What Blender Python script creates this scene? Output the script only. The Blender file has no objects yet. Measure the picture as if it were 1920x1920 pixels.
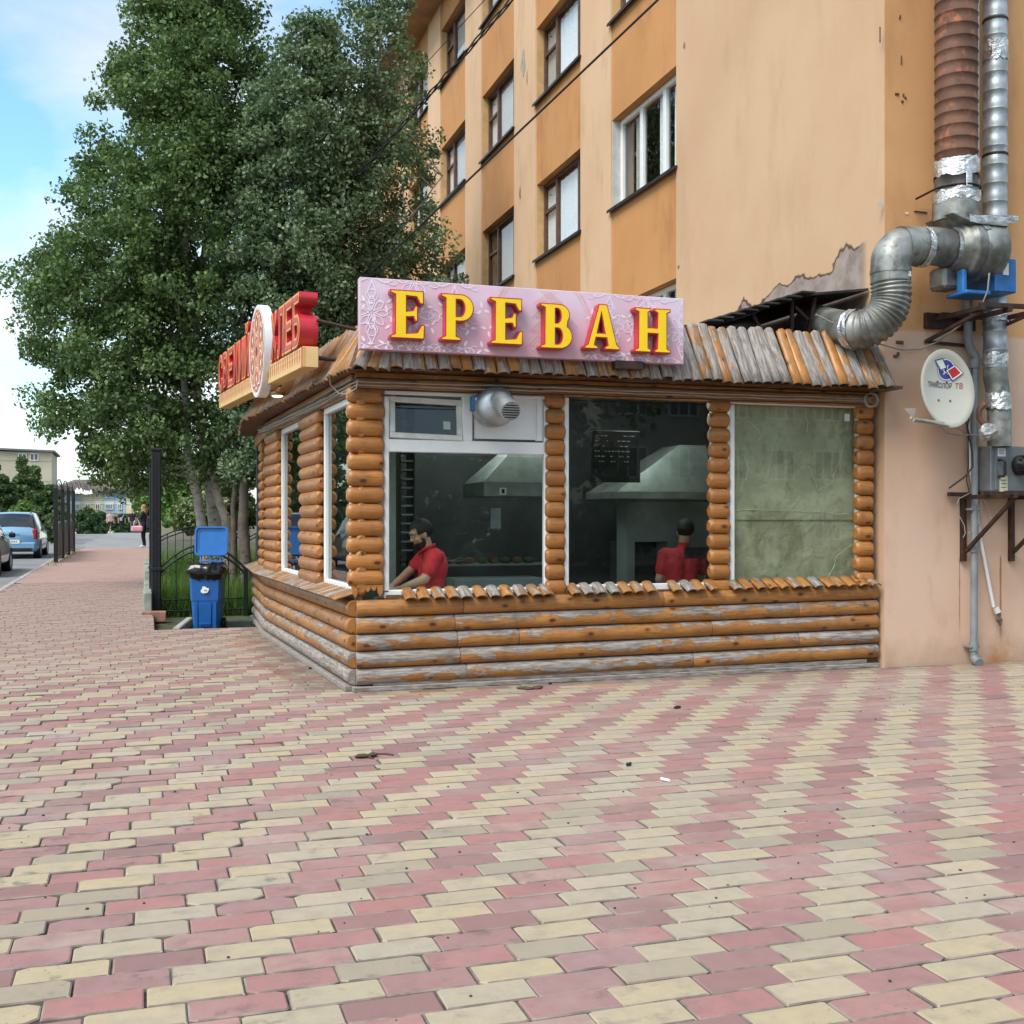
import bpy, bmesh, math, random
import numpy as np
from mathutils import Vector, Matrix, noise as mnoise

R = math.radians
rnd = random.Random(7)
SC = bpy.context.scene
COL = SC.collection

# ------------------------------------------------------------------ camera
TH = R(18.05)
CT, ST = math.cos(TH), math.sin(TH)
FPX, CXP, YH, EYE = 2100.0, 960.0, 976.0, 1.5
cam_d = bpy.data.cameras.new('camera')
cam_d.sensor_width = 36.0
cam_d.lens = 36.0 * FPX / 1920.0
cam_d.shift_y = (YH - 960.0) / 1920.0
cam_d.clip_start = 0.1
cam_d.clip_end = 5000
cam = bpy.data.objects.new('camera', cam_d)
cam.location = (0, 0, EYE)
cam.rotation_euler = (R(90), 0, -TH)
COL.objects.link(cam)
SC.camera = cam

# ------------------------------------------------------------------ world, sun, exposure
SUN_DIR = Vector((-0.62, -0.42, 0.95)).normalized()     # towards the (veiled) sun
SUN_EL = math.asin(SUN_DIR.z)
SUN_AZ = math.atan2(SUN_DIR.x, SUN_DIR.y)
world = bpy.data.worlds.new('World')
SC.world = world
world.use_nodes = True
wt = world.node_tree
wt.nodes.clear()
w_out = wt.nodes.new('ShaderNodeOutputWorld')
w_bg = wt.nodes.new('ShaderNodeBackground')
w_bg.inputs['Strength'].default_value = 0.12
w_sky = wt.nodes.new('ShaderNodeTexSky')
w_sky.sky_type = 'NISHITA'
w_sky.sun_disc = False
w_sky.sun_elevation = SUN_EL
w_sky.sun_rotation = SUN_AZ
w_sky.air_density = 1.0
w_sky.dust_density = 0.4
w_sky.ozone_density = 1.0
w_tc = wt.nodes.new('ShaderNodeTexCoord')
w_map = wt.nodes.new('ShaderNodeMapping')
w_map.inputs['Scale'].default_value = (1.0, 1.0, 2.6)
w_map.inputs['Location'].default_value = (0.35, -0.7, 1.7)
w_n = wt.nodes.new('ShaderNodeTexNoise')
w_n.inputs['Scale'].default_value = 2.6
w_n.inputs['Detail'].default_value = 9
w_n.inputs['Roughness'].default_value = 0.55
w_n.inputs['Distortion'].default_value = 0.25
w_r = wt.nodes.new('ShaderNodeValToRGB')
w_r.color_ramp.elements[0].position = 0.37
w_r.color_ramp.elements[1].position = 0.62
w_n2 = wt.nodes.new('ShaderNodeTexNoise')
w_n2.inputs['Scale'].default_value = 3.6
w_n2.inputs['Detail'].default_value = 6
w_r2 = wt.nodes.new('ShaderNodeValToRGB')
w_r2.color_ramp.elements[0].position = 0.3
w_r2.color_ramp.elements[0].color = (4.7, 5.0, 5.2, 1)
w_r2.color_ramp.elements[1].position = 0.7
w_r2.color_ramp.elements[1].color = (6.9, 6.9, 6.8, 1)
w_hsv = wt.nodes.new('ShaderNodeMix')
w_hsv.data_type = 'RGBA'
w_hsv.blend_type = 'MULTIPLY'
w_hsv.inputs[0].default_value = 1.0
w_hsv.inputs[7].default_value = (1.22, 1.58, 1.52, 1)
w_mix = wt.nodes.new('ShaderNodeMix')
w_mix.data_type = 'RGBA'
L = wt.links.new
L(w_tc.outputs['Generated'], w_map.inputs['Vector'])
L(w_map.outputs['Vector'], w_n.inputs['Vector'])
L(w_map.outputs['Vector'], w_n2.inputs['Vector'])
L(w_n.outputs['Fac'], w_r.inputs['Fac'])
L(w_n2.outputs['Fac'], w_r2.inputs['Fac'])
L(w_sky.outputs['Color'], w_hsv.inputs[6])
L(w_r.outputs['Color'], w_mix.inputs[0])
L(w_hsv.outputs[2], w_mix.inputs[6])
L(w_r2.outputs['Color'], w_mix.inputs[7])
L(w_mix.outputs[2], w_bg.inputs['Color'])
L(w_bg.outputs['Background'], w_out.inputs['Surface'])

sun_d = bpy.data.lights.new('sun', 'SUN')
sun_d.energy = 2.6
sun_d.angle = R(32)
sun_d.color = (1.0, 0.95, 0.87)
sun = bpy.data.objects.new('sun', sun_d)
sun.rotation_euler = (-SUN_DIR).to_track_quat('-Z', 'Y').to_euler()
sun.location = (-20, -15, 30)
COL.objects.link(sun)

SC.view_settings.view_transform = 'Standard'
SC.view_settings.look = 'None'
SC.view_settings.exposure = 0.66
SC.view_settings.gamma = 1.0
SC.view_settings.use_curve_mapping = False
SC.render.engine = 'CYCLES'
SC.cycles.max_bounces = 8
SC.cycles.transparent_max_bounces = 16
SC.cycles.use_denoising = True


# ------------------------------------------------------------------ measuring helpers (photo pixel + known plane -> metres)
def _d(px, py):
    r = (px - CXP) / FPX
    return Vector((CT * r + ST, -ST * r + CT, (YH - py) / FPX))


def onY(px, py, Y):
    d = _d(px, py)
    return Vector((0, 0, EYE)) + d * (Y / d.y)


def onX(px, py, X):
    d = _d(px, py)
    return Vector((0, 0, EYE)) + d * (X / d.x)


def onZ(px, py, z=0.0):
    d = _d(px, py)
    return Vector((0, 0, EYE)) + d * ((z - EYE) / d.z)


def atD(px, py, dep):
    return Vector((0, 0, EYE)) + _d(px, py) * dep


def to_px(x, y, z):
    lat = CT * x - ST * y
    dep = ST * x + CT * y
    if dep < 0.3:
        return (-9999, -9999, dep)
    return (CXP + FPX * lat / dep, YH - FPX * (z - EYE) / dep, dep)


def gz(y):
    """height of the pavement surface along the street"""
    if y < 14:
        return 0.0
    if y < 46:
        return (y - 14) * 0.0138
    if y < 86:
        return 0.4416 + (y - 46) * 0.0045
    if y < 130:
        t = (y - 86) / 44
        return 0.6216 - 3.2 * t * t * (3 - 2 * t)
    return -2.578


# ------------------------------------------------------------------ mesh helper
class G:
    def __init__(s):
        s.v, s.f, s.m, s.sm = [], [], [], []

    def add(s, vs, fs, mi=0, smooth=False, M=None):
        b = len(s.v)
        if M is not None:
            vs = [M @ Vector(p) for p in vs]
        s.v += [tuple(p) for p in vs]
        s.f += [tuple(b + i for i in f) for f in fs]
        s.m += [mi] * len(fs)
        s.sm += [smooth] * len(fs)
        return s

    def box(s, c, d, mi=0, ch=0.0, M=None, rz=0.0):
        hx, hy, hz = d[0] / 2, d[1] / 2, d[2] / 2
        T = Matrix.Translation(c)
        if rz:
            T = T @ Matrix.Rotation(rz, 4, 'Z')
        if M is not None:
            T = M @ T
        ch = min(ch, hx * .9, hy * .9, hz * .9)
        if ch <= 0:
            vs = [(x, y, z) for z in (-hz, hz) for y in (-hy, hy) for x in (-hx, hx)]
            fs = [(0, 2, 3, 1), (4, 5, 7, 6), (0, 1, 5, 4), (2, 6, 7, 3), (0, 4, 6, 2), (1, 3, 7, 5)]
            return s.add(vs, fs, mi, False, T)
        vs, idx = [], {}
        for sx in (-1, 1):
            for sy in (-1, 1):
                for sz in (-1, 1):
                    for a in range(3):
                        p = [sx * (hx - ch), sy * (hy - ch), sz * (hz - ch)]
                        p[a] = (sx * hx, sy * hy, sz * hz)[a]
                        idx[(sx, sy, sz, a)] = len(vs)
                        vs.append(p)
        fs = []
        for a in range(3):
            o = [i for i in range(3) if i != a]
            for sg in (-1, 1):
                q = []
                for u, w in ((-1, -1), (1, -1), (1, 1), (-1, 1)):
                    t = [0, 0, 0]
                    t[a] = sg
                    t[o[0]] = u
                    t[o[1]] = w
                    q.append(idx[(t[0], t[1], t[2], a)])
                flip = (sg < 0) ^ (a == 1)
                fs.append(tuple(reversed(q)) if flip else tuple(q))
        for a in range(3):
            o = [i for i in range(3) if i != a]
            for u in (-1, 1):
                for w in (-1, 1):
                    q = []
                    for sg, ax in ((-1, o[0]), (1, o[0]), (1, o[1]), (-1, o[1])):
                        t = [0, 0, 0]
                        t[a] = sg
                        t[o[0]] = u
                        t[o[1]] = w
                        q.append(idx[(t[0], t[1], t[2], ax)])
                    fs.append(tuple(q))
        for sx in (-1, 1):
            for sy in (-1, 1):
                for sz in (-1, 1):
                    fs.append(tuple(idx[(sx, sy, sz, a)] for a in range(3)))
        return s.add(vs, fs, mi, False, T)

    def tube(s, pts, r, seg=8, mi=0, caps=True, smooth=True, closed=False):
        pts = [Vector(p) for p in pts]
        n = len(pts)
        rr = r if isinstance(r, (list, tuple)) else [r] * n
        vs, fs = [], []
        up = None
        for i, p in enumerate(pts):
            if closed:
                t = (pts[(i + 1) % n] - pts[i - 1]).normalized()
            else:
                t = (pts[min(i + 1, n - 1)] - pts[max(i - 1, 0)]).normalized()
            if up is None:
                a = Vector((0, 0, 1)) if abs(t.z) < .9 else Vector((1, 0, 0))
                up = (a - t * a.dot(t)).normalized()
            else:
                up = (up - t * up.dot(t)).normalized()
            sd = t.cross(up)
            for k in range(seg):
                an = 2 * math.pi * k / seg
                vs.append(p + (up * math.cos(an) + sd * math.sin(an)) * rr[i])
        for i in range(n if closed else n - 1):
            j = (i + 1) % n
            for k in range(seg):
                l = (k + 1) % seg
                fs.append((i * seg + k, i * seg + l, j * seg + l, j * seg + k))
        s.add(vs, fs, mi, smooth)
        if caps and not closed:
            s.add(vs[:seg], [tuple(reversed(range(seg)))], mi)
            s.add(vs[-seg:], [tuple(range(seg))], mi)
        return s

    def lathe(s, prof, seg=16, mi=0, M=None, smooth=True, caps=True, mis=None):
        """prof: (radius, z) pairs; axis local Z"""
        vs, fs = [], []
        n = len(prof)
        for r, z in prof:
            for k in range(seg):
                a = 2 * math.pi * k / seg
                vs.append((r * math.cos(a), r * math.sin(a), z))
        for i in range(n - 1):
            for k in range(seg):
                l = (k + 1) % seg
                fs.append((i * seg + k, i * seg + l, (i + 1) * seg + l, (i + 1) * seg + k))
        b = len(s.m)
        s.add(vs, fs, mi, smooth, M)
        if mis:
            for i in range(n - 1):
                for k in range(seg):
                    s.m[b + i * seg + k] = mis[i]
        if caps:
            if prof[0][0] > 1e-4:
                s.add(vs[:seg], [tuple(reversed(range(seg)))], mi, False, M)
            if prof[-1][0] > 1e-4:
                s.add(vs[-seg:], [tuple(range(seg))], mi, False, M)
        return s

    def prism(s, poly, d, mi=0, M=None, smooth=False):
        """poly in local XY extruded along local Z from 0 to d"""
        n = len(poly)
        vs = [(x, y, 0) for x, y in poly] + [(x, y, d) for x, y in poly]
        fs = [tuple(reversed(range(n))), tuple(range(n, 2 * n))]
        fs += [(i, (i + 1) % n, n + (i + 1) % n, n + i) for i in range(n)]
        return s.add(vs, fs, mi, smooth, M)

    def ell(s, c, r, seg=12, rings=8, mi=0, M=None):
        vs, fs = [(0, 0, -1)], []
        for i in range(1, rings):
            a = -math.pi / 2 + math.pi * i / rings
            for k in range(seg):
                b = 2 * math.pi * k / seg
                vs.append((math.cos(a) * math.cos(b), math.cos(a) * math.sin(b), math.sin(a)))
        vs.append((0, 0, 1))
        for k in range(seg):
            fs.append((0, 1 + (k + 1) % seg, 1 + k))
            t = 1 + (rings - 2) * seg
            fs.append((t + k, t + (k + 1) % seg, len(vs) - 1))
        for i in range(rings - 2):
            for k in range(seg):
                l = (k + 1) % seg
                fs.append((1 + i * seg + k, 1 + i * seg + l, 1 + (i + 1) * seg + l, 1 + (i + 1) * seg + k))
        T = Matrix.Translation(c) @ Matrix.Diagonal((r[0], r[1], r[2], 1))
        if M is not None:
            T = M @ T
        return s.add(vs, fs, mi, True, T)

    def mesh(s, name, mats):
        me = bpy.data.meshes.new(name)
        me.from_pydata(s.v, [], s.f)
        for m in (mats if isinstance(mats, (list, tuple)) else [mats]):
            me.materials.append(m)
        me.polygons.foreach_set('material_index', s.m)
        me.polygons.foreach_set('use_smooth', s.sm)
        me.update()
        return me


def put(name, data, parent=None, M=None, label=None, cat=None, group=None, kind=None, **props):
    o = bpy.data.objects.new(name, data)
    COL.objects.link(o)
    if M is not None:
        o.matrix_basis = M
    if parent is not None:
        o.parent = parent
        o.matrix_parent_inverse = parent.matrix_basis.inverted()
    if label:
        o['label'] = label
    if cat:
        o['category'] = cat
    if group:
        o['group'] = group
    if kind:
        o['kind'] = kind
    for k, v in props.items():
        o[k] = v
    return o


def obj(name, g, mats, parent=None, **kw):
    return put(name, g.mesh(name, mats), parent, **kw)


def thing(name, label, cat, loc=(0, 0, 0), group=None, rz=0.0):
    return put(name, None, None, Matrix.Translation(loc) @ Matrix.Rotation(rz, 4, 'Z'), label, cat, group)


def copy_tree(o, M, label=None, name=None):
    """copy a thing and its parts; M moves everything (world)"""
    def rec(src, par):
        c = src.copy()
        COL.objects.link(c)
        if par is not None:
            c.parent = par
            c.matrix_parent_inverse = src.matrix_parent_inverse
        for ch in kids.get(src, []):
            rec(ch, c)
        return c
    kids = {}
    for q in o.children_recursive:
        kids.setdefault(q.parent, []).append(q)
    r = rec(o, None)
    r.matrix_basis = M @ o.matrix_basis
    if label:
        r['label'] = label
    return r


def frame(o, x, y):
    """matrix with origin o, local X along x, local Y close to y"""
    x = Vector(x).normalized()
    z = x.cross(Vector(y)).normalized()
    y = z.cross(x)
    return Matrix(((x.x, y.x, z.x, o[0]), (x.y, y.y, z.y, o[1]), (x.z, y.z, z.z, o[2]), (0, 0, 0, 1)))


# ------------------------------------------------------------------ materials
class NB:
    def __init__(s, name, rough=0.7, metal=0.0, spec=0.5):
        s.m = bpy.data.materials.new(name)
        s.m.use_nodes = True
        s.t = s.m.node_tree
        s.p = s.t.nodes['Principled BSDF']
        s.p.inputs['Roughness'].default_value = rough
        s.p.inputs['Metallic'].default_value = metal
        s.p.inputs['Specular IOR Level'].default_value = spec
        s._co = {}

    def n(s, t, **kw):
        x = s.t.nodes.new(t)
        for k, v in kw.items():
            setattr(x, k, v)
        return x

    def l(s, a, b):
        s.t.links.new(a, b)

    def co(s, kind='Object', rand=True, scale=(1, 1, 1)):
        key = (kind, rand, scale)
        if key in s._co:
            return s._co[key]
        if kind == 'World':
            out = s.n('ShaderNodeNewGeometry').outputs['Position']
        else:
            out = s.n('ShaderNodeTexCoord').outputs[kind]
        if rand and kind == 'Object':
            oi = s.n('ShaderNodeObjectInfo')
            mu = s.n('ShaderNodeMath', operation='MULTIPLY')
            mu.inputs[1].default_value = 61.7
            s.l(oi.outputs['Random'], mu.inputs[0])
            ad = s.n('ShaderNodeVectorMath', operation='ADD')
            s.l(out, ad.inputs[0])
            s.l(mu.outputs[0], ad.inputs[1])
            out = ad.outputs[0]
        if scale != (1, 1, 1):
            vm = s.n('ShaderNodeVectorMath', operation='MULTIPLY')
            vm.inputs[1].default_value = scale
            s.l(out, vm.inputs[0])
            out = vm.outputs[0]
        s._co[key] = out
        return out

    def noise(s, sc, det=4, co=None, rough=.55, dist=0.0):
        x = s.n('ShaderNodeTexNoise')
        x.inputs['Scale'].default_value = sc
        x.inputs['Detail'].default_value = det
        x.inputs['Roughness'].default_value = rough
        x.inputs['Distortion'].default_value = dist
        s.l(co if co is not None else s.co(), x.inputs['Vector'])
        return x.outputs['Fac']

    def vor(s, sc, co=None, feat='F1'):
        x = s.n('ShaderNodeTexVoronoi')
        x.feature = feat
        x.inputs['Scale'].default_value = sc
        s.l(co if co is not None else s.co(), x.inputs['Vector'])
        return x.outputs['Distance']

    def step(s, v, a, b, lo=0.0, hi=1.0):
        x = s.n('ShaderNodeMapRange')
        x.interpolation_type = 'SMOOTHSTEP'
        x.inputs[1].default_value = a
        x.inputs[2].default_value = b
        x.inputs[3].default_value = lo
        x.inputs[4].default_value = hi
        s.l(v, x.inputs[0])
        return x.outputs[0]

    def ma(s, op, a, b=None):
        x = s.n('ShaderNodeMath', operation=op)
        for i, q in enumerate((a, b)):
            if q is None:
                continue
            if isinstance(q, (int, float)):
                x.inputs[i].default_value = q
            else:
                s.l(q, x.inputs[i])
        return x.outputs[0]

    def mix(s, f, a, b, mode='MIX'):
        x = s.n('ShaderNodeMix')
        x.data_type = 'RGBA'
        x.blend_type = mode
        for i, q in ((0, f), (6, a), (7, b)):
            if isinstance(q, (int, float)):
                x.inputs[i].default_value = q
            elif isinstance(q, tuple):
                x.inputs[i].default_value = (*q[:3], 1)
            else:
                s.l(q, x.inputs[i])
        return x.outputs[2]

    def attr(s, name, typ='OBJECT'):
        x = s.n('ShaderNodeAttribute')
        x.attribute_type = typ
        x.attribute_name = name
        return x.outputs['Fac']

    def rand(s):
        return s.n('ShaderNodeObjectInfo').outputs['Random']

    def sep(s, v):
        x = s.n('ShaderNodeSeparateXYZ')
        s.l(v, x.inputs[0])
        return x.outputs

    def col(s, c):
        if isinstance(c, tuple):
            s.p.inputs['Base Color'].default_value = (*c[:3], 1)
        else:
            s.l(c, s.p.inputs['Base Color'])
        return s

    def rough(s, v):
        s.l(v, s.p.inputs['Roughness'])
        return s

    def bump(s, h, st=.3, dist=.01):
        b = s.n('ShaderNodeBump')
        b.inputs['Strength'].default_value = st
        b.inputs['Distance'].default_value = dist
        s.l(h, b.inputs['Height'])
        s.l(b.outputs[0], s.p.inputs['Normal'])
        return s


def rgb(r, g, b):
    """sRGB 0-255 -> linear"""
    f = lambda c: (c / 255 / 12.92) if c / 255 <= .04045 else ((c / 255 + .055) / 1.055) ** 2.4
    return (f(r), f(g), f(b))


def flat(name, c, rough=.6, metal=0.0, var=.12, sc=6.0, bump=0.0, spec=.5):
    b = NB(name, rough, metal, spec)
    n = b.noise(sc, 5)
    d = tuple(x * (1 - var) for x in c)
    u = tuple(min(1, x * (1 + var)) for x in c)
    b.col(b.mix(b.step(n, .3, .7), d, u))
    if bump:
        b.bump(b.noise(sc * 8, 3), bump, .004)
    return b.m


def mk_wood(name, base=(.40, .165, .036), light=(.50, .235, .065), dark=(.19, .068, .018), gloss=.42):
    b = NB(name, gloss)
    co = b.co('Object', True, (1.1, 9, 9))
    co2 = b.co('Object', True)
    g1 = b.noise(6, 6, co, .6, .4)
    g2 = b.noise(1.7, 3, co2)
    c = b.mix(b.step(g1, .33, .66), base, light)
    c = b.mix(b.step(g2, .35, .72, 0, .5), c, dark)
    rv = b.ma('MULTIPLY', b.rand(), .38)
    c = b.mix(rv, c, dark)
    # knots
    kn = b.vor(5.0, b.co('Object', True, (1.0, 1.8, 1.8)))
    c = b.mix(b.step(kn, .34, .12, 0, .55), c, dark)
    c = b.mix(b.step(kn, .20, .10, 0, .95), c, (.06, .02, .008))
    st = b.noise(9, 5, b.co('Object', True, (.55, 11, 11)), .65, .8)
    c = b.mix(b.step(st, .50, .66, 0, .65), c, dark)
    c = b.mix(b.step(st, .42, .30, 0, .35), c, light)
    # fine drying cracks along the grain
    cr = b.noise(14, 4, b.co('Object', True, (.7, 14, 14)), .7)
    c = b.mix(b.step(cr, .70, .78, 0, .7), c, (.09, .035, .015))
    # weathering: bare grey wood where the varnish peeled
    we = b.attr('weather')
    z = b.sep(b.n('ShaderNodeTexCoord').outputs['Object'])[2]
    pz = b.step(z, -.06, .09, -.10, .16)
    pn = b.noise(3.2, 7, b.co('Object', True, (1.0, 3.4, 3.4)), .62, .6)
    f = b.ma('ADD', b.ma('ADD', pn, pz), b.ma('MULTIPLY', we, .42))
    msk = b.step(f, .73, .78)
    gr = b.mix(b.step(g1, .3, .7), (.13, .122, .114), (.36, .35, .335))
    gr = b.mix(b.step(cr, .66, .76, 0, .8), gr, (.05, .047, .045))
    edge = b.ma('MULTIPLY', b.step(f, .68, .73), b.step(f, .80, .74))
    c = b.mix(b.ma('MULTIPLY', edge, .55), c, (.16, .09, .04))
    c = b.mix(b.ma('MULTIPLY', msk, .88), c, gr)
    # grime in the joints: thin dirt along the lower edge
    dn = b.noise(9, 4, co2)
    c = b.mix(b.ma('MULTIPLY', b.step(dn, .52, .75), .35), c, (.06, .04, .025))
    b.col(c)
    b.rough(b.step(msk, 0, 1, gloss, .9))
    h = b.ma('ADD', b.ma('MULTIPLY', g1, .5), b.ma('MULTIPLY', cr, .5))
    b.bump(h, .35, .006)
    return b.m


WOOD = mk_wood('varnished_wood')
WOOD_POST = mk_wood('post_wood', (.40, .155, .034), (.49, .215, .055), (.22, .08, .02), .38)
WOOD_DARK = mk_wood('soffit_wood', (.12, .05, .02), (.19, .085, .035), (.05, .022, .012), .6)


def mk_paver(name, ca, cb, cd, src):
    b = NB(name, .88, 0, .3)
    wco = b.co('World')
    t = b.rand() if src == 'OBJECT' else b.attr('tint', 'GEOMETRY')
    c = b.mix(t, ca, cb)
    t2 = b.ma('FRACT', b.ma('MULTIPLY', t, 7.13))
    c = b.mix(b.step(t2, .72, .95, 0, .65), c, cd)
    c = b.mix(b.step(t2, .22, .05, 0, .35), c, (.46, .37, .29))
    n1 = b.noise(7, 5, wco)
    c = b.mix(b.step(n1, .45, .8, 0, .55), c, cd)
    lo = b.noise(1.1, 3, wco)
    c = b.mix(b.step(lo, .45, .75, 0, .28), c, (.34, .30, .29))
    c = b.mix(b.step(b.noise(.55, 5, wco, .65), .48, .70, 0, .42), c, (.40, .335, .27))
    # dark lichen specks and worn dirty patches
    sp = b.vor(34, wco)
    pm = b.noise(3.3, 4, wco)
    c = b.mix(b.ma('MULTIPLY', b.step(sp, .22, .08), b.step(pm, .52, .7, 0, .75)), c, (.12, .105, .095))
    # blotchy black lichen and dirt, thickest on the worn left half of the square
    wx = b.step(b.sep(wco)[0], 3.2, .2, .25, 1.0)
    bl = b.noise(9, 7, wco, .7)
    bq = b.noise(2.4, 3, wco)
    c = b.mix(b.ma('MULTIPLY', wx, b.ma('MULTIPLY', b.step(bl, .50, .66), b.step(bq, .46, .66, 0, .75))), c, (.115, .105, .095))
    mo = b.noise(16, 6, wco, .6)
    c = b.mix(b.step(mo, .35, .75, 0, .30), c, cd)
    fi = b.noise(55, 5, wco, .7)
    c = b.mix(b.step(fi, .6, .8, 0, .35), c, (.14, .12, .11))
    # dusty grey film away down the path, rust stains by the kiosk corner
    xyz = b.sep(wco)
    dusty = b.step(xyz[1], 9.5, 17, 0, .75)
    lefty = b.step(xyz[0], 1.1, -.4)
    c = b.mix(b.ma('MULTIPLY', dusty, lefty), c, (.33, .225, .195))

    def blob(cx, cy, rx, ry, ang, s_):
        m = b.n('ShaderNodeMapping')
        m.vector_type = 'TEXTURE'
        m.inputs['Location'].default_value = (cx, cy, 0)
        m.inputs['Rotation'].default_value = (0, 0, ang)
        m.inputs['Scale'].default_value = (rx, ry, 1e3)
        b.l(wco, m.inputs['Vector'])
        le = b.n('ShaderNodeVectorMath', operation='LENGTH')
        b.l(m.outputs[0], le.inputs[0])
        q = b.ma('ADD', le.outputs['Value'], b.ma('MULTIPLY', b.ma('SUBTRACT', b.noise(6, 4, wco), .5), 1.5))
        return b.step(q, 1.0, .3, 0, s_)
    c = b.mix(blob(1.22, 11.4, .09, 1.3, .10, .55), c, (.24, .10, .055))
    c = b.mix(blob(1.15, 14.2, .22, 1.2, .0, .4), c, (.33, .15, .08))
    c = b.mix(blob(2.35, 9.50, .75, .06, .0, .85), c, (.48, .25, .06))
    c = b.mix(blob(3.9, 9.45, .35, .06, .0, .7), c, (.50, .27, .08))
    c = b.mix(blob(5.6, 9.3, 1.6, .25, .0, .45), c, (.22, .17, .12))
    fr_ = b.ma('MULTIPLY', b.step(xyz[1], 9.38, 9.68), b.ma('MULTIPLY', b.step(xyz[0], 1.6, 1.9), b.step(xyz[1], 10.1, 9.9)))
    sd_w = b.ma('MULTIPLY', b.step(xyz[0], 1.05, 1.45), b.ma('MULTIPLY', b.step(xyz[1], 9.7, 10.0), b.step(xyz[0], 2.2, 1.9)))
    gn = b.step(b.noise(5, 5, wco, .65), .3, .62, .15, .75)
    c = b.mix(b.ma('MULTIPLY', b.ma('MAXIMUM', fr_, sd_w), gn), c, (.12, .095, .075))  # grime strips along the kiosk base that also paint in its contact shadow
    c = b.mix(blob(8.1, 9.4, .5, .2, .0, .6), c, (.20, .14, .09))
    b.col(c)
    b.bump(b.ma('ADD', fi, b.ma('MULTIPLY', n1, .6)), .45, .004)
    return b.m


Y_A, Y_B, Y_D = (.42, .34, .215), (.365, .32, .24), (.26, .225, .175)
P_A, P_B, P_D = (.345, .165, .152), (.295, .175, .17), (.215, .125, .12)
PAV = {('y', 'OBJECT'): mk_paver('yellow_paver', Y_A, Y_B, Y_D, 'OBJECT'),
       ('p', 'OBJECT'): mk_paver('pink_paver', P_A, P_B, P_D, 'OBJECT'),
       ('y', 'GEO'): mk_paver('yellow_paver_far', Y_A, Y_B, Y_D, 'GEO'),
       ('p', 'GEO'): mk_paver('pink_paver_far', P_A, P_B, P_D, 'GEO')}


def mk_bed():
    b = NB('joint_sand', .95)
    w = b.co('World')
    c = b.mix(b.step(b.noise(40, 5, w), .35, .7), (.045, .038, .032), (.13, .115, .10))
    b.col(c)
    b.bump(b.noise(90, 4, w), .6, .004)
    return b.m


def mk_farpave():
    b = NB('far_paving', .9, 0, .3)
    w = b.co('World')
    br = b.n('ShaderNodeTexBrick')
    br.offset = .5
    br.inputs['Scale'].default_value = 1.0
    br.inputs['Brick Width'].default_value = .302
    br.inputs['Row Height'].default_value = .151
    br.inputs['Mortar Size'].default_value = .004
    br.inputs['Color1'].default_value = (.32, .205, .175, 1)
    br.inputs['Color2'].default_value = (.37, .26, .22, 1)
    br.inputs['Mortar'].default_value = (.2, .16, .14, 1)
    b.l(w, br.inputs['Vector'])
    c = b.mix(b.step(b.noise(1.3, 5, w), .35, .7, 0, .5), br.outputs['Color'], (.36, .24, .205))
    b.col(c)
    return b.m


def mk_asphalt(name, a=(.17, .17, .175), c2=(.23, .23, .235)):
    b = NB(name, .9, 0, .3)
    w = b.co('World')
    c = b.mix(b.step(b.noise(.8, 5, w), .3, .7), a, c2)
    c = b.mix(b.step(b.noise(120, 3, w), .55, .75, 0, .5), c, (.30, .30, .30))
    b.col(c)
    b.bump(b.noise(150, 3, w), .4, .004)
    return b.m


JOINT_F = flat('far_joint_grime', (.20, .15, .13), .95, 0, .3, 4)
JOINT = flat('joint_grime', (.21, .17, .145), .95, 0, .35, 9)
BED, FARPAVE, ASPHALT = mk_bed(), mk_farpave(), mk_asphalt('asphalt')
SOIL = flat('soil', (.085, .07, .045), .95, 0, .4, 3, .4)
CONC = flat('concrete', (.33, .33, .31), .9, 0, .25, 5, .5)
CONC_G = flat('mossy_concrete', (.25, .28, .235), .9, 0, .3, 5, .5)


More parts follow.
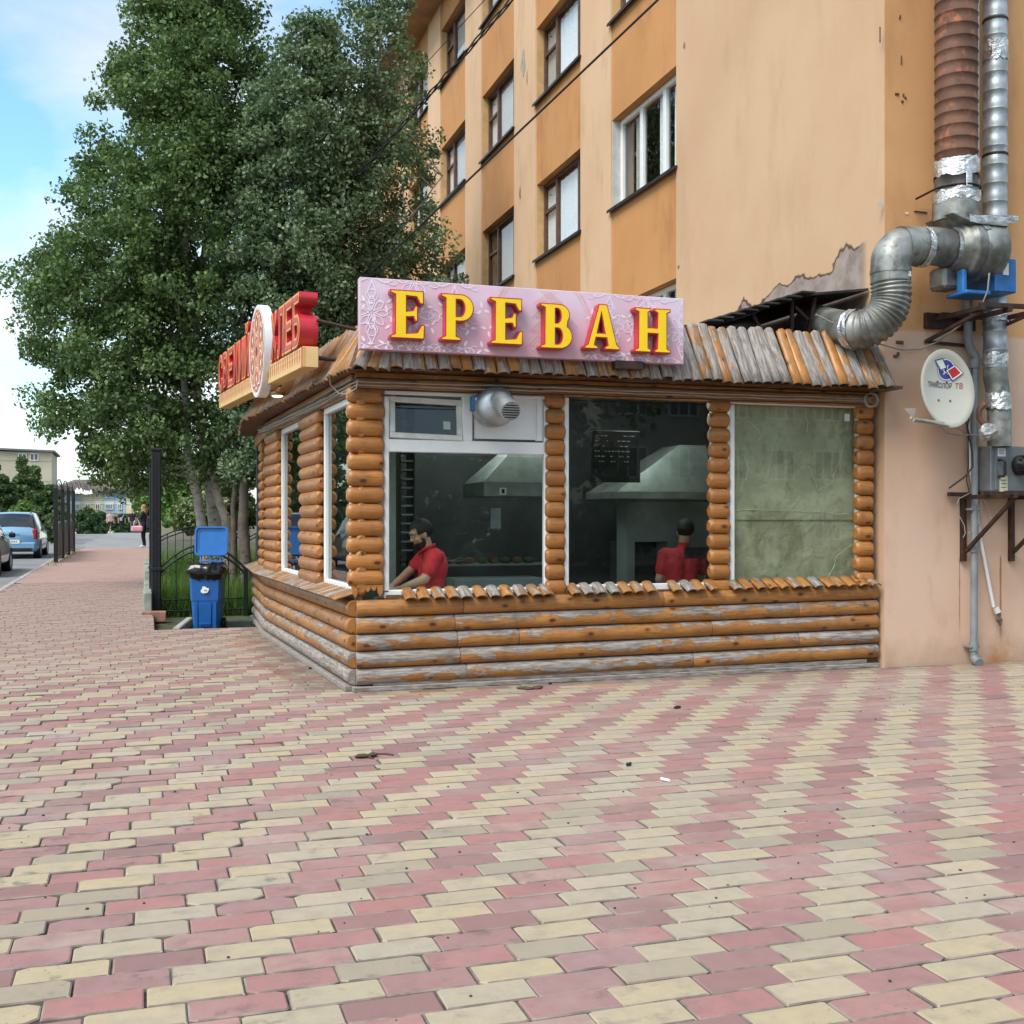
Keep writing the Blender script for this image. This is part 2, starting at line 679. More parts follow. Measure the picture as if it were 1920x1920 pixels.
def mk_plaster(name, a, b2, stain, kind=''):
    b = NB(name, .85, 0, .25)
    w = b.co('World')
    n = b.noise(.55, 6, w, .6)
    c = b.mix(b.step(n, .3, .7), a, b2)
    c = b.mix(b.step(b.noise(2.3, 5, b.co('World', True, (1, 1, .35)), .6), .49, .76, 0, .42), c, stain)
    sp = b.noise(14, 4, w, .65)
    c = b.mix(b.step(sp, .70, .76, 0, .35), c, stain)
    if kind == 'gable':
        xyz = b.sep(w)
        edge = b.ma('ADD', xyz[2], b.ma('MULTIPLY', b.ma('SUBTRACT', b.noise(2.2, 4, w), .5), .12))
        low = b.step(edge, 3.47, 3.43)
        pk = b.mix(b.step(n, .3, .7), (.59, .385, .275), (.64, .45, .34))
        pk = b.mix(b.step(b.noise(3, 5, b.co('World', True, (1, 1, .5)), .6), .52, .75, 0, .4), pk, (.42, .27, .18))
        c = b.mix(low, c, pk)
        # dirt splashed up from the pavement, rust runs below the bracket feet
        sx = b.ma('ADD', b.ma('MULTIPLY', b.noise(4, 4, w), .5), xyz[2])
        c = b.mix(b.step(sx, .62, .18, 0, .45), c, (.26, .17, .10))
        for x0, z0, z1, ww, st in ((8.075, 0.25, 1.08, .012, .75), (8.60, 0.15, 1.1, .018, .85), (8.30, 1.8, 3.2, .12, .3), (7.75, 3.5, 4.7, .3, .3), (8.0, 4.6, 8.5, .17, .25)):
            m = b.ma('ABSOLUTE', b.ma('SUBTRACT', xyz[0], x0))
            m = b.ma('ADD', m, b.ma('MULTIPLY', b.ma('SUBTRACT', b.noise(7, 3, w), .5), ww * 1.2))
            m = b.ma('MULTIPLY', b.step(m, ww, ww * .25), b.ma('MULTIPLY', b.step(xyz[2], z0, z0 + .3), b.step(xyz[2], z1 + .05, z1)))
            c = b.mix(b.ma('MULTIPLY', m, st), c, (.30, .13, .045) if ww < .05 else (.20, .13, .08))
        m = b.ma('ABSOLUTE', b.ma('SUBTRACT', xyz[0], 8.6))
        m = b.ma('MULTIPLY', b.step(m, .28, .05), b.step(sx, .55, .2))
        c = b.mix(b.ma('MULTIPLY', m, .8), c, (.36, .15, .03))
    if kind == 'bay':
        # plaster fallen off above the lean-to roof
        xyz = b.sep(w)
        q = b.ma('ADD', xyz[2], b.ma('MULTIPLY', b.ma('SUBTRACT', b.noise(1.9, 3, w), .5), .75))
        yy = b.ma('MULTIPLY', b.step(xyz[1], 9.95, 10.15), b.step(xyz[1], 13.6, 12.9))
        up = b.ma('SUBTRACT', q, b.ma('MULTIPLY', b.ma('SUBTRACT', 11.6, xyz[1]), .10))
        pm = b.ma('MULTIPLY', b.step(up, 4.27, 4.25), yy)
        rim = b.ma('MULTIPLY', b.step(up, 4.31, 4.28), yy)
        c = b.mix(rim, c, (.10, .06, .045))
        gp = b.mix(b.step(b.noise(5, 6, w, .65), .35, .65), (.235, .185, .16), (.36, .29, .26))
        c = b.mix(pm, c, gp)
    b.col(c)
    b.bump(b.ma('ADD', b.noise(60, 4, w), b.ma('MULTIPLY', n, 2)), .25, .006)
    return b.m


PL_LIGHT = mk_plaster('cream_plaster', (.60, .385, .235), (.65, .435, .28), (.42, .25, .135))
PL_BAY = mk_plaster('blank_bay_plaster', (.54, .345, .21), (.58, .39, .25), (.45, .285, .165), 'bay')
PL_DARK = mk_plaster('ochre_plaster', (.49, .23, .09), (.54, .27, .11), (.25, .11, .042))
PL_GABLE = mk_plaster('gable_plaster', (.56, .285, .125), (.62, .345, .165), (.38, .19, .08), 'gable')
PVC = flat('white_plastic', (.76, .77, .77), .35, 0, .05, 3)
PVC_OLD = flat('old_white_plastic', (.62, .62, .58), .45, 0, .12, 8)
BROWN_FR = flat('brown_frame', (.10, .042, .025), .5, 0, .25, 8)
SILL = flat('black_sill', (.022, .02, .02), .55, 0.2, .3, 6)
STEEL_BR = flat('brown_steel', (.045, .022, .016), .6, .3, .35, 12, .2)
BLACK = flat('black_paint', (.012, .013, .016), .45, .2, .3, 10)
GALV = NB('galvanised', .52, .8)
GALV.col(GALV.mix(GALV.step(GALV.noise(7, 5, GALV.co('World')), .3, .7), (.30, .33, .35), (.50, .54, .57)))
GALV = GALV.m


def mk_dull():
    b = NB('oily_galvanised', .5, .55)
    w = b.co('World')
    c = b.mix(b.step(b.noise(4, 6, w), .35, .68), (.13, .13, .115), (.33, .34, .325))
    c = b.mix(b.step(b.noise(9, 5, w), .52, .75, 0, .7), c, (.075, .065, .045))
    b.col(c)
    b.bump(b.noise(30, 3, w), .15, .004)
    return b.m


def mk_rust():
    b = NB('rusty_duct', .75, .25)
    w = b.co('World')
    c = b.mix(b.step(b.noise(3, 6, w), .3, .7), (.085, .04, .025), (.16, .075, .045))
    c = b.mix(b.step(b.noise(8, 6, w), .52, .72), c, (.30, .105, .045))
    c = b.mix(b.step(b.noise(5, 5, b.co('World', True, (1, 1, 2)), .6), .60, .74, 0, .8), c, (.05, .035, .03))
    b.col(c)
    b.bump(b.noise(40, 4, w), .3, .004)
    return b.m


def mk_foil():
    b = NB('foil_tape', .34, .9)
    w = b.co('World')
    b.col(b.mix(b.step(b.noise(6, 4, w), .35, .65), (.40, .41, .42), (.80, .81, .82)))
    b.bump(b.noise(17, 5, b.co('World', True, (1, 1, 2.2)), .6, .8), .75, .02)
    return b.m


DULL, RUST, FOIL = mk_dull(), mk_rust(), mk_foil()
GREYPIPE = flat('grey_plastic_pipe', (.20, .22, .24), .5, 0, .15, 5)
MACHINE = flat('grey_machine_paint', (.17, .18, .185), .45, .3, .15, 5)
BLUE_PAINT = flat('blue_paint', (.02, .13, .36), .4, .1, .2, 8)
WIRE = flat('black_wire', (.02, .02, .022), .6)
WIRE_G = flat('grey_wire', (.30, .27, .24), .6)
WHITE = flat('white_paint', (.74, .76, .78), .4, 0, .04)
RED = flat('red_plastic', (.46, .022, .035), .32, 0, .08, 5)
YEL = flat('yellow_plastic', (.90, .60, .012), .35, 0, .03, 4)
ORANGE_OUT = flat('orange_plastic', (.78, .30, .05), .4, 0, .05)
CREAM = flat('cream_plastic', (.80, .55, .27), .4, 0, .06)
CREAM_F = flat('cream_band', (.68, .42, .15), .45, 0, .06)


def mk_glass(name, tint, gl=1.0, rough=.0, ior=1.5):
    m = bpy.data.materials.new(name)
    m.use_nodes = True
    t = m.node_tree
    t.nodes.clear()
    o = t.nodes.new('ShaderNodeOutputMaterial')
    tr = t.nodes.new('ShaderNodeBsdfTransparent')
    tr.inputs[0].default_value = (*tint, 1)
    gs = t.nodes.new('ShaderNodeBsdfGlossy')
    gs.inputs['Roughness'].default_value = rough
    gs.inputs['Color'].default_value = (gl, gl, gl, 1)
    fr = t.nodes.new('ShaderNodeFresnel')
    fr.inputs[0].default_value = ior
    mx = t.nodes.new('ShaderNodeMixShader')
    ge = t.nodes.new('ShaderNodeNewGeometry')
    inv = t.nodes.new('ShaderNodeMath')
    inv.operation = 'SUBTRACT'
    inv.inputs[0].default_value = 1.0
    t.links.new(ge.outputs['Backfacing'], inv.inputs[1])
    mu = t.nodes.new('ShaderNodeMath')
    mu.operation = 'MULTIPLY'
    t.links.new(fr.outputs[0], mu.inputs[0])
    t.links.new(inv.outputs[0], mu.inputs[1])
    t.links.new(mu.outputs[0], mx.inputs[0])
    t.links.new(tr.outputs[0], mx.inputs[1])
    t.links.new(gs.outputs[0], mx.inputs[2])
    t.links.new(mx.outputs[0], o.inputs[0])
    return m


GLASS = mk_glass('shop_glass', (.88, .92, .90), 1, .0, 1.5)
GLASS_3 = mk_glass('covered_glass', (.90, .93, .92), 1, .0, 1.75)
GLASS_SIDE = mk_glass('side_glass', (.60, .66, .62), 1, .0, 1.6)
GLASS_H = mk_glass('house_glass', (.92, .94, .95), 1, .005, 1.8)
GLASS_CAR = mk_glass('car_glass', (.12, .13, .14), 1, .0, 1.5)


def mk_leaf(name, a, b2, c3):
    b = NB(name, .5, 0, .35)
    t = b.attr('tint', 'GEOMETRY')
    c = b.mix(b.step(t, 0, .6), a, b2)
    c = b.mix(b.step(t, .6, 1.0), c, c3)
    b.col(c)
    tl = b.n('ShaderNodeBsdfTranslucent')
    b.l(b.mix(.5, c, (.12, .20, .02)), tl.inputs[0])
    mx = b.n('ShaderNodeMixShader')
    mx.inputs[0].default_value = .30
    out = b.t.nodes['Material Output']
    b.l(b.p.outputs[0], mx.inputs[1])
    b.l(tl.outputs[0], mx.inputs[2])
    b.l(mx.outputs[0], out.inputs[0])
    return b.m


LEAF_A = mk_leaf('birch_leaf_green', (.060, .104, .036), (.108, .182, .062), (.20, .29, .11))
LEAF_B = mk_leaf('birch_leaf_greyish', (.075, .125, .066), (.135, .205, .11), (.26, .33, .20))
LEAF_C = mk_leaf('bush_leaf', (.07, .14, .035), (.12, .23, .055), (.22, .34, .10))
LEAF_D = mk_leaf('dark_bush_leaf', (.035, .07, .028), (.065, .12, .045), (.11, .18, .065))
GRASSM = mk_leaf('grass_blade', (.06, .13, .02), (.10, .20, .03), (.20, .30, .07))


def mk_bark(name, a, b2, dk):
    b = NB(name, .85)
    w = b.co('World')
    c = b.mix(b.step(b.noise(6, 5, w), .3, .7), a, b2)
    band = b.noise(5, 5, b.co('World', True, (1.2, 1.2, 5)), .65)
    c = b.mix(b.step(band, .58, .68), c, dk)
    b.col(c)
    b.bump(band, .5, .01)
    return b.m


BARK = mk_bark('birch_bark', (.34, .29, .25), (.52, .47, .43), (.045, .035, .03))
BARK_D = mk_bark('dark_bark', (.07, .055, .045), (.13, .105, .085), (.03, .024, .02))


# ================================================================== GROUND
def strip(name, x0, x1, ys, dz, mat, kind='structure', label=None):
    g = G()
    vs, fs = [], []
    for y in ys:
        vs += [(x0, y, gz(y) + dz), (x1, y, gz(y) + dz)]
    for i in range(len(ys) - 1):
        fs.append((2 * i, 2 * i + 1, 2 * i + 3, 2 * i + 2))
    g.add(vs, fs)
    o = obj(name, g, mat, kind=kind)
    if label:
        o['label'] = label
    return o


YS_FAR = [-60, 0, 10, 14, 20, 26, 32, 38, 44, 46, 52, 60, 70, 80, 86, 90, 94, 98, 102, 106, 110, 114, 118, 122, 126, 130, 160, 260, 700, 1600]
strip('ground', -900, 900, YS_FAR, -.16, SOIL, label='brown soil under the whole street')
strip('road', -11.5, -2.80, [-30, 0, 10, 14, 20, 26, 32, 38, 44, 46, 52, 60, 70, 80, 86, 90, 94, 98, 102, 106, 110, 114, 118, 122, 126, 130, 150], -.09, ASPHALT, label='grey asphalt road with cars beside the path')
PATH_X0, PATH_X1 = -2.68, .10
pav = strip('pavement', PATH_X0, 13.0, [-8, 0, 4, 8, 12, 14, 15.9], -.012, BED, label='pink and yellow brick pavement in front of the kiosk')
strip('path_bed', PATH_X0, PATH_X1, [15.9, 18, 20, 22, 24, 26.0], -.012, BED, label='joint sand under the brick path')
strip('path', PATH_X0, PATH_X1, [26.0, 30, 34, 38, 42, 46.2], -.002, FARPAVE, label='pale red brick path running along the fence')
strip('asphalt_path', PATH_X0 + .05, PATH_X1, [46.2, 50, 56, 62, 70, 78, 86, 90, 94, 98, 104, 110], -.008, mk_asphalt('path_asphalt', (.20, .205, .21), (.26, .265, .27)), label='grey asphalt path beyond the brick paving')

# pavers ------------------------------------------------------------
PL_, PW_, PH_ = .302, .151, .05
p0 = onZ(1192.5, 1771, 0)           # top-left corner of a known yellow paver


def paver_outline(wear, rg):
    a, b2 = PL_ / 2 - .0022, PW_ / 2 - .0022
    pts = []
    for (sx, sy) in ((-1, -1), (1, -1), (1, 1), (-1, 1)):
        c = .003 + wear * rg.random() ** 1.5 * .048
        p1 = (sx * (a - c), sy * b2)
        p2 = (sx * a, sy * (b2 - c * (.5 + rg.random() * .4)))
        pts += ([p2, p1] if sx * sy > 0 else [p1, p2])
    out = []
    for i, p in enumerate(pts):
        q = pts[(i + 1) % 8]
        out.append(p)
        if abs(p[0] - q[0]) > .1:
            for t in (.33, .66):
                k = wear * rg.random() * .006
                out.append((p[0] + (q[0] - p[0]) * t, p[1] + (q[1] - p[1]) * t - math.copysign(k, p[1])))
    return out


def paver_geo(g, outline, M, be=.0055):
    n = len(outline)
    top, rim, bot = [], [], []
    for x, y in outline:
        k = 1 - be / PL_ * 2
        k2 = 1 - be / PW_ * 2
        top.append((x * k, y * k2, 0))
        rim.append((x, y, -be * .8))
        bot.append((x, y, -PH_))
    vs = top + rim + bot
    fs = [tuple(range(n))]
    for i in range(n):
        j = (i + 1) % n
        fs.append((n + i, n + j, j, i))
        fs.append((2 * n + i, 2 * n + j, n + j, n + i))
    b0 = len(g.m)
    g.add(vs, fs, 0, False, M)
    for i in range(1, len(fs), 2):
        if (i // 2) % 5 or n < 10:
            g.m[b0 + i] = 1
        g.m[b0 + i + 1] = 1


rgp = random.Random(3)
variants = {}
for wl in range(3):
    for k in range(7):
        g = G()
        ol = paver_outline((.12, .55, 1.0)[wl], rgp)
        paver_geo(g, ol, None)
        for c in 'yp':
            variants[(wl, k, c)] = g.mesh('paver', [PAV[(c, 'OBJECT')], JOINT])
        variants[(wl, k)] = ol

cells = []
row0 = math.floor((p0.y - 26) / PW_)
for row in range(-16, 160):
    y1 = p0.y + row * PW_             # far edge of this row (row grows away)
    yc = y1 - PW_ / 2
    if yc < 2.2 or yc > 26:
        continue
    rj = rgp.uniform(-.02, .02) + .035 * math.sin(row * 1.9)
    c0 = math.floor((-4 - p0.x) / PL_ - .42 * row)
    for col in range(c0, c0 + 58):
        xc = p0.x + (col + .42 * row + .5) * PL_ + rj
        # a shift of less than half a brick per row keeps the colour running in diagonals
        if xc < PATH_X0 or xc > 12:
            continue
        clip = 1.0
        if yc > 15.85:
            clip = min(1.0, (PATH_X1 - .005 - (xc - PL_ / 2)) / PL_)
            if clip < .12:
                continue
        wallx = 1.70 - (yc - 9.73) * .046
        if yc > 9.80 and xc > wallx + .28 and yc < 18:
            continue
        if yc > 9.80 and xc > 1.95:
            continue
        qx, qy, dep = to_px(xc, yc, gz(yc))
        mg = FPX * 1.0 / max(dep, 1)
        if dep < 1 or qx < -mg or qx > 1920 + mg or qy > 1920 + mg * .5:
            continue
        inside = -20 < qx < 1940 and qy < 1935
        cells.append((dep if inside else dep + 100, xc, yc, 'y' if col % 2 == 0 else 'p', clip))
cells.sort()
far_g = {'y': G(), 'p': G()}
far_t = {'y': [], 'p': []}
for i, (dk, xc, yc, c, clip) in enumerate(cells):
    q = to_px(xc, yc, 0)
    lft = max(0.0, min(1.0, (700 - q[0]) / 700)) * max(0.0, min(1.0, (13 - yc) / 4))
    wl = 2 if rgp.random() < lft * .75 else (1 if rgp.random() < .25 + lft * .5 else 0)
    hol = min(math.hypot((q[0] - hx_) / 1.6, q[1] - hy_) for hx_, hy_ in ((330, 1892), (105, 1540), (620, 1352), (180, 1470), (40, 1640), (420, 1905)))
    if hol < 16:
        wl = 2
    k = rgp.randrange(7)
    z = gz(yc)  + rgp.gauss(0, .0014) - (.007 * rgp.random() ** 2 if wl == 2 else 0)
    M = Matrix.Translation((xc + rgp.gauss(0, .0016), yc + rgp.gauss(0, .0012), z)) @ Matrix.Rotation(rgp.gauss(0, .005) + (math.pi if rgp.random() < .5 else 0), 4, 'Z') @ Matrix.Rotation(rgp.gauss(0, .004 + .006 * (wl == 2)), 4, 'X') @ Matrix.Rotation(rgp.gauss(0, .002 + .003 * (wl == 2)), 4, 'Y')
    if i < 300:
        put('paver', variants[(wl, k, c)], pav, M)
    else:
        nf = len(far_g[c].f)
        if clip < 1:
            M = Matrix.Translation((-(1 - clip) * PL_ / 2, 0, 0)) @ Matrix.Translation(M.translation) @ Matrix.Diagonal((clip, 1, 1, 1))
        paver_geo(far_g[c], variants[(wl, k)], M)
        far_t[c] += [rgp.random()] * (len(far_g[c].f) - nf)
for c in 'yp':
    me = far_g[c].mesh('pavers', [PAV[(c, 'GEO')], JOINT_F])
    a = me.attributes.new('tint', 'FLOAT', 'FACE')
    a.data.foreach_set('value', far_t[c])
    put('pavers', me, pav, kind='stuff')

# kerb stones beside the road and beside the garden --------------------
for y in range(6, 46):
    g = G()
    g.box((PATH_X0 - .062, y + .5, gz(y + .5) - .075), (.12, .985, .16), 0, .012)
    obj('kerb_stone', g, CONC, pav)
ks = thing('concrete_edging', 'low mossy concrete edging wall between the path and the garden fence', 'edging', (.06, 18.4, 0))
for i, y in enumerate((18.45, 20.4, 22.4, 24.4, 26.4, 28.4, 30.4, 32.4)):
    g = G()
    g.box((.01, y + .98, gz(y) + .0), (.13, 1.94, .62 if i == 0 else .36), 0, .015)
    obj('concrete_block', g, CONC_G, ks)
g = G()
g.box((.10, 18.12, .02), (.36, .22, .16), 0, .01)
obj('brick_block', g, flat('old_brick', (.30, .15, .11), .9, 0, .3, 12, .4), ks)
pk = thing('kerb_slab', 'short pale concrete kerb slab beside the blue bin', 'kerb', (.45, 16.2, 0))
g = G()
g.box((.50, 16.9, -.05), (.10, 1.7, .16), 0, .015, rz=R(-8))
obj('slab', g, CONC, pk)
g = G()
g.box((1.25, 17.2, -.06), (.5, .12, .14), 0, .015)
g.box((1.02, 17.1, -.08), (.18, .25, .2), 0, .012)
obj('slab', g, CONC_G, pk)

# ================================================================== APARTMENT BLOCK
FX, GY = 7.15, 9.68
apt = thing('apartment_building', 'five storey ochre plastered apartment block with brown windows behind the kiosk', 'building', (13, 20, 0))
BAY0, DW, PER, NB_ = 14.41, 2.36, 3.70, 13
SILLZ = [.50, 3.53, 6.56, 9.59, 12.62]
WH = 1.43
ROOFZ = 14.75
YEND = BAY0 + PER * NB_


def slab(x0, x1, y0, y1, z0, z1, name, mat, par=apt, ch=0.0):
    g = G()
    g.box(((x0 + x1) / 2, (y0 + y1) / 2, (z0 + z1) / 2), (x1 - x0, y1 - y0, z1 - z0), 0, ch)
    return obj(name, g, mat, par)


slab(FX, FX + .45, GY + .004, BAY0, -.3, ROOFZ, 'blank_bay', PL_BAY)
slab(FX + .003, 21, GY - .38, GY, -.3, ROOFZ, 'gable_wall', PL_GABLE).matrix_basis = Matrix.Translation((0, .38, 0))
slab(FX + .5, 20, GY + .5, YEND, -.3, ROOFZ - .05, 'core', flat('dark_room', (.10, .095, .09), .9)).matrix_basis = Matrix.Translation((.75, 0, 0))
for k in range(NB_):
    y0 = BAY0 + k * PER
    slab(FX, FX + .40, y0 + DW, y0 + PER, -.3, ROOFZ, 'pilaster', PL_LIGHT)
    prev = -.3
    for z in SILLZ + [None]:
        top = z if z is not None else ROOFZ
        slab(FX + .025, FX + .38, y0, y0 + DW, prev, top, 'spandrel', PL_DARK)
        if z is not None:
            prev = z + WH
roof = G()
roof.box((13, (GY + YEND) / 2, ROOFZ + .05), (13.2, YEND - GY + .5, .1), 1)
roof.add([(6.4, GY - .3, ROOFZ + .1), (6.4, YEND + .3, ROOFZ + .1), (13.5, YEND + .3, ROOFZ + 1.4), (13.5, GY - .3, ROOFZ + 1.4)], [(0, 3, 2, 1)], 0)
roof.add([(20.5, GY - .3, ROOFZ + .1), (20.5, YEND + .3, ROOFZ + .1), (13.5, YEND + .3, ROOFZ + 1.4), (13.5, GY - .3, ROOFZ + 1.4)], [(0, 1, 2, 3)], 0)
roof.box((6.4, (GY + YEND) / 2, ROOFZ + .04), (.06, YEND - GY + .6, .16), 0)
obj('roof', roof, [flat('roof_tin', (.16, .19, .21), .5, .4), flat('soffit', (.36, .20, .10), .8, 0, .2, 2)], apt)

CURT = flat('white_curtain', (.84, .84, .84), .8, 0, .08, 20)
CURT2 = flat('grey_curtain', (.50, .48, .44), .8, 0, .12, 20)


def house_window(par, k, si, style):
    y0, y1 = BAY0 + k * PER + .004, BAY0 + k * PER + DW - .004
    z0, z1 = SILLZ[si] + .004, SILLZ[si] + WH - .004
    x = FX + .20
    fm = BROWN_FR if style == 'wood' else PVC
    t = .055 if style == 'wood' else .075
    g = G()
    ym1 = y0 + (y1 - y0) * (.22 if style == 'wood' else .31)
    ym2 = y0 + (y1 - y0) * (.70 if style == 'wood' else .66)
    for (a, b2, c, d) in ((y0, y1, z0, z0 + t), (y0, y1, z1 - t, z1)):
        g.box((x, (a + b2) / 2, (c + d) / 2), (.07, b2 - a, d - c), 0, .006)
    for ym, w in ((y0 + t / 2, t), (y1 - t / 2, t), (ym1, t * 1.35), (ym2, t * 1.35)):
        g.box((x, ym, (z0 + z1) / 2), (.066, w, z1 - z0 - 2 * t), 0, .006)
    if style == 'wood':
        zz = z0 + (z1 - z0) * .62
        g.box((x - .004, (ym2 + y1) / 2, zz), (.06, y1 - ym2 - 2 * t, t * 1.1), 0, .005)
        g.box((x - .010, (ym2 + y1) / 2, (zz + z1) / 2), (.05, .02, .01))
    w = obj('window', g, fm, par)
    g = G()
    g.box((x + .012, (y0 + y1) / 2, (z0 + z1) / 2), (.006, y1 - y0 - t, z1 - z0 - t))
    obj('pane', g, GLASS_H, w)
    # reveal lining and sill
    rv = flat_cache('reveal_white' if style != 'wood' else 'reveal_tan', (.46, .47, .45) if style != 'wood' else (.54, .33, .15))
    for yy in (y0 + .001, y1 - .001):
        obj('reveal', G().box((FX + .105, yy, (z0 + z1) / 2), (.15, .012, z1 - z0 - .03)), rv, w)
    g = G()
    g.add([(FX - .055, y0 - .05, z0 - .035), (FX - .055, y1 + .05, z0 - .035), (FX + .19, y1 + .0, z0 + .012), (FX + .19, y0, z0 + .012),
           (FX - .055, y0 - .05, z0 - .085), (FX - .055, y1 + .05, z0 - .085), (FX + .0, y1 + .05, z0 - .05), (FX + .0, y0 - .05, z0 - .05)],
          [(0, 3, 2, 1), (0, 1, 5, 4), (4, 5, 6, 7), (0, 4, 7, 3), (1, 2, 6, 5)])
    obj('sill', g, SILL, w)
    # curtains hanging in the room
    rr = random.Random(k * 17 + si)
    if style == 'wood':
        spans = [(ym1 + .02, ym2 - .03)] if rr.random() < .92 else []
        if rr.random() < .9:
            spans.append((ym2 + .04, y1 - .05))
        if rr.random() < .5:
            spans.append((y0 + .05, ym1 - .04))
    else:
        spans = [(ym2 + .06, ym2 + .34), (ym1 + .06, ym1 + .30), (y0 + .1, ym1 - .2)]
    for (a, b2) in spans:
        g = G()
        n = 14
        vs = []
        top = z1 - .06 if rr.random() < .5 else z0 + (z1 - z0) * .93
        for i in range(n + 1):
            yy = a + (b2 - a) * i / n
            xx = x + .055 + .012 * math.sin(i * 2.1 + k)
            vs += [(xx, yy, z0 + .02), (xx, yy, top)]
        g.add(vs, [(2 * i, 2 * i + 2, 2 * i + 3, 2 * i + 1) for i in range(n)], 0, True)
        obj('curtain', g, CURT if rr.random() < .75 else CURT2, w)


_fc = {}


def flat_cache(name, c, **kw):
    if name not in _fc:
        _fc[name] = flat(name, c, .8, 0, .12, 5, **kw)
    return _fc[name]


for k in range(NB_):
    for si in range(5):
        if k > 7 and si < 1:
            continue
        house_window(apt, k, si, 'pvc' if (k == 0 and si in (1, 2)) or (k == 3 and si == 1) or (k == 5 and si in (1, 2)) else 'wood')

# ================================================================== KIOSK
KX0, KY, KX1 = 1.74, 9.78, 7.13      # front wall: left corner, plane, right end
TILT = .0078


def kz(x):
    return TILT * (x - 1.72)


kiosk = thing('log_kiosk', 'small bakery kiosk clad in orange half logs with wooden slat roof', 'kiosk', (4.4, 11.5, 0))
# left wall line and the slightly turned rear facet
LA, LB, LC = Vector((1.74, 9.78, 0)), Vector((1.515, 15.0, 0)), Vector((1.60, 17.6, 0))


def log_mesh(L, w, bulge, seg=9, ends=.012, flatback=True):
    """half log along local X (0..L), outward local -Y, height local Z"""
    g = G()
    prof = []
    for i in range(seg + 1):
        a = -math.pi / 2 + math.pi * i / seg
        prof.append((-bulge * math.cos(a) ** .8 if math.cos(a) > 0 else 0, w / 2 * math.sin(a)))
    xs = [(0, .93), (ends, 1.0)]
    nmid = max(1, int(L / .5))
    for i in range(1, nmid):
        xs.append((L * i / nmid, 1.0 + rnd.uniform(-.015, .015)))
    xs += [(L - ends, 1.0), (L, .93)]
    n = len(prof)
    vs, fs = [], []
    for x, k in xs:
        vs += [(x, p[0] * k, p[1] * k) for p in prof]
    for i in range(len(xs) - 1):
        for j in range(n - 1):
            fs.append((i * n + j, i * n + j + 1, (i + 1) * n + j + 1, (i + 1) * n + j))
    g.add(vs, fs, 0, True)
    g.add(vs[:n], [tuple(range(n))])
    g.add(vs[-n:], [tuple(reversed(range(n)))])
    return g


wall = obj('log_wall', G().box(((KX0 + KX1) / 2, KY + .06, .40), (KX1 - KX0, .10, .80)), WOOD_DARK, kiosk)
NL, LP = 5, .150
joints = [(872, 1295), (860, 1492), (855, 970, 1330), (850, 1492), (866, 1240)]
for c in range(NL):
    zc = .05 + LP * (c + .5)
    cuts = [KX0] + [onY(p, 1150, KY).x for p in joints[c]] + [KX1 - .02]
    for i in range(len(cuts) - 1):
        a, b = cuts[i] + .002, cuts[i + 1] - .002
        m = log_mesh(b - a, LP * .985, .075).mesh('log', WOOD)
        M = Matrix.Translation((a, KY, zc + kz(a))) @ Matrix.Rotation(-math.atan(TILT), 4, 'Y')
        put('log', m, wall, M, weather=(.64, .56, .44, .46, .02)[c] + rnd.uniform(-.14, .14) + (.0 if i else .12 * (c < 2)))
g = G()
g.box(((KX0 + KX1) / 2 - .02, KY - .02, .022), (KX1 - KX0 + .02, .09, .045), 0, .006)
g.box(((KX0 + KX1) / 2, KY - .015, .065), (KX1 - KX0 - .3, .06, .04), 0, .004)
put('base_board', g.mesh('base_board', WOOD), kiosk, weather=1.6)


def wall_side(P, Q, name, cuts_per):
    d = (P - Q).normalized()               # towards the camera (-Y)
    nin = Vector((-d.y, d.x, 0))           # inward (+X side)
    L = (P - Q).length
    M0 = Matrix(((d.x, nin.x, 0, Q.x), (d.y, nin.y, 0, Q.y), (0, 0, 1, 0), (0, 0, 0, 1)))
    g = G()
    g.box((L / 2, .06, .40), (L - .12, .10, .80), 0, 0, M0)
    w = obj(name, g, WOOD_DARK, kiosk)
    for c in range(NL):
        zc = .05 + LP * (c + .5)
        cuts = [0.0] + list(cuts_per[c]) + [L]
        for i in range(len(cuts) - 1):
            a, b = cuts[i] + .002, cuts[i + 1] - .002
            m = log_mesh(b - a, LP * .985, .075).mesh('log', WOOD)
            put('log', m, w, M0 @ Matrix.Translation((a, 0, zc)), weather=(.85, .48, .22, .0, .0)[c] + rnd.uniform(-.1, .1))
    g = G()
    g.box((L / 2, -.045, .025), (L, .09, .05), 0, .006, M0)
    put('base_board', g.mesh('base_board', WOOD), kiosk, weather=1.6)
    return M0, L


MS, LS = wall_side(LA, LB, 'side_log_wall', [(2.4,), (3.1,), (1.9, 4.2), (2.8,), (2.2,)])
MR, LR = wall_side(LB, LC, 'rear_log_wall', [(), (), (), (), ()])


def barrel(L, R_=.0745):
    """short log section with rounded ends: axis local X, centred"""
    g = G()
    e = min(.055, L * .24)
    prof = [(R_ * .58, -L / 2), (R_ * .86, -L / 2 + e * .25), (R_ * .95, -L / 2 + e * .6), (R_, -L / 2 + e), (R_ * 1.005, 0), (R_, L / 2 - e), (R_ * .95, L / 2 - e * .6), (R_ * .86, L / 2 - e * .25), (R_ * .58, L / 2)]
    g.lathe(prof, 14, 0, Matrix.Rotation(R(90), 4, 'Y'))
    return g


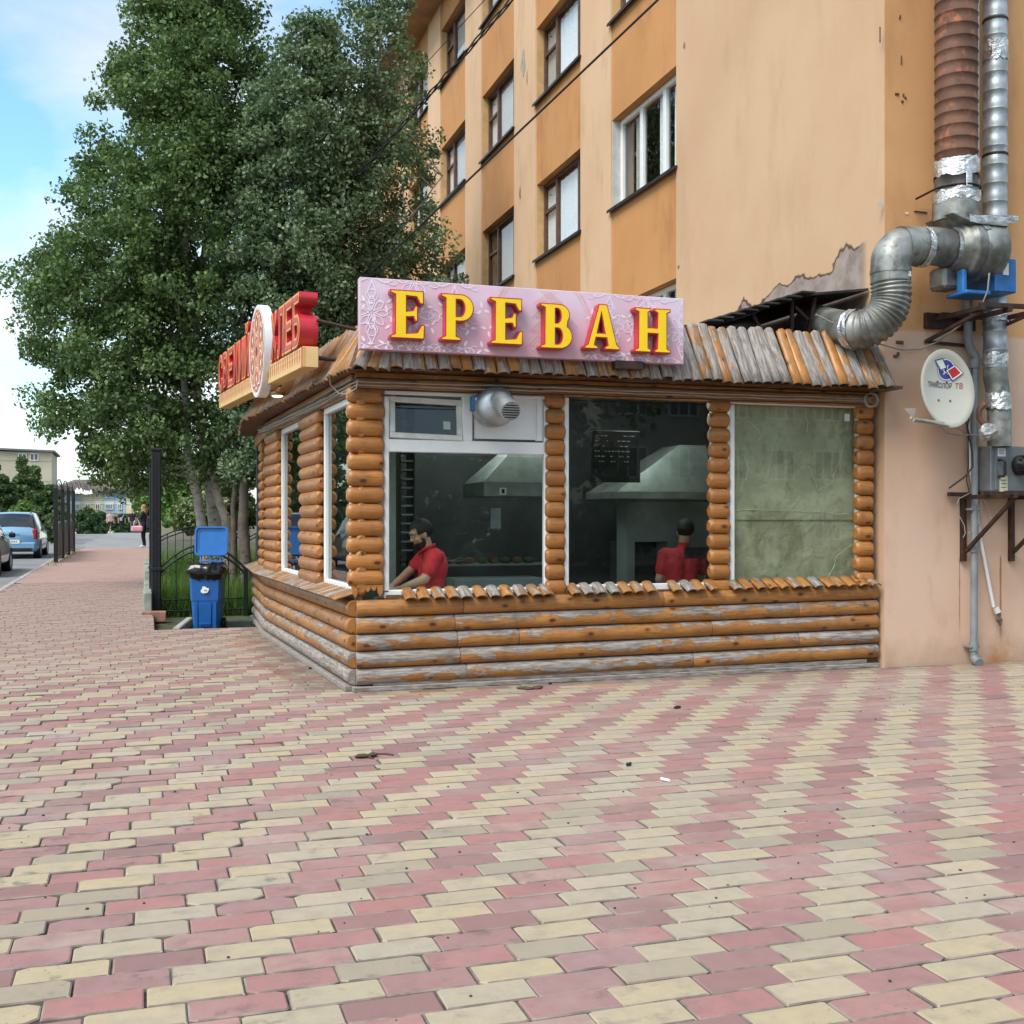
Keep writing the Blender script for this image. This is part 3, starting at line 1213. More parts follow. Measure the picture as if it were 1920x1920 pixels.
def post(xc, L, z0, z1, M0=None, yoff=.015, n=13, name='log_post'):
    """stack of short log sections, in wall coordinates (x along wall, y inward)"""
    M0 = M0 or Matrix.Translation((0, KY, 0))
    hz = (z1 - z0) / n
    g = G()
    g.box((xc, .05, (z0 + z1) / 2), (L * .55, .07, z1 - z0), 0, 0, M0)
    p = obj(name, g, WOOD_DARK, kiosk)
    m = barrel(L, hz * .503).mesh('log_section', WOOD_POST)
    for i in range(n):
        M = M0 @ Matrix.Translation((xc + rnd.uniform(-.004, .004), yoff, z0 + hz * (i + .5))) @ Matrix.Diagonal((rnd.uniform(.96, 1.03), rnd.uniform(.78, .86), rnd.uniform(.99, 1.03), 1)) @ Matrix.Rotation(rnd.uniform(-.03, .03), 4, 'Z')
        put('log_section', m, p, M, weather=(rnd.uniform(-.5, -.15)))
    return p


YF = KY - .055
for (a, b, ytop, ybot, n) in ((652, 723, 722, 1100, 12), (1026, 1063, 735, 1116, 13), (1335, 1373, 743, 1115, 13), (1611, 1643, 757, 1100, 12)):
    pa, pb = onY(a, ytop, YF), onY(b, ybot, YF)
    post((pa.x + pb.x) / 2, abs(pb.x - pa.x), pb.z, pa.z, None, .015, n)
# splintered stub under the corner post
g = G()
pc = onY(687, 1116, YF)
for i in range(5):
    x = pc.x - .12 + i * .055
    h = (.11, .045, .06, .05, .10)[i]
    g.prism([(x, pc.z + .085), (x + .004, pc.z + .085 - h * .55), (x + .014, pc.z + .085 - h * .8), (x + .026, pc.z + .085 - h), (x + .037, pc.z + .085 - h * .9), (x + .05, pc.z + .085 - h * .5), (x + .0545, pc.z + .085)], .05, 0, Matrix.Translation((0, KY + .02, 0)) @ Matrix.Rotation(R(90), 4, 'X'))
put('splintered_stub', g.mesh('splintered_stub', WOOD_POST), kiosk, weather=-.3)


def side_s(px, py_ref=1000):
    """distance along the left wall (from its far end) seen at pixel column px"""
    lo, hi = -3.0, LS
    for _ in range(50):
        m = (lo + hi) / 2
        P = LB + (LA - LB).normalized() * m
        if to_px(P.x, P.y, 1.5)[0] < px:
            lo = m
        else:
            hi = m
    return (lo + hi) / 2


for (a, b) in ((566, 603), (501, 525)):
    sa, sb = side_s(a), side_s(b)
    post((sa + sb) / 2, max(sb - sa, .32), .84, 2.63, MS, .0, 13)
post(LR - 1.1, .5, .84, 2.60, MR, .0, 13)
post(LS - .05, .16, .84, 2.63, MS, .05, 13)

# shop windows ---------------------------------------------------------
KHAKI = NB('khaki_insulation_sheet', .8)
wk = KHAKI.co('World')
kc = KHAKI.mix(KHAKI.step(KHAKI.noise(2.6, 6, wk, .65), .36, .64), (.35, .335, .205), (.49, .465, .31))
kc = KHAKI.mix(KHAKI.step(KHAKI.noise(7, 6, KHAKI.co('World', True, (1, 1, .6)), .65), .48, .68, 0, .8), kc, (.235, .22, .12))
kc = KHAKI.mix(KHAKI.step(KHAKI.noise(30, 3, wk), .55, .8, 0, .25), kc, (.20, .185, .10))
KHAKI.col(kc)
KHAKI.bump(KHAKI.noise(5, 5, wk, .6, 1.2), .8, .03)
KHAKI = KHAKI.m


def rect_frame(g, x0, x1, z0, z1, t, y, d, mi=0, tt=None, tb=None, ch=.006):
    tt = tt or t
    tb = tb or t
    g.box(((x0 + x1) / 2, y, z1 - tt / 2), (x1 - x0, d, tt), mi, ch)
    g.box(((x0 + x1) / 2, y, z0 + tb / 2), (x1 - x0, d, tb), mi, ch)
    for x in (x0 + t / 2, x1 - t / 2):
        g.box((x, y - .002, (z0 + z1) / 2), (t, d - .004, z1 - z0 - tt - tb + .002), mi, ch)


WY = KY + .045
# window 1 : bread window with tilted vent and fan panel
a, b = onY(719, 738, WY), onY(1027, 1108, WY)
x0, x1, z0, z1 = a.x, b.x, onY(719, 1122, WY).z, onY(870, 738, WY).z
g = G()
rect_frame(g, x0, x1, z0, z1, .045, WY, .07, 0, .03, .075)
zt0, zt1 = onY(870, 850, WY).z, onY(870, 827, WY).z
g.box(((x0 + x1) / 2, WY - .001, (zt0 + zt1) / 2), (x1 - x0 - .09, .068, zt1 - zt0), 0, .006)
xm0, xm1 = onY(866, 780, WY).x, onY(884, 780, WY).x
g.box(((xm0 + xm1) / 2, WY - .001, (zt1 + z1 - .03) / 2), (xm1 - xm0, .066, z1 - .03 - zt1), 0, .006)
g.box((onY(1010, 780, WY).x, WY - .001, (zt1 + z1) / 2), (.05, .06, z1 - zt1 - .03), 0, .004)
win1 = obj('shop_window', g, PVC, kiosk)
g = G()
g.box(((x0 + x1) / 2, WY + .004, (z0 + zt0) / 2 + .02), (x1 - x0 - .07, .006, zt0 - z0 - .09))
obj('pane', g, GLASS, win1)
g = G()
g.box(((xm1 + x1) / 2, WY + .008, (zt1 + z1) / 2), (x1 - xm1 - .06, .02, z1 - zt1 - .05), 0, .004)
obj('white_panel', g, PVC, win1)
# tilted vent sash
sw, sh = xm0 - x0 - .055, z1 - zt1 - .05
Mv = Matrix.Translation((x0 + .05, WY - .02, zt1 + .012)) @ Matrix.Rotation(R(-11), 4, 'X') @ Matrix.Rotation(R(1.5), 4, 'Y')
g = G()
for (cx, cz, wx, wz) in ((sw / 2, .025, sw, .05), (sw / 2, sh - .025, sw, .05), (.025, sh / 2, .05, sh - .1), (sw - .025, sh / 2, .05, sh - .1)):
    g.box((cx, 0, cz), (wx, .05, wz), 0, .006, Mv)
vs_ = obj('vent_sash', g, PVC_OLD, win1)
g = G()
g.box((sw / 2, .0, sh / 2), (sw - .08, .006, sh - .08), 0, 0, Mv)
obj('pane', g, mk_glass('vent_glass', (.42, .45, .43), 1, .02, 1.6), vs_)
g = G()
g.box((sw - .14, -.006, .14), (.065, .002, .075), 0, 0, Mv)
obj('sticker', g, flat('pale_sticker', (.42, .52, .46), .5), vs_)

# window 2
x0, x1 = onY(1056, 900, WY).x, onY(1340, 900, WY).x
z0, z1 = onY(1200, 1108, WY).z, onY(1200, 741, WY).z
g = G()
rect_frame(g, x0, x1, z0, z1, .045, WY, .07, 0, .035, .07)
win2 = obj('shop_window', g, PVC, kiosk)
g = G()
g.box(((x0 + x1) / 2, WY + .004, (z0 + z1) / 2), (x1 - x0 - .07, .006, z1 - z0 - .08))
obj('pane', g, GLASS, win2)
# window 3 : covered from inside
x0, x1 = onY(1366, 900, WY).x, onY(1612, 900, WY).x
z0, z1 = onY(1500, 1104, WY).z, onY(1500, 753, WY).z
g = G()
rect_frame(g, x0, x1, z0, z1, .05, WY, .07, 0, .045, .07)
win3 = obj('shop_window', g, PVC, kiosk)
g = G()
g.box(((x0 + x1) / 2, WY + .004, (z0 + z1) / 2), (x1 - x0 - .07, .006, z1 - z0 - .08))
obj('pane', g, GLASS_3, win3)
g = G()
nx, nz = 34, 34
zs = z0 + (z1 - z0) * .385
for (za, zb) in ((z0 + .02, zs), (zs - .03, z1 - .02)):
    vs = []
    off = .03 if za > z0 + .1 else .045
    for j in range(nz + 1):
        for i in range(nx + 1):
            xx = x0 + .02 + (x1 - x0 + .10) * i / nx
            zz = za + (zb - za) * j / nz
            d = .03 * mnoise.noise((xx * 2.2, zz * 2.2, 3)) + .022 * abs(mnoise.noise((xx * 3.1 + zz, zz * 3 - xx, 9))) ** .4
            vs.append((xx, WY + off + .03 + d, zz))
    g.add(vs, [(j * (nx + 1) + i, j * (nx + 1) + i + 1, (j + 1) * (nx + 1) + i + 1, (j + 1) * (nx + 1) + i) for j in range(nz) for i in range(nx)], 0, True)
sheet = obj('cover_sheet', g, KHAKI, win3)
g = G()
crack = [[(1405, 790), (1430, 815), (1420, 832)], [(1428, 800), (1475, 815), (1478, 822), (1462, 830), (1440, 838)], [(1450, 838), (1440, 890), (1432, 905)], [(1395, 850), (1405, 880), (1385, 930)], [(1585, 830), (1575, 860), (1560, 905), (1532, 920), (1515, 865)], [(1500, 930), (1485, 955)], [(1555, 1080), (1570, 1040), (1600, 1020)], [(1372, 956), (1450, 955), (1550, 962), (1602, 965)], [(1512, 762), (1515, 820)]]
for c in crack:
    cp_ = []
    for (ax_, ay_), (bx_, by_) in zip(c[:-1], c[1:]):
        for k_ in range(6):
            u_k = k_ / 6
            cp_.append(onY(ax_ + (bx_ - ax_) * u_k + rnd.uniform(-2.2, 2.2), ay_ + (by_ - ay_) * u_k + rnd.uniform(-1.6, 1.6), WY + .052))
    g.tube(cp_, [rnd.uniform(.0015, .005) for _ in cp_], 4)
obj('crease', g, flat('crease_white', (.66, .64, .50), .7), sheet)
g = G()
pp = onY(1588, 783, WY - .0)
g.box((pp.x, WY - .003, pp.z), (.06, .002, .075))
obj('sticker', g, flat('pale_sticker2', (.60, .66, .60), .5), win3)

# side windows on the left wall
for (a, b) in ((606, 652), (526, 565)):
    sa, sb = side_s(a) - .05, side_s(b) + .05
    g = G()
    z0, z1 = .86, 2.62
    for (cx, cz, wx, wz) in (((sa + sb) / 2, z0 + .03, sb - sa, .06), ((sa + sb) / 2, z1 - .03, sb - sa, .06), (sa + .03, (z0 + z1) / 2, .06, z1 - z0 - .12), (sb - .03, (z0 + z1) / 2, .06, z1 - z0 - .12)):
        g.box((cx, .05, cz), (wx, .07, wz), 0, .006, MS)
    w = obj('side_window', g, PVC, kiosk)
    g = G()
    g.box(((sa + sb) / 2, .052, (z0 + z1) / 2), (sb - sa - .08, .006, z1 - z0 - .08), 0, 0, MS)
    obj('pane', g, GLASS_SIDE, w)

# beams above the windows
g = G()
g.box(((KX0 + KX1) / 2, KY + .03, 2.735), (KX1 - KX0, .12, .15), 0, .01)
put('lintel_beam', g.mesh('lintel_beam', WOOD), kiosk, Matrix.Rotation(0, 4, 'Y'), weather=-1.2)
g = G()
g.box((LS / 2, .03, 2.71), (LS - .1, .12, .17), 0, .01, MS)
g.box((LR / 2, .03, 2.71), (LR, .12, .17), 0, .01, MR)
put('lintel_beam', g.mesh('lintel_beam', WOOD), kiosk, weather=-1.2)

# window ledges of overlapping slats ---------------------------------------
def slat_mesh(L, w, bulge, seg=7, ragged=.0, round_end=True, rg=rnd):
    """board along local X 0..L, convex towards local +Z, width along local Y"""
    g = G()
    vs, fs = [], []
    n = seg + 1
    xs = [0, L * .3, L * .62, L * .86, L * .96, L]
    for side in (0, 1):
        for xi, x in enumerate(xs):
            for i in range(n):
                u = -1 + 2 * i / seg
                z = bulge * math.sqrt(max(0, 1 - u * u * .95))
                xx = x
                if xi == 5 and round_end:
                    xx = L - (1 - math.sqrt(max(0, 1 - u * u * .9))) * w * .28 - ragged * rg.random()
                if xi == 4 and round_end:
                    xx = L * .95 - (1 - math.sqrt(max(0, 1 - u * u * .9))) * w * .26
                vs.append((xx, u * w / 2, z - side * .014))
    m = len(xs)
    o = m * n
    for i in range(m - 1):
        for j in range(seg):
            fs.append((i * n + j, (i + 1) * n + j, (i + 1) * n + j + 1, i * n + j + 1))
            fs.append((o + i * n + j, o + i * n + j + 1, o + (i + 1) * n + j + 1, o + (i + 1) * n + j))
    for i in range(m - 1):
        for j in (0, seg):
            q = (i * n + j, o + i * n + j, o + (i + 1) * n + j, (i + 1) * n + j)
            fs.append(q if j == 0 else tuple(reversed(q)))
    for i in (0, m - 1):
        for j in range(seg):
            q = (i * n + j, i * n + j + 1, o + i * n + j + 1, o + i * n + j)
            fs.append(q if i == 0 else tuple(reversed(q)))
    g.add(vs, fs, 0, True)
    return g


lv = [slat_mesh(.20, .112, .030, 7, .02, False).mesh('slat', WOOD) for _ in range(5)]
led = obj('window_ledge', G().box(((KX0 + KX1) / 2 + .1, KY + .01, .815), (KX1 - KX0 - .35, .06, .05)), WOOD_DARK, kiosk)
xa = onY(770, 1118, KY - .1).x
xb = onY(1640, 1105, KY - .1).x
n = int((xb - xa) / .128)
gaps = (onY(1047, 1110, KY - .1).x, onY(1255, 1110, KY - .1).x, onY(1354, 1110, KY - .1).x)
for i in range(n + 1):
    x = xa + (xb - xa) * i / n
    if abs(x - gaps[0]) < .07 or abs(x - gaps[1]) < .05 or abs(x - gaps[2]) < .07:
        continue
    M = frame((x + rnd.uniform(-.006, .006), KY + .05, .875 + kz(x)), Vector((rnd.uniform(-.05, .05), -1, -.42)), (1, 0, 0))
    M = M @ Matrix.Rotation(rnd.uniform(-.03, .03), 4, 'Z')
    if (M.to_3x3() @ Vector((0, 0, 1))).z < 0:
        M = M @ Matrix.Rotation(math.pi, 4, 'X')
    put('slat', rnd.choice(lv), led, M, weather=rnd.choice((.1, .35, .6, .95, .3)))
led2 = obj('side_ledge', G().box((LS / 2 + .1, .03, .82), (LS - .2, .06, .05), 0, 0, MS), WOOD_DARK, kiosk)
lv2 = [slat_mesh(.26, .112, .014, 5, .02, False).mesh('slat', WOOD) for _ in range(4)]
for (M0, L_) in ((MS, LS), (MR, LR)):
    nn = int(L_ / .115)
    for i in range(nn):
        s = .06 + (L_ - .12) * i / (nn - 1)
        d3 = M0.to_3x3()
        o3 = M0 @ Vector((s, .06, .885))
        M = frame(o3, d3 @ Vector((rnd.uniform(-.04, .04), -1, -.30)), d3 @ Vector((1, 0, 0)))
        if (M.to_3x3() @ Vector((0, 0, 1))).z < 0:
            M = M @ Matrix.Rotation(math.pi, 4, 'X')
        put('slat', rnd.choice(lv2), led2, M, weather=rnd.choice((.7, 1.0, .5, .9)))
        led2.children[-1]['weather'] = rnd.choice((.5, .8, .6, .35))

# slat roof ------------------------------------------------------------------
EY, EZ, TY, TZ = 9.38, 2.795, 9.74, 3.37
rf = G()
rf.box(((KX0 + KX1) / 2, KY - .14, 2.83), (KX1 - KX0 + .1, .42, .03), 0)
rf.box(((KX0 + KX1) / 2, KY - .02, 2.87), (KX1 - KX0, .10, .06), 0)
rf.add([(KX0 - .12, EY + .02, EZ + .00), (KX1 - .15, EY + .02, EZ + .00), (KX1 - .15, TY + .03, TZ - .06), (KX0 + .1, TY + .03, TZ - .06)], [(0, 1, 2, 3)])
g_l = [LA + Vector((-.10, -.30, 0)), LB + Vector((-.33, .0, 0)), LC + Vector((-.25, .0, 0))]
for (P, Q) in ((g_l[0], g_l[1]), (g_l[1], g_l[2])):
    up = Vector((.36, 0, .57))
    z0 = Vector((0, 0, EZ))
    rf.add([P + z0, Q + z0, Q + z0 + up, P + z0 + up], [(0, 1, 2, 3)])
    rf.add([P + z0 - Vector((0, 0, .01)), Q + z0 - Vector((0, 0, .01)), Q + z0 + Vector((.42, 0, .03)), P + z0 + Vector((.42, 0, .03))], [(0, 3, 2, 1)])
rf.add([(KX0 + .1, 9.75, 3.15), (KX1, 9.75, 3.15), (KX1, 17.6, 3.2), (KX0 + .1, 17.6, 3.2)], [(0, 1, 2, 3)])
roofk = obj('roof', rf, WOOD_DARK, kiosk)
rv_ = [slat_mesh(.685, .110, .036, 8, .01).mesh('slat', WOOD) for _ in range(6)]
rv2_ = [slat_mesh(.64, .116, .034, 7, .01).mesh('slat', WOOD) for _ in range(3)]
xa, xb = 1.70, 7.00
n = int((xb - xa) / .105)
for i in range(n + 1):
    x = xa + (xb - xa) * i / n
    M = frame((x + rnd.uniform(-.01, .01), EY, EZ + kz(x) * .5 - .005 + rnd.uniform(-.02, .01)), Vector((rnd.uniform(-.02, .02) + max(0, 2.1 - x) * .85, TY - EY, TZ - EZ)), (1, 0, 0))
    if (M.to_3x3() @ Vector((0, 0, 1))).z < 0:
        M = M @ Matrix.Rotation(math.pi, 4, 'X')
    M = M @ Matrix.Translation((0, 0, .004)) @ Matrix.Rotation(rnd.uniform(-.02, .02), 4, 'Z')
    w = rnd.choice((.1, .45, .8, 1.1, 1.3, 1.2, .6)) if x > 4.4 else rnd.choice((.1, .35, .65, .5))
    if x > 6.5:
        w = rnd.choice((.35, .8, .5))
    put('slat', rnd.choice(rv_), roofk, M, weather=w)
for (P, Q) in ((g_l[0], g_l[1]), (g_l[1], g_l[2])):
    nn = int((Q - P).length / .122)
    for i in range(nn + 1):
        t = i / nn
        o3 = P.lerp(Q, t) + Vector((0, 0, EZ - .005 + rnd.uniform(-.02, .01)))
        fan = max(0, 1 - t * nn / 6) * .18 if P is g_l[0] else 0
        M = frame(o3, Vector((.36, fan + rnd.uniform(-.01, .01), .57)), (Q - P))
        if (M.to_3x3() @ Vector((0, 0, 1))).z < 0:
            M = M @ Matrix.Rotation(math.pi, 4, 'X')
        put('slat', rnd.choice(rv2_), roofk, M, weather=rnd.choice((.05, .2, .45, .15, .6)))

# kiosk shell: floor, ceiling, back and partition walls of the dark shop -----
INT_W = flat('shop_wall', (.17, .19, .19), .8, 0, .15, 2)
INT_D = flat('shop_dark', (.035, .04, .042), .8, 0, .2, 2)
INT_C = flat('shop_ceiling', (.30, .31, .31), .8, 0, .08, 2)
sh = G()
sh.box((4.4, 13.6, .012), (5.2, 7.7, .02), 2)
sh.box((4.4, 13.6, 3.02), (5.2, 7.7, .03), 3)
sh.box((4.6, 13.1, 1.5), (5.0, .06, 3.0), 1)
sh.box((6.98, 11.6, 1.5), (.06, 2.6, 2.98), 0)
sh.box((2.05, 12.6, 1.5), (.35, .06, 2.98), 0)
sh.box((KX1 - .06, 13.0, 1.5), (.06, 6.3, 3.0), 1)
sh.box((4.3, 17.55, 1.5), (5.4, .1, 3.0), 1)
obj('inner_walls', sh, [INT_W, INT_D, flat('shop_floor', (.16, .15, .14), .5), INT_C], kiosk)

# small fittings of the kiosk: wall cables, square gutter, eave lamp, fan -----
def wobble(p, q, n, sag=.0, j=.006, rg=rnd):
    out = []
    for i in range(n + 1):
        t = i / n
        v = Vector(p).lerp(Vector(q), t)
        v.z -= sag * 4 * t * (1 - t)
        if 0 < i < n:
            v += Vector((rg.uniform(-j, j), rg.uniform(-j, j), rg.uniform(-j, j)))
        out.append(v)
    return out


cab = thing('cable_bundle', 'grey and black cables strung under the kiosk eave', 'cables', (1.7, 9.6, 2.7))
for i, (dz, r, m) in enumerate(((0, .008, WIRE_G), (-.03, .007, WIRE_G), (.03, .009, WIRE), (-.06, .006, WIRE))):
    g = G()
    g.tube(wobble((1.72, 9.60, 2.70 + dz), (6.95, 9.62, 2.73 + dz), 26), r, 6)
    obj('cable', g, m, cab)
    g = G()
    g.tube(wobble((1.72, 9.60, 2.70 + dz), LB + Vector((-.13, 0, 2.68 + dz)), 22, .02), r, 6)
    obj('cable', g, m, cab)
g = G()
pts = [onY(616, 700, 9.5), onY(620, 722, 9.6), onY(635, 738, 9.6), onY(652, 739, 9.55), onY(668, 728, 9.55), onY(672, 712, 9.55)]
g.tube(pts, .006, 6)
obj('cable', g, WIRE_G, cab)
coil = thing('cable_coil', 'coil of grey cable hanging on the last log post', 'cable coil', onY(1632, 750, 9.62))
g = G()
cc = onY(1632, 750, 9.62)
for k in range(4):
    g.tube([cc + Vector((.075 * math.cos(a) * (1 + .02 * k), -.008 * k, .075 * math.sin(a) * (1 - .03 * k))) for a in np.linspace(0, 6.28, 24, endpoint=False)], .008, 6, closed=True)
obj('coil', g, WIRE_G, coil)
gut = thing('gutter_spout', 'short square dark metal spout poking out under the pink signboard', 'gutter', (4.3, 9.3, 2.8))
a, b = onY(1148, 685, 9.36), onY(1205, 688, 9.30)
g = G()
g.box(((a.x + b.x) / 2, 9.33, a.z), (b.x - a.x, .10, .075), 0, .006)
g.box((b.x + .012, 9.33, a.z), (.02, .075, .05), 1)
obj('spout', g, [flat('brown_tin', (.06, .035, .025), .5, .3), BLACK], gut)
lamp = thing('eave_lamp', 'small lit round lamp recessed under the left eave', 'lamp', (1.3, 12, 2.75))
lp = atD(520, 742, 12.0)
g = G()
Ml = Matrix.Translation(lp)
g.lathe([(.075, .04), (.085, .015), (.07, 0)], 16, 0, Ml)
obj('rim', g, flat('lamp_brass', (.30, .22, .12), .35, .7), lamp)
em = bpy.data.materials.new('lit_lamp')
em.use_nodes = True
em.node_tree.nodes['Principled BSDF'].inputs['Emission Color'].default_value = (1, .9, .6, 1)
em.node_tree.nodes['Principled BSDF'].inputs['Emission Strength'].default_value = 2.2
g = G()
g.lathe([(.06, -.004), (.04, -.016), (0.001, -.02)], 14, 0, Ml, True, False)
obj('bulb', g, em, lamp)
# two dead recessed lamps further along
for (px, py, dd) in ((596, 717, 10.6), (482, 765, 14.4)):
    q = atD(px, py, dd)
    l2 = thing('eave_lamp', 'unlit recessed lamp under the left eave near the front corner' if px > 550 else 'unlit recessed lamp at the far end of the left eave', 'lamp', q)
    g = G()
    g.lathe([(.07, .03), (.075, .01), (.055, 0)], 14, 0, Matrix.Translation(q))
    obj('rim', g, flat_cache('dull_brass', (.18, .15, .11)), l2)

# round galvanised blower in the white panel
fan = thing('window_blower', 'round galvanised snail fan with slotted outlet mounted on the white window panel', 'fan', onY(930, 765, 9.72))
fc = onY(929, 763, 9.60)
Mf = Matrix.Translation(fc) @ Matrix.Rotation(R(90), 4, 'X')
g = G()
g.lathe([(.05, -.17), (.15, -.165), (.178, -.13), (.182, -.05), (.182, .03), (.165, .075), (.11, .11), (.001, .125)], 28, 0, Mf)
obj('casing', g, GALV, fan)
g = G()
o3 = onY(936, 750, 9.50)
e3 = onY(958, 771, 9.22)
g.tube([o3, o3.lerp(e3, .5), e3], [.088, .09, .09], 20, 0, True)
outl = obj('outlet', g, GALV, fan)
axis = (e3 - o3).normalized()
ax_x = Vector((0, 0, 1)).cross(axis).normalized()
ax_y = axis.cross(ax_x)
oe = e3 + axis * .004
Mo = Matrix(((ax_x.x, ax_y.x, axis.x, oe.x), (ax_x.y, ax_y.y, axis.y, oe.y), (ax_x.z, ax_y.z, axis.z, oe.z), (0, 0, 0, 1)))
g = G()
g.lathe([(.078, -.002), (.001, -.002)], 20, 0, Mo, False, False)
obj('grille_back', g, BLACK, outl)
g = G()
for i in range(7):
    v = -.066 + i * .022
    wv = math.sqrt(.08 ** 2 - v * v) * 1.9
    g.box((0, v, .002), (wv, .009, .006), 0, .001, Mo)
obj('slat', g, GALV, outl)
g = G()
bx = onY(891, 757, 9.70)
g.box((bx.x, 9.70, bx.z), (.075, .10, .14), 0, .008)
for dz in (-.035, .035):
    g.lathe([(.018, 0), (.018, .01)], 10, 1, Matrix.Translation((bx.x, 9.648, bx.z + dz)) @ Matrix.Rotation(R(90), 4, 'X'))
obj('switch_box', g, [BLUE_PAINT, PVC], fan)

# ================================================================== SIGNS
def arc(cx, cy, rx, ry, a0, a1, n=9):
    return [(cx + rx * math.cos(R(a0 + (a1 - a0) * i / n)), cy + ry * math.sin(R(a0 + (a1 - a0) * i / n))) for i in range(n + 1)]


GLYPH = {
    'Е': [[(0, 0), (.74, 0), (.75, .31), (.67, .31), (.58, .15), (.36, .13), (.36, .44), (.49, .45), (.53, .36), (.60, .36), (.60, .69), (.53, .69), (.49, .60), (.36, .58), (.36, .87), (.56, .86), (.64, .72), (.73, .72), (.73, 1), (0, 1), (0, .93), (.10, .89), (.10, .11), (0, .07)]],
    'Р': [[(0, 0), (.47, 0), (.47, .07), (.36, .11), (.36, .41)] + arc(.46, .705, .30, .295, -90, 90, 12) + [(0, 1), (0, .93), (.10, .89), (.10, .11), (0, .07)],
          [(.36, .53)] + arc(.43, .70, .11, .17, -90, 90, 8) + [(.36, .87)]],
    'В': [[(0, 0)] + arc(.45, .285, .31, .285, -90, 52, 10) + arc(.44, .76, .26, .24, -35, 90, 8) + [(0, 1), (0, .93), (.10, .89), (.10, .11), (0, .07)],
          [(.36, .12)] + arc(.41, .285, .10, .165, -90, 90, 7) + [(.36, .45)],
          [(.36, .58)] + arc(.40, .73, .08, .15, -90, 90, 7) + [(.36, .88)]],
    'А': [[(0, 0), (.36, 0), (.36, .07), (.27, .11), (.31, .25), (.57, .25), (.61, .11), (.53, .07), (.53, 0), (.94, 0), (.94, .07), (.86, .12), (.60, 1), (.38, 1), (.09, .12), (0, .07)],
          [(.345, .37), (.535, .37), (.44, .74)]],
    'Н': [[(0, 0), (.41, 0), (.41, .07), (.34, .11), (.34, .42), (.56, .42), (.56, .11), (.49, .07), (.49, 0), (.90, 0), (.90, .07), (.81, .11), (.81, .89), (.90, .93), (.90, 1), (.49, 1), (.49, .93), (.56, .89), (.56, .57), (.34, .57), (.34, .89), (.41, .93), (.41, 1), (0, 1), (0, .93), (.09, .89), (.09, .11), (0, .07)]],
}


def curve_mesh(name, loops, ext, mat, M, offset=0.0, bevel=0.0):
    cu = bpy.data.curves.new(name, 'CURVE')
    cu.dimensions = '2D'
    cu.fill_mode = 'BOTH'
    cu.extrude = ext
    cu.offset = offset
    cu.bevel_depth = bevel
    for lp_ in loops:
        s = cu.splines.new('POLY')
        s.points.add(len(lp_) - 1)
        for i, p in enumerate(lp_):
            s.points[i].co = (p[0], p[1], 0, 1)
        s.use_cyclic_u = True
    return _to_mesh(name, cu, mat, M)


def _to_mesh(name, cu, mat, M):
    t = bpy.data.objects.new('temp', cu)
    COL.objects.link(t)
    dg = bpy.context.evaluated_depsgraph_get()
    me = bpy.data.meshes.new_from_object(t.evaluated_get(dg))
    bpy.data.objects.remove(t)
    me.name = name
    me.materials.clear()
    me.materials.append(mat)
    me.transform(M)
    me.update()
    return me


def text_mesh(name, txt, size, ext, mat, M, offset=0.0, sx=1.0, shear=0.0):
    cu = bpy.data.curves.new(name, 'FONT')
    cu.body = txt
    cu.size = size
    cu.extrude = ext
    cu.offset = offset
    cu.shear = shear
    cu.align_x = 'CENTER'
    return _to_mesh(name, cu, mat, M @ Matrix.Diagonal((sx, 1, 1, 1)))


# pink signboard
SY = 9.30
c00, c10, c11, c01 = onY(676, 655, SY), onY(1281, 682, SY), onY(1283, 562, SY), onY(673, 517, SY)
SX0, SX1, SZ0, SZ1 = (c00.x + c01.x) / 2, (c10.x + c11.x) / 2, (c00.z + c10.z) / 2, (c01.z + c11.z) / 2
SW, SH = SX1 - SX0, SZ1 - SZ0
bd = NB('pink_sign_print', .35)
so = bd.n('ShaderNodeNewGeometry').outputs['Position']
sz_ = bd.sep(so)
cl = bd.mix(bd.step(sz_[2], SZ0, SZ1), (.62, .36, .44), (.72, .58, .70))  # lighting gradient painted into the board colour: darker low, paler towards the top
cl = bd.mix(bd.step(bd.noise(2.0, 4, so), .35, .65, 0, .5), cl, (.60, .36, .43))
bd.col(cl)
sign = thing('pink_signboard', 'pink patterned signboard with yellow letters above the front windows', 'sign', (SX0, SY, SZ0))
g = G()
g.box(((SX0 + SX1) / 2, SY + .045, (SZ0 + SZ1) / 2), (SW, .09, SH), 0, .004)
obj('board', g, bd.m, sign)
PRINT = flat('pale_print', (.84, .74, .84), .4, 0, .03)
PRINT2 = flat('gold_print', (.72, .50, .44), .4, 0, .05)


_rb = [0]


def ribbon(g, pts, w, y, closed=False, mi=0):
    """flat line printed on the board, in board coordinates (metres)"""
    n = len(pts)
    _rb[0] += 1
    y = y - (_rb[0] % 97) * .00004
    vs, fs = [], []
    for i, p in enumerate(pts):
        q0 = pts[i - 1] if (i > 0 or closed) else p
        q1 = pts[(i + 1) % n] if (i < n - 1 or closed) else p
        dx, dz = q1[0] - q0[0], q1[1] - q0[1]
        l = math.hypot(dx, dz) or 1
        nx_, nz_ = -dz / l * w / 2, dx / l * w / 2
        for s_ in (1, -1):
            x = min(max(p[0] + nx_ * s_, .006), SW - .006)
            z = min(max(p[1] + nz_ * s_, .006), SH - .006)
            vs.append((SX0 + x, y, SZ0 + z))
    for i in range(n if closed else n - 1):
        j = (i + 1) % n
        fs.append((2 * i, 2 * i + 1, 2 * j + 1, 2 * j))
    g.add(vs, fs, mi)


def circ(cx, cz, r, a0=0, a1=360, n=24):
    return [(cx + r * math.cos(R(a0 + (a1 - a0) * i / n)), cz + r * math.sin(R(a0 + (a1 - a0) * i / n))) for i in range(n + (0 if a1 - a0 == 360 else 1))]


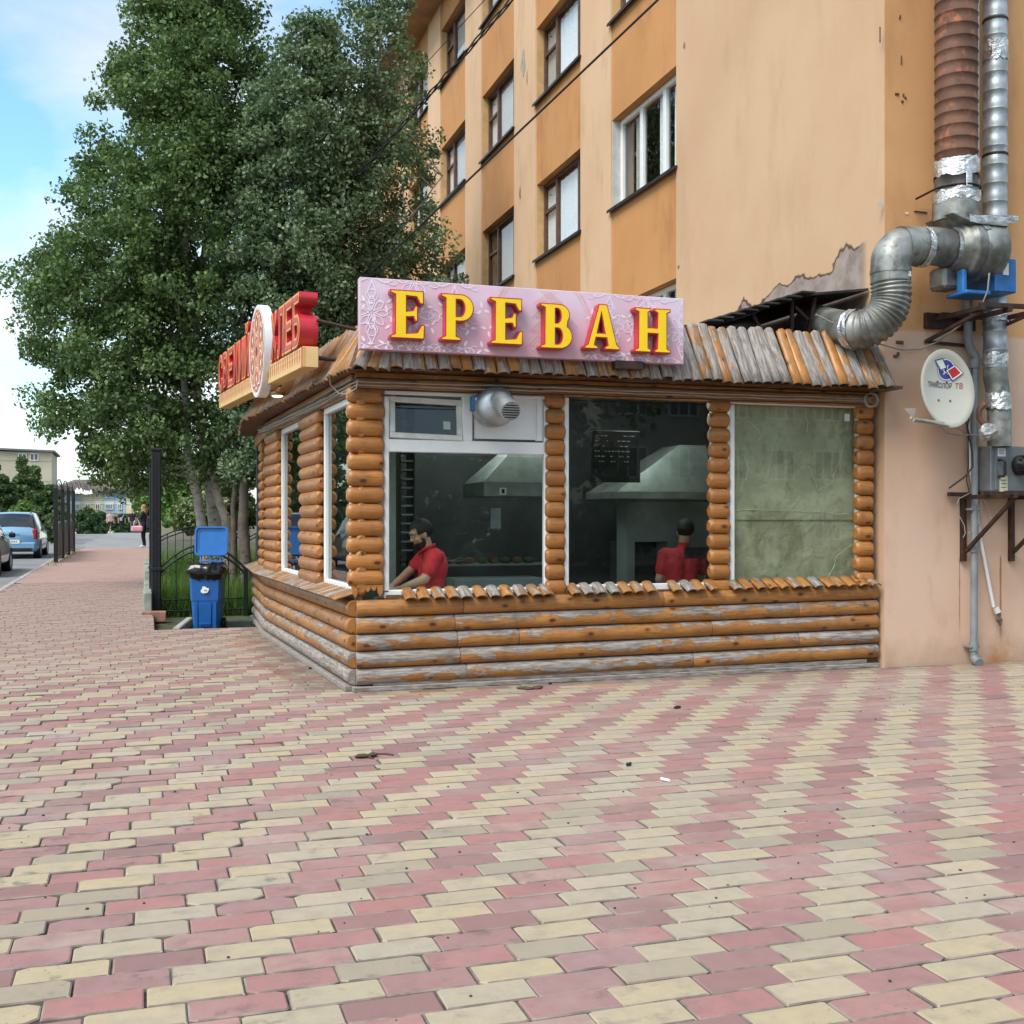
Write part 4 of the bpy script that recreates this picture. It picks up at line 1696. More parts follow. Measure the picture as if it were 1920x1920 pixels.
g = G()
cxm = SW * .54
for ux in range(-1, 9):
    for uz in range(3):
        cx, cz = .10 + ux * .36, .02 + uz * .29
        if abs(cx - cxm) < .45 or cx < -.3 or cx > SW + .2:
            continue
        k = (ux + uz) % 2
        for a in range(0, 360, 45 if k else 90):
            pet = []
            for t in range(9):
                s_ = t / 8
                rr_ = .02 + s_ * (.12 if k else .16)
                an = R(a) + .30 * math.sin(s_ * math.pi)
                pet.append((cx + rr_ * math.cos(an), cz + rr_ * math.sin(an)))
            ribbon(g, pet, .008, SY - .0015)
            pet = [(cx + (.02 + s_ * (.12 if k else .16)) * math.cos(R(a) - .30 * math.sin(s_ * math.pi)), cz + (.02 + s_ * (.12 if k else .16)) * math.sin(R(a) - .30 * math.sin(s_ * math.pi))) for s_ in [t / 8 for t in range(9)]]
            ribbon(g, pet, .008, SY - .0015)
        for a in (0, 90, 180, 270):
            ribbon(g, circ(cx + .18 * math.cos(R(a)), cz + .145 * math.sin(R(a)), .05, a + 60, a + 300, 12), .006, SY - .0018)
for ux in range(18):
    for uz in range(4):
        cx, cz = .05 + ux * .17 + .05 * (uz % 2), .05 + uz * .17
        if abs(cx - cxm) < .44 or cx > SW - .08 or cz > SH - .05:
            continue
        for a in range(3):
            an = R(120 * a + 37 * ux + 60 * uz)
            ca, sa = math.cos(an), math.sin(an)
            lp_ = [(.012, 0), (.03, .012), (.055, .009), (.072, 0), (.055, -.009), (.03, -.012)]
            _rb[0] += 1
            yy = SY - .0012 - (_rb[0] % 97) * .00003
            g.add([(SX0 + min(max(cx + x * ca - y * sa, .005), SW - .005), yy, SZ0 + min(max(cz + x * sa + y * ca, .005), SH - .005)) for x, y in lp_], [tuple(range(6))])
obj('floral_print', g, PRINT, sign, kind='stuff')
g = G()
for r in (.46, .45, .425):
    for a0, a1 in ((-75, 75), (105, 255)):
        ribbon(g, [(x, z) for x, z in circ(cxm, SH / 2, r, a0, a1, 40) if 0 < z < SH], .005, SY - .0015)
for k in range(5):
    cx, cz = cxm - .02 + .02 * k, SH * (.08 + .21 * k)
    for d in (-.035, 0, .035):
        ribbon(g, [(cx - .11 + d, cz - .08), (cx + .05 + d, cz + .08)], .007, SY - .0021)
        ribbon(g, [(cx + .11 + d, cz - .08), (cx - .05 + d, cz + .08)], .007, SY - .0027)
for sx_ in (-1, 1):
    for q in (.0, .03, .06):
        h = .12 - q
        ribbon(g, [(cxm + sx_ * .2, SH / 2 - h), (cxm + sx_ * (.2 + h), SH / 2), (cxm + sx_ * .2, SH / 2 + h)], .007, SY - .0021)
obj('knot_print', g, PRINT2, sign, kind='stuff')
LET = [('Е', 731.7, 797, 546, 634), ('Р', 826.7, 889, 553, 638), ('Е', 919.5, 981, 560, 645), ('В', 1013, 1074, 571, 653), ('А', 1096, 1163, 572, 654), ('Н', 1190, 1258, 580, 660)]
LY = SY - .105
for ch, xa, xb, ya, yb in LET:
    p, q = onY(xa, yb, LY), onY(xb, ya, LY)
    loops = GLYPH[ch]
    mx = max(x for x, y in loops[0])
    sx, sz = (q.x - p.x) / mx, q.z - p.z
    lo = [[(x * sx, z * sz) for x, z in l] for l in loops]
    Mb = Matrix.Translation((p.x, 0, p.z)) @ Matrix.Rotation(R(90), 4, 'X')
    body = curve_mesh('letter', lo, .048, RED, Matrix.Translation((0, LY + .052, 0)) @ Mb)
    lb = put('letter', body, sign)
    face = curve_mesh('letter_face', lo, .004, YEL, Matrix.Translation((0, LY, 0)) @ Mb, offset=-.011)
    put('letter_face', face, lb)

# bread sign on the left side --------------------------------------------
near_b, far_b = atD(567, 688, 10.2), atD(411, 766, 15.3)
near_b.z -= .0
dd = (near_b - far_b)
SLEN = dd.length
dd.normalize()
nl = Vector((dd.y, -dd.x, 0)).normalized()      # outward
if nl.x > 0:
    nl = -nl
upv = Vector((0, 0, 1))
MB = frame(far_b, dd, upv)                         # local X along sign to the near end, Y up, Z outward
if (MB.to_3x3() @ Vector((0, 0, 1))).dot(nl) < 0:
    MB = Matrix(((dd.x, 0, nl.x, far_b.x), (dd.y, 0, nl.y, far_b.y), (dd.z, 1, nl.z, far_b.z), (0, 0, 0, 1)))
BH, BT = .19, .15
bs = thing('bread_sign', 'long cream box sign with red cut-out letters and round ornament on the left eave', 'sign', far_b)
g = G()
g.box((SLEN / 2, BH / 2, -BT / 2), (SLEN, BH, BT), 0, .005, MB)
g.box((SLEN - .005, BH / 2, -BT / 2 - .012), (.012, BH - .01, BT - .04), 1, 0, MB)
g.box((SLEN - .02, BH / 2, .002), (.035, BH - .012, .004), 2, 0, MB)
band = obj('band', g, [CREAM_F, CREAM, RED], bs)
g = G()
for i in range(int(SLEN / .115)):
    x = .06 + i * .115
    if x > SLEN - .08:
        break
    z = .0015 + (i % 2) * .0008
    g.add([(x, BH - .02, z), (x + .075, BH - .02, z), (x + .045, BH - .07, z), (x + .075, BH - .07, z), (x + .04, BH - .15, z), (x + .005, BH - .07, z), (x + .03, BH - .07, z)], [(0, 6, 2, 1), (5, 4, 3)], 0, False, MB)
obj('fringe_print', g, flat('fringe_red', (.55, .14, .05), .5), band)


def locate(px):
    lo, hi = 0.0, SLEN
    for _ in range(40):
        m = (lo + hi) / 2
        P = MB @ Vector((m, .1, 0))
        if to_px(P.x, P.y, P.z)[0] < px:
            lo = m
        else:
            hi = m
    return (lo + hi) / 2


LH = .44
for word, xa, xb in (('СВЕЖИЙ', 411, 470), ('ХЛЕБ', 509, 565)):
    s0, s1 = locate(xa), locate(xb)
    cw = (s1 - s0) / len(word)
    for i, ch in enumerate(word):
        Mx = MB @ Matrix.Translation((s0 + cw * (i + .5), BH + .03, -.075))
        # tall narrow letters: fit the glyph box to the slot
        fs_ = LH / .70
        m = text_mesh('letter', ch, fs_, .085, RED, Matrix.Identity(4), .026)
        bb = [v.co.x for v in m.vertices]
        by = [v.co.y for v in m.vertices if True]
        wd = max(bb) - min(bb)
        sx = cw * .90 / wd
        ccx = (max(bb) + min(bb)) / 2
        m.transform(Mx @ Matrix.Diagonal((sx, 1, 1, 1)) @ Matrix.Translation((-ccx, 0, 0)))
        lb = put('letter', m, bs)
        f1 = text_mesh('letter_face', ch, fs_, .002, ORANGE_OUT, Matrix.Identity(4), .020)
        f1.transform(Mx @ Matrix.Translation((0, 0, .089)) @ Matrix.Diagonal((sx, 1, 1, 1)) @ Matrix.Translation((-ccx, 0, 0)))
        put('letter_face', f1, lb)
        f2 = text_mesh('letter_core', ch, fs_, .002, RED, Matrix.Identity(4), -.004)
        f2.transform(Mx @ Matrix.Translation((0, 0, .0935)) @ Matrix.Diagonal((sx, 1, 1, 1)) @ Matrix.Translation((-ccx, 0, 0)))
        put('letter_core', f2, lb)
# round ornament disc
sc_ = locate(491)
P = MB @ Vector((sc_, 0, .05))
dep = to_px(P.x, P.y, P.z)[2]
ED = 172 / FPX * dep
ecz = EYE + (YH - 659) / FPX * dep
EC = Vector((sc_, ecz - P.z, 0))
ME = MB @ Matrix.Translation((sc_, ecz - P.z, -.115))
g = G()
g.lathe([(ED / 2, .07), (ED / 2, .17)], 40, 0, ME, True)
disc = obj('ornament_disc', g, [WHITE], bs)
g = G()


def ringz(r0, r1, z, mi, n=48, wob=0, lob=8, Mx=None):
    vs, fs = [], []
    for i in range(n):
        a = 2 * math.pi * i / n
        w = 1 + wob * math.cos(lob * a)
        vs += [(r0 * w * math.cos(a), r0 * w * math.sin(a), z), (r1 * w * math.cos(a), r1 * w * math.sin(a), z)]
    for i in range(n):
        j = (i + 1) % n
        fs.append((2 * i, 2 * i + 1, 2 * j + 1, 2 * j))
    g.add(vs, fs, mi, False, ME if Mx is None else Mx)


rE = ED / 2
ringz(.001, rE * .97, .172, 0)
ringz(rE * .90, rE * .97, .1735, 1)
for a in range(6):
    an = R(a * 60 + 30)
    Mq = ME @ Matrix.Translation((rE * .60 * math.cos(an), rE * .60 * math.sin(an), 0))
    ringz(rE * .24, rE * .27, .1742, 1, 24, 0, 8, Mq)
    ringz(rE * .13, rE * .16, .1746, 2, 24, 0, 8, Mq)
    ringz(.001, rE * .06, .1746, 1, 16, 0, 8, Mq)
for r_, m_ in ((.84, 2), (.80, 1), (.34, 1), (.30, 2), (.20, 1)):
    ringz(rE * r_ * .955, rE * r_, .1752 + m_ * .0006, m_, 64, .06, 12)
ringz(.001, rE * .10, .1775, 3, 24, .3, 6)
obj('ornament_print', g, [flat('ornament_orange', (.66, .20, .05), .45, 0, .1), flat('ornament_white', (.75, .68, .66), .45), flat('ornament_wine', (.33, .045, .05), .45), flat('ornament_dark', (.06, .05, .06), .45)], disc)
# struts holding it
g = G()
for s_ in (.4, SLEN * .5, SLEN - .05):
    p = MB @ Vector((s_, BH + .25, -.14))
    q = p + Vector((.55, -.1, -.12))
    g.tube([p, q], .018, 6)
    p2 = MB @ Vector((s_, BH * .5, -.14))
    g.tube([p2, p2 + Vector((.42, 0, -.02))], .02, 6)
obj('strut', g, STEEL_BR, bs)

# ================================================================== GABLE FITTINGS
def gp(px, py, off=0.0):
    return onY(px, py, GY - off)


def ribbed(g, cx, cy, z0, z1, r, pitch, rib, mi=0, seg=22):
    prof = []
    z = z0
    while z < z1 - 1e-6:
        zz = min(z + pitch, z1)
        prof += [(r, z), (r, zz - .018), (r + rib, zz - .012), (r + rib, zz - .004), (r, zz)]
        z = zz
    g.lathe(prof, seg, mi, Matrix.Translation((cx, cy, 0)))


# rusty riser with fan and hose
rd = thing('exhaust_duct', 'rusty brown spiral duct rising from a grey fan with a corrugated hose', 'duct', gp(1790, 560))
o_ = .36
c_ = gp(1793, 310, o_)
cx_, cy_ = c_.x, c_.y
zt = gp(1790, 310, o_).z
g = G()
ribbed(g, cx_, cy_, zt, 13.5, .205, .125, .006)
obj('riser', g, RUST, rd)
g = G()
zf = [gp(1790, y, o_).z for y in (302, 335, 362, 380, 412, 425)]
g.lathe([(.213, zf[2]), (.208, zf[1]), (.21, zf[1])], 22, 0, Matrix.Translation((cx_, cy_, 0)))
g.lathe([(.235, zf[4] - .02), (.228, zf[3]), (.212, zf[2] + .05)], 22, 0, Matrix.Translation((cx_ - .0, cy_, 0)))
obj('adapter', g, DULL, rd)


def foil_band(cx, cy, z0, z1, r, par, seg=26, ax=None):
    g = G()
    prof = []
    vs, fs = [], []
    n = 5
    for i in range(n + 1):
        for k in range(seg):
            a = 2 * math.pi * k / seg
            rr = r + rnd.uniform(-.003, .008)
            zz = z0 + (z1 - z0) * i / n + (rnd.uniform(-.02, .02) if i in (0, n) else 0)
            vs.append((cx + rr * math.cos(a), cy + rr * math.sin(a), zz))
    for i in range(n):
        for k in range(seg):
            l = (k + 1) % seg
            fs.append((i * seg + k, i * seg + l, (i + 1) * seg + l, (i + 1) * seg + k))
    g.add(vs, fs, 0, False)
    return obj('foil_wrap', g, FOIL, par)


foil_band(cx_, cy_, zf[1], zf[0], .216, rd)
foil_band(cx_, cy_, zf[3] - .02, zf[2], .226, rd)
g = G()
g.box((cx_ - .03, cy_ - .222, (zf[1] + zf[2]) / 2), (.07, .012, zf[1] - zf[2]), 0, .003)
obj('foil_wrap', g, FOIL, rd)
g = G()
zz = gp(1790, 356, o_).z
g.tube([(cx_ + .22 * math.cos(a) * 1.04, cy_ + .22 * math.sin(a) * 1.04, zz) for a in np.linspace(math.pi, 2 * math.pi, 12)], .012, 5)
g.tube([(cx_ - .23, cy_, zz), (cx_ - .25, cy_ + .3, zz - .03)], .012, 5)
g.tube([(cx_ + .23, cy_, zz), (cx_ + .30, cy_ - .02, zz)], .012, 5)
obj('clamp', g, STEEL_BR, rd)
# snail fan: axis along X
fo = .42
f0 = gp(1822, 470, fo)
fr_ = .305
g = G()
Mx = Matrix.Translation((0, f0.y, f0.z)) @ Matrix.Rotation(R(90), 4, 'Y')
xa, xb = gp(1787, 470, fo).x, gp(1858, 470, fo).x
g.lathe([(.20, xa - .03), (.215, xa - .028), (.215, xa), (.25, xa + .01), (.255, xa + .05), (fr_ - .01, xa + .07), (fr_, xa + .08), (fr_, xa + .17), (fr_ - .006, xa + .175), (fr_ - .006, xa + .185), (fr_, xa + .19), (fr_, xb - .02), (fr_ - .02, xb), (.001, xb)], 30, 0, Mx)
# outlet throat going up
zt0 = f0.z + .05
g.add([(xa + .06, f0.y - .25, zt0 + .15), (xb, f0.y - .25, zt0 + .15), (xb, f0.y + .25, zt0 + .1), (xa + .06, f0.y + .25, zt0 + .1),
       (cx_ - .22, cy_ - .21, zf[4]), (cx_ + .22, cy_ - .21, zf[4]), (cx_ + .22, cy_ + .2, zf[4]), (cx_ - .22, cy_ + .2, zf[4])],
      [(0, 1, 5, 4), (1, 2, 6, 5), (2, 3, 7, 6), (3, 0, 4, 7), (4, 5, 6, 7)])
g.box((xa + .0, f0.y + .12, f0.z - .28), (.22, .25, .22), 0, .03)
fanb = obj('fan_casing', g, DULL, rd)
g = G()
vs = []
for k in range(7):
    t = k / 6
    vs += [(xa - .03 + (xb - xa + .12) * t, f0.y - .27 - rnd.uniform(0, .02), zf[4] - .01 - .035 * (1 - t) + rnd.uniform(-.01, .01)), (xa - .03 + (xb - xa + .12) * t, f0.y - .275, zf[4] - .065 - .05 * (1 - t) + rnd.uniform(-.012, .012))]
g.add(vs, [(2 * k, 2 * k + 1, 2 * k + 3, 2 * k + 2) for k in range(6)])
g.add([(xa + .12, f0.y - .20, f0.z + .245), (xa + .22, f0.y - .20, f0.z + .245), (xa + .24, f0.y - .27, f0.z + .16), (xa + .17, f0.y - .28, f0.z + .14)], [(0, 3, 2, 1)])
obj('foil_wrap', g, FOIL, rd)
g = G()
mb = gp(1868, 500, fo)
g.box((mb.x - .02, f0.y + .05, f0.z - .26), (.26, .42, .34), 0, .01)
g.lathe([(.07, 0), (.07, .1), (.04, .12)], 14, 0, Matrix.Translation((xb + .0, f0.y, f0.z - .02)) @ Matrix.Rotation(R(90), 4, 'Y'))
g.box((xa + .02, f0.y - .1, f0.z - .34), (.05, .1, .22), 0, .01)
g.box((xa + .14, f0.y - .05, f0.z - .46), (.3, .3, .04), 0, .01)
obj('motor_mount', g, BLUE_PAINT, rd)
g = G()
g.box((mb.x - .03, f0.y - .165, f0.z - .20), (.07, .004, .12))
obj('name_plate', g, PVC, rd)
# inlet pipe with elbow
pa, pb = gp(1789, 465, fo), gp(1712, 462, fo)
g = G()
g.tube([(pa.x + .0, f0.y, f0.z + .0), ((pa.x + pb.x) / 2, f0.y, f0.z + .01), (pb.x, f0.y, pb.z)], [.188, .186, .188], 22, 0, False)
obj('inlet_pipe', g, DULL, rd)
el = [(pb.x, f0.y, pb.z), gp(1690, 463, fo), gp(1672, 482, fo), gp(1670, 510, fo), gp(1670, 530, fo)]
el = [Vector((Vector(p).x, f0.y, Vector(p).z)) for p in el]
ef = []
for i in range(len(el) - 1):
    Q0, Q1, Q2, Q3 = el[max(i - 1, 0)], el[i], el[i + 1], el[min(i + 2, len(el) - 1)]
    for k in range(5):
        u = k / 5
        ef.append(.5 * ((2 * Q1) + (Q2 - Q0) * u + (2 * Q0 - 5 * Q1 + 4 * Q2 - Q3) * u * u + (3 * Q1 - 3 * Q2 + Q3 - Q0) * u ** 3))
ef.append(el[-1])
g = G()
g.tube(ef, .191, 24, 0, False, True)
g.tube([el[3] + Vector((0, 0, .02)), el[3] + Vector((0, 0, -.02))], .197, 24, 0, False)
g.tube([el[1] + Vector((.02, 0, 0)), el[1] + Vector((-.02, 0, -.005))], .20, 20, 0, False)
obj('elbow', g, DULL, rd)
# corrugated hose curving down behind the slats
ctrl = [gp(1670, 528, fo), gp(1671, 560, fo), gp(1660, 590, fo - .02), gp(1635, 612, fo - .08), gp(1600, 618, fo - .25), gp(1560, 612, fo - .6), gp(1520, 600, fo - 1.2)]
pts = []
for i in range(len(ctrl) - 1):
    P0, P1, P2, P3 = ctrl[max(i - 1, 0)], ctrl[i], ctrl[i + 1], ctrl[min(i + 2, len(ctrl) - 1)]
    for k in range(16):
        t = k / 16
        pts.append(.5 * ((2 * P1) + (-P0 + P2) * t + (2 * P0 - 5 * P1 + 4 * P2 - P3) * t * t + (-P0 + 3 * P1 - 3 * P2 + P3) * t ** 3))
g = G()
g.tube(pts, [(.176 if (i // 2) % 2 else .194) if i < 62 else .18 for i in range(len(pts))], 20, 0, False, True)
obj('flexible_hose', g, DULL, rd)


def foil_ring(p, q, r, par):
    g = G()
    p, q = Vector(p), Vector(q)
    n = 4
    g.tube([p.lerp(q, i / n) for i in range(n + 1)], [r + rnd.uniform(0, .006) for _ in range(n + 1)], 20, 0, False, False)
    for i in range(len(g.v)):
        v = g.v[i]
        g.v[i] = tuple(c + rnd.uniform(-.005, .005) for c in v)
    obj('foil_wrap', g, FOIL, par)


yv = f0.y
foil_ring((gp(1722, 462, fo).x, yv, pb.z), (gp(1734, 462, fo).x, yv, pb.z), .193, rd)
foil_ring((gp(1775, 462, fo).x, yv, f0.z), (gp(1792, 462, fo).x, yv, f0.z), .197, rd)
foil_ring(pts[60], pts[66], .197, rd)
g = G()
q1, q2 = el[3] + Vector((-.13, -.15, -.03)), el[3] + Vector((.1, -.18, -.02))
g.add([q1, q2, q2 + Vector((0, 0, -.05)), q1 + Vector((0, 0, -.06))], [(0, 3, 2, 1)])
obj('foil_wrap', g, FOIL, rd)

# silver riser
sd_ = thing('silver_duct', 'tall slim galvanised spiral duct with foil patches at the right edge', 'duct', gp(1866, 830))
so_ = .24
s0 = gp(1866, 700, so_)
g = G()
zb = gp(1866, 690, so_).z
ribbed(g, s0.x, s0.y, zb, 13.5, .118, .19, .005, 0, 18)
obj('riser', g, GALV, sd_)
g = G()
q = [Vector((s0.x, s0.y, zb)), Vector((s0.x + .005, s0.y, zb - .1)), Vector((gp(1869, 730, so_).x, s0.y - .01, gp(1869, 730, so_).z)), Vector((gp(1871, 765, so_).x, s0.y - .02, gp(1871, 765, so_).z)), Vector((gp(1871, 838, so_).x, s0.y - .02, gp(1871, 838, so_).z))]
g.tube(q, [.118, .12, .115, .116, .116], 18, 0, False)
obj('bend', g, DULL, sd_)
for (ya, yb) in ((80, 116), (585, 605), (664, 682), (738, 768)):
    za, zb2 = gp(1866, yb, so_).z, gp(1866, ya, so_).z
    foil_band(s0.x + (.02 if ya > 700 else 0), s0.y - (.02 if ya > 700 else 0), za, zb2, .123, sd_, 20)
for yy in (40, 292):
    g = G()
    z_ = gp(1866, yy, so_).z
    g.lathe([(.124, z_ - .012), (.128, z_), (.124, z_ + .012)], 18, 0, Matrix.Translation((s0.x, s0.y, 0)))
    obj('clamp', g, STEEL_BR, sd_)

# white pipe between them and the thin brown pipe
wp = thing('white_pipe', 'thin white vertical pipe between the rusty duct and the silver duct', 'pipe', gp(1833, 380, .1))
g = G()
w0 = gp(1833, 385, .12)
g.tube([w0, Vector((w0.x, w0.y, 13.5))], .019, 8)
g.tube([w0 + Vector((-.045, .06, .1)), Vector((w0.x - .045, w0.y + .06, 13.5))], .03, 8, 1)
obj('pipe', g, [PVC, flat('brown_pipe', (.12, .05, .035), .6)], wp)

# bracket under the fan
fb = thing('fan_bracket', 'dark brown welded bracket carrying the grey fan', 'bracket', gp(1780, 600))
g = G()


def bar(g, p, q, w=.04, mi=0, w2=None):
    p, q = Vector(p), Vector(q)
    d = (q - p)
    M = frame(p, d, Vector((0, 1, 0)) if abs(d.normalized().y) < .9 else Vector((1, 0, 0)))
    g.box((d.length / 2, 0, 0), (d.length, w, w2 or w), mi, .003, M)


b0, b1 = gp(1732, 583, .0), gp(1890, 588, 0)
zb_ = gp(1760, 578, .4).z
for off in (.12, .68):
    bar(g, (b0.x + .12, GY - off, zb_), (b0.x + .98, GY - off, zb_ + (.0 if off < .3 else .02)), .045)
for xx in (b0.x + .14, b0.x + .46, b0.x + .78):
    bar(g, (xx, GY - .01, zb_ - .03), (xx, GY - .72, zb_ - .03), .045)
g.box((b0.x + .3, GY - .03, zb_ - .05), (.62, .05, .16), 0, .004)
lo_ = gp(1733, 641, 0)
bar(g, (lo_.x, GY - .03, lo_.z), (b0.x + .17, GY - .66, zb_ - .05), .035)
bar(g, (lo_.x - .01, GY - .025, lo_.z), (lo_.x + .56, GY - .025, lo_.z - .02), .03)
bar(g, (b0.x + .72, GY - .03, lo_.z + .1), (b0.x + .78, GY - .6, zb_ - .05), .03)
bar(g, (b0.x + .80, GY - .70, zb_ + .0), (b0.x + 1.18, GY - .60, zb_ + .02), .035)
obj('frame', g, STEEL_BR, fb)
wc = thing('hanging_cable', 'pale cable sagging from the fan across the wall to the kiosk roof', 'cable', gp(1760, 640))
g = G()
cp = [gp(1855, 512, .70), gp(1852, 545, .7), gp(1840, 575, .6), gp(1800, 610, .35), gp(1760, 640, .12), gp(1725, 655, .06), gp(1690, 656, .06), gp(1650, 645, .1), gp(1600, 625, .1), gp(1560, 605, .1), gp(1530, 590, .1)]
g.tube(cp, .009, 6)
obj('cable', g, WIRE_G, wc)

# grey drain pipe down to the pavement
dp = thing('drain_pipe', 'narrow grey plastic drain pipe running down to the pavement', 'pipe', gp(1826, 1240))
g = G()
g.tube([gp(1815, 540, .1), gp(1815, 640, .1), gp(1820, 655, .1), gp(1829, 668, .1), gp(1828, 690, .1)], .045, 12)
x_ = gp(1826, 900, .1)
g.tube([gp(1828, 690, .1), gp(1826, 1240, .1)], .036, 12)
for yy in (690, 1035, 1220):
    c3 = gp(1826, yy, .1)
    g.tube([c3, c3 + Vector((0, 0, .09))], .046, 12)
for yy in (955, 1212):
    c3 = gp(1826, yy, .1)
    g.box((c3.x, c3.y + .03, c3.z), (.12, .12, .025), 0, .004)
ft = gp(1826, 1232, .1)
g.tube([ft, ft + Vector((.0, -.02, -.03)), ft + Vector((-.01, -.09, -.05))], .046, 12)
obj('pipe', g, GREYPIPE, dp)

# loose white drain hose
wh = thing('white_drain_hose', 'thin white plastic hose with a dirty loose end beside the drain pipe', 'hose', gp(1868, 1160))
g = G()
hp = [gp(1816, 790, .06), gp(1820, 880, .06), gp(1826, 930, .06), gp(1838, 1010, .06), gp(1863, 1138, .05)]
g.tube(hp, [.016, .016, .017, .018, .018], 8)
obj('hose', g, PVC, wh)
g = G()
e_ = gp(1867, 1140, .06)
g.tube([e_, e_ + Vector((.02, -.01, -.05))], .034, 10)
for i in range(7):
    g.ell(e_ + Vector((.02 + rnd.uniform(-.03, .03), -.02, -.10 + rnd.uniform(-.06, .04))), (.02, .02, .028), 8, 6, 1)
obj('loose_end', g, [PVC_OLD, flat('dirty_rag', (.12, .09, .07), .9)], wh)

# ventilation box on its shelf
vb = thing('ventilation_unit', 'grey metal ventilation box with black motor and handle on a wall shelf', 'ventilation box', gp(1880, 920))
v0 = gp(1822, 921, .0)
vz0, vz1 = gp(1870, 921, .27).z, gp(1870, 836, .27).z
vx0 = onY(1857, 900, GY - .27).x
g = G()
g.box((vx0 + .55, GY - .14, (vz0 + vz1) / 2), (1.1, .27, vz1 - vz0), 0, .008)
g.box((vx0 + .06, GY - .279, (vz0 + vz1) / 2), (.025, .012, vz1 - vz0 - .03), 0, .003)
obj('casing', g, MACHINE, vb)
g = G()
hx = onY(1878, 880, GY - .3).x
hz0, hz1 = gp(1878, 893, .3).z, gp(1878, 862, .3).z
g.tube([(hx - .02, GY - .28, hz1), (hx + .0, GY - .33, hz1), (hx + .012, GY - .335, hz1 - .03), (hx + .012, GY - .335, hz0 + .03), (hx, GY - .33, hz0), (hx - .02, GY - .28, hz0)], .014, 8)
obj('handle', g, BLACK, vb)
g = G()
mc = onY(1918, 872, GY - .33)
g.lathe([(.09, 0), (.105, .01), (.105, .06), (.075, .1), (.06, .13)], 20, 0, Matrix.Translation((mc.x, GY - .275, mc.z)) @ Matrix.Rotation(R(90), 4, 'X'))
for k in range(10):
    a = k * .628
    g.box((mc.x + .09 * math.cos(a), GY - .36, mc.z + .09 * math.sin(a)), (.012, .09, .012))
obj('motor', g, BLACK, vb)
for (px, py, w_, h_, m_) in ((1878, 848, .10, .085, PVC), (1882, 908, .10, .17, flat('yellowed_label', (.55, .52, .34), .6))):
    g = G()
    c3 = onY(px, py, GY - .279)
    g.box((c3.x, GY - .2775, c3.z), (w_, .004, h_))
    for k in range(3):
        g.box((c3.x, GY - .2802, c3.z + h_ * (.25 - k * .22)), (w_ * .7, .001, .006), 1)
    obj('label_plate', g, [m_, BLACK], vb)
vs2 = thing('wall_shelf_bracket', 'brown welded angle-iron bracket with diagonal braces under the ventilation box', 'bracket', gp(1850, 1050))
g = G()
zs_ = gp(1850, 927, .1).z
for px in (1803, 1893):
    x3 = gp(px, 1000).x
    zb3 = gp(px, 1052).z
    bar(g, (x3, GY - .025, zb3), (x3, GY - .025, zs_), .052)
    bar(g, (x3, GY - .01, zs_ - .03), (x3, GY - .78, zs_ - .03), .045)
    bar(g, (x3 + .01, GY - .05, zb3 + .1), (x3 + .01, GY - .74, zs_ - .05), .036)
for off, x_a in ((.05, 1778), (.42, 1800), (.75, 1815)):
    bar(g, (gp(1778, 927, .05).x + (.0 if off < .1 else .1), GY - off, zs_), (9.9, GY - off, zs_), .042)
obj('frame', g, STEEL_BR, vs2)
lw = thing('loose_wires', 'loose thin wires dangling around the wall bracket and drain pipe', 'wires', gp(1815, 800))
for P, r, m in (
        ([(1822, 690), (1818, 740), (1812, 790), (1823, 850), (1824, 875), (1810, 893), (1780, 915)], .010, WIRE),
        ([(1820, 750), (1815, 800), (1816, 870), (1812, 900), (1818, 925)], .006, WIRE),
        ([(1795, 945), (1798, 935), (1820, 924), (1838, 935), (1842, 955), (1838, 980), (1830, 995), (1815, 1000)], .006, WIRE_G),
        ([(1840, 930), (1852, 950), (1862, 985), (1855, 1000), (1835, 1008)], .005, WIRE_G),
        ([(1796, 940), (1795, 960), (1808, 985), (1810, 1000), (1806, 1008)], .005, WIRE_G),
        ([(1760, 795), (1775, 812), (1800, 816), (1825, 815), (1850, 818)], .009, WIRE_G),
        ([(1775, 797), (1795, 802), (1808, 812)], .006, WIRE_G),
        ([(1846, 855), (1860, 815), (1853, 800), (1850, 810)], .008, WIRE_G)):
    g = G()
    g.tube([gp(x, y, .10 + .1 * (r > .008)) for x, y in P], r, 6)
    obj('wire', g, m, lw)
jb = thing('foil_bag', 'crumpled silver foil wrapped joint beside the silver duct', 'foil wrap', gp(1852, 808, .3))
g = G()
g.ell(gp(1852, 810, .40), (.10, .07, .085), 10, 8)
for i in range(len(g.v)):
    g.v[i] = tuple(c + rnd.uniform(-.012, .012) for c in g.v[i])
g.sm = [False] * len(g.sm)
obj('foil', g, flat('dull_foil', (.42, .42, .41), .4, .6, .2, 20), jb)
g = G()
g.tube([gp(1847, 757, .32), gp(1836, 768, .3), gp(1836, 785, .3), gp(1846, 797, .32)], .028, 10)
obj('rust_hook', g, RUST, jb)

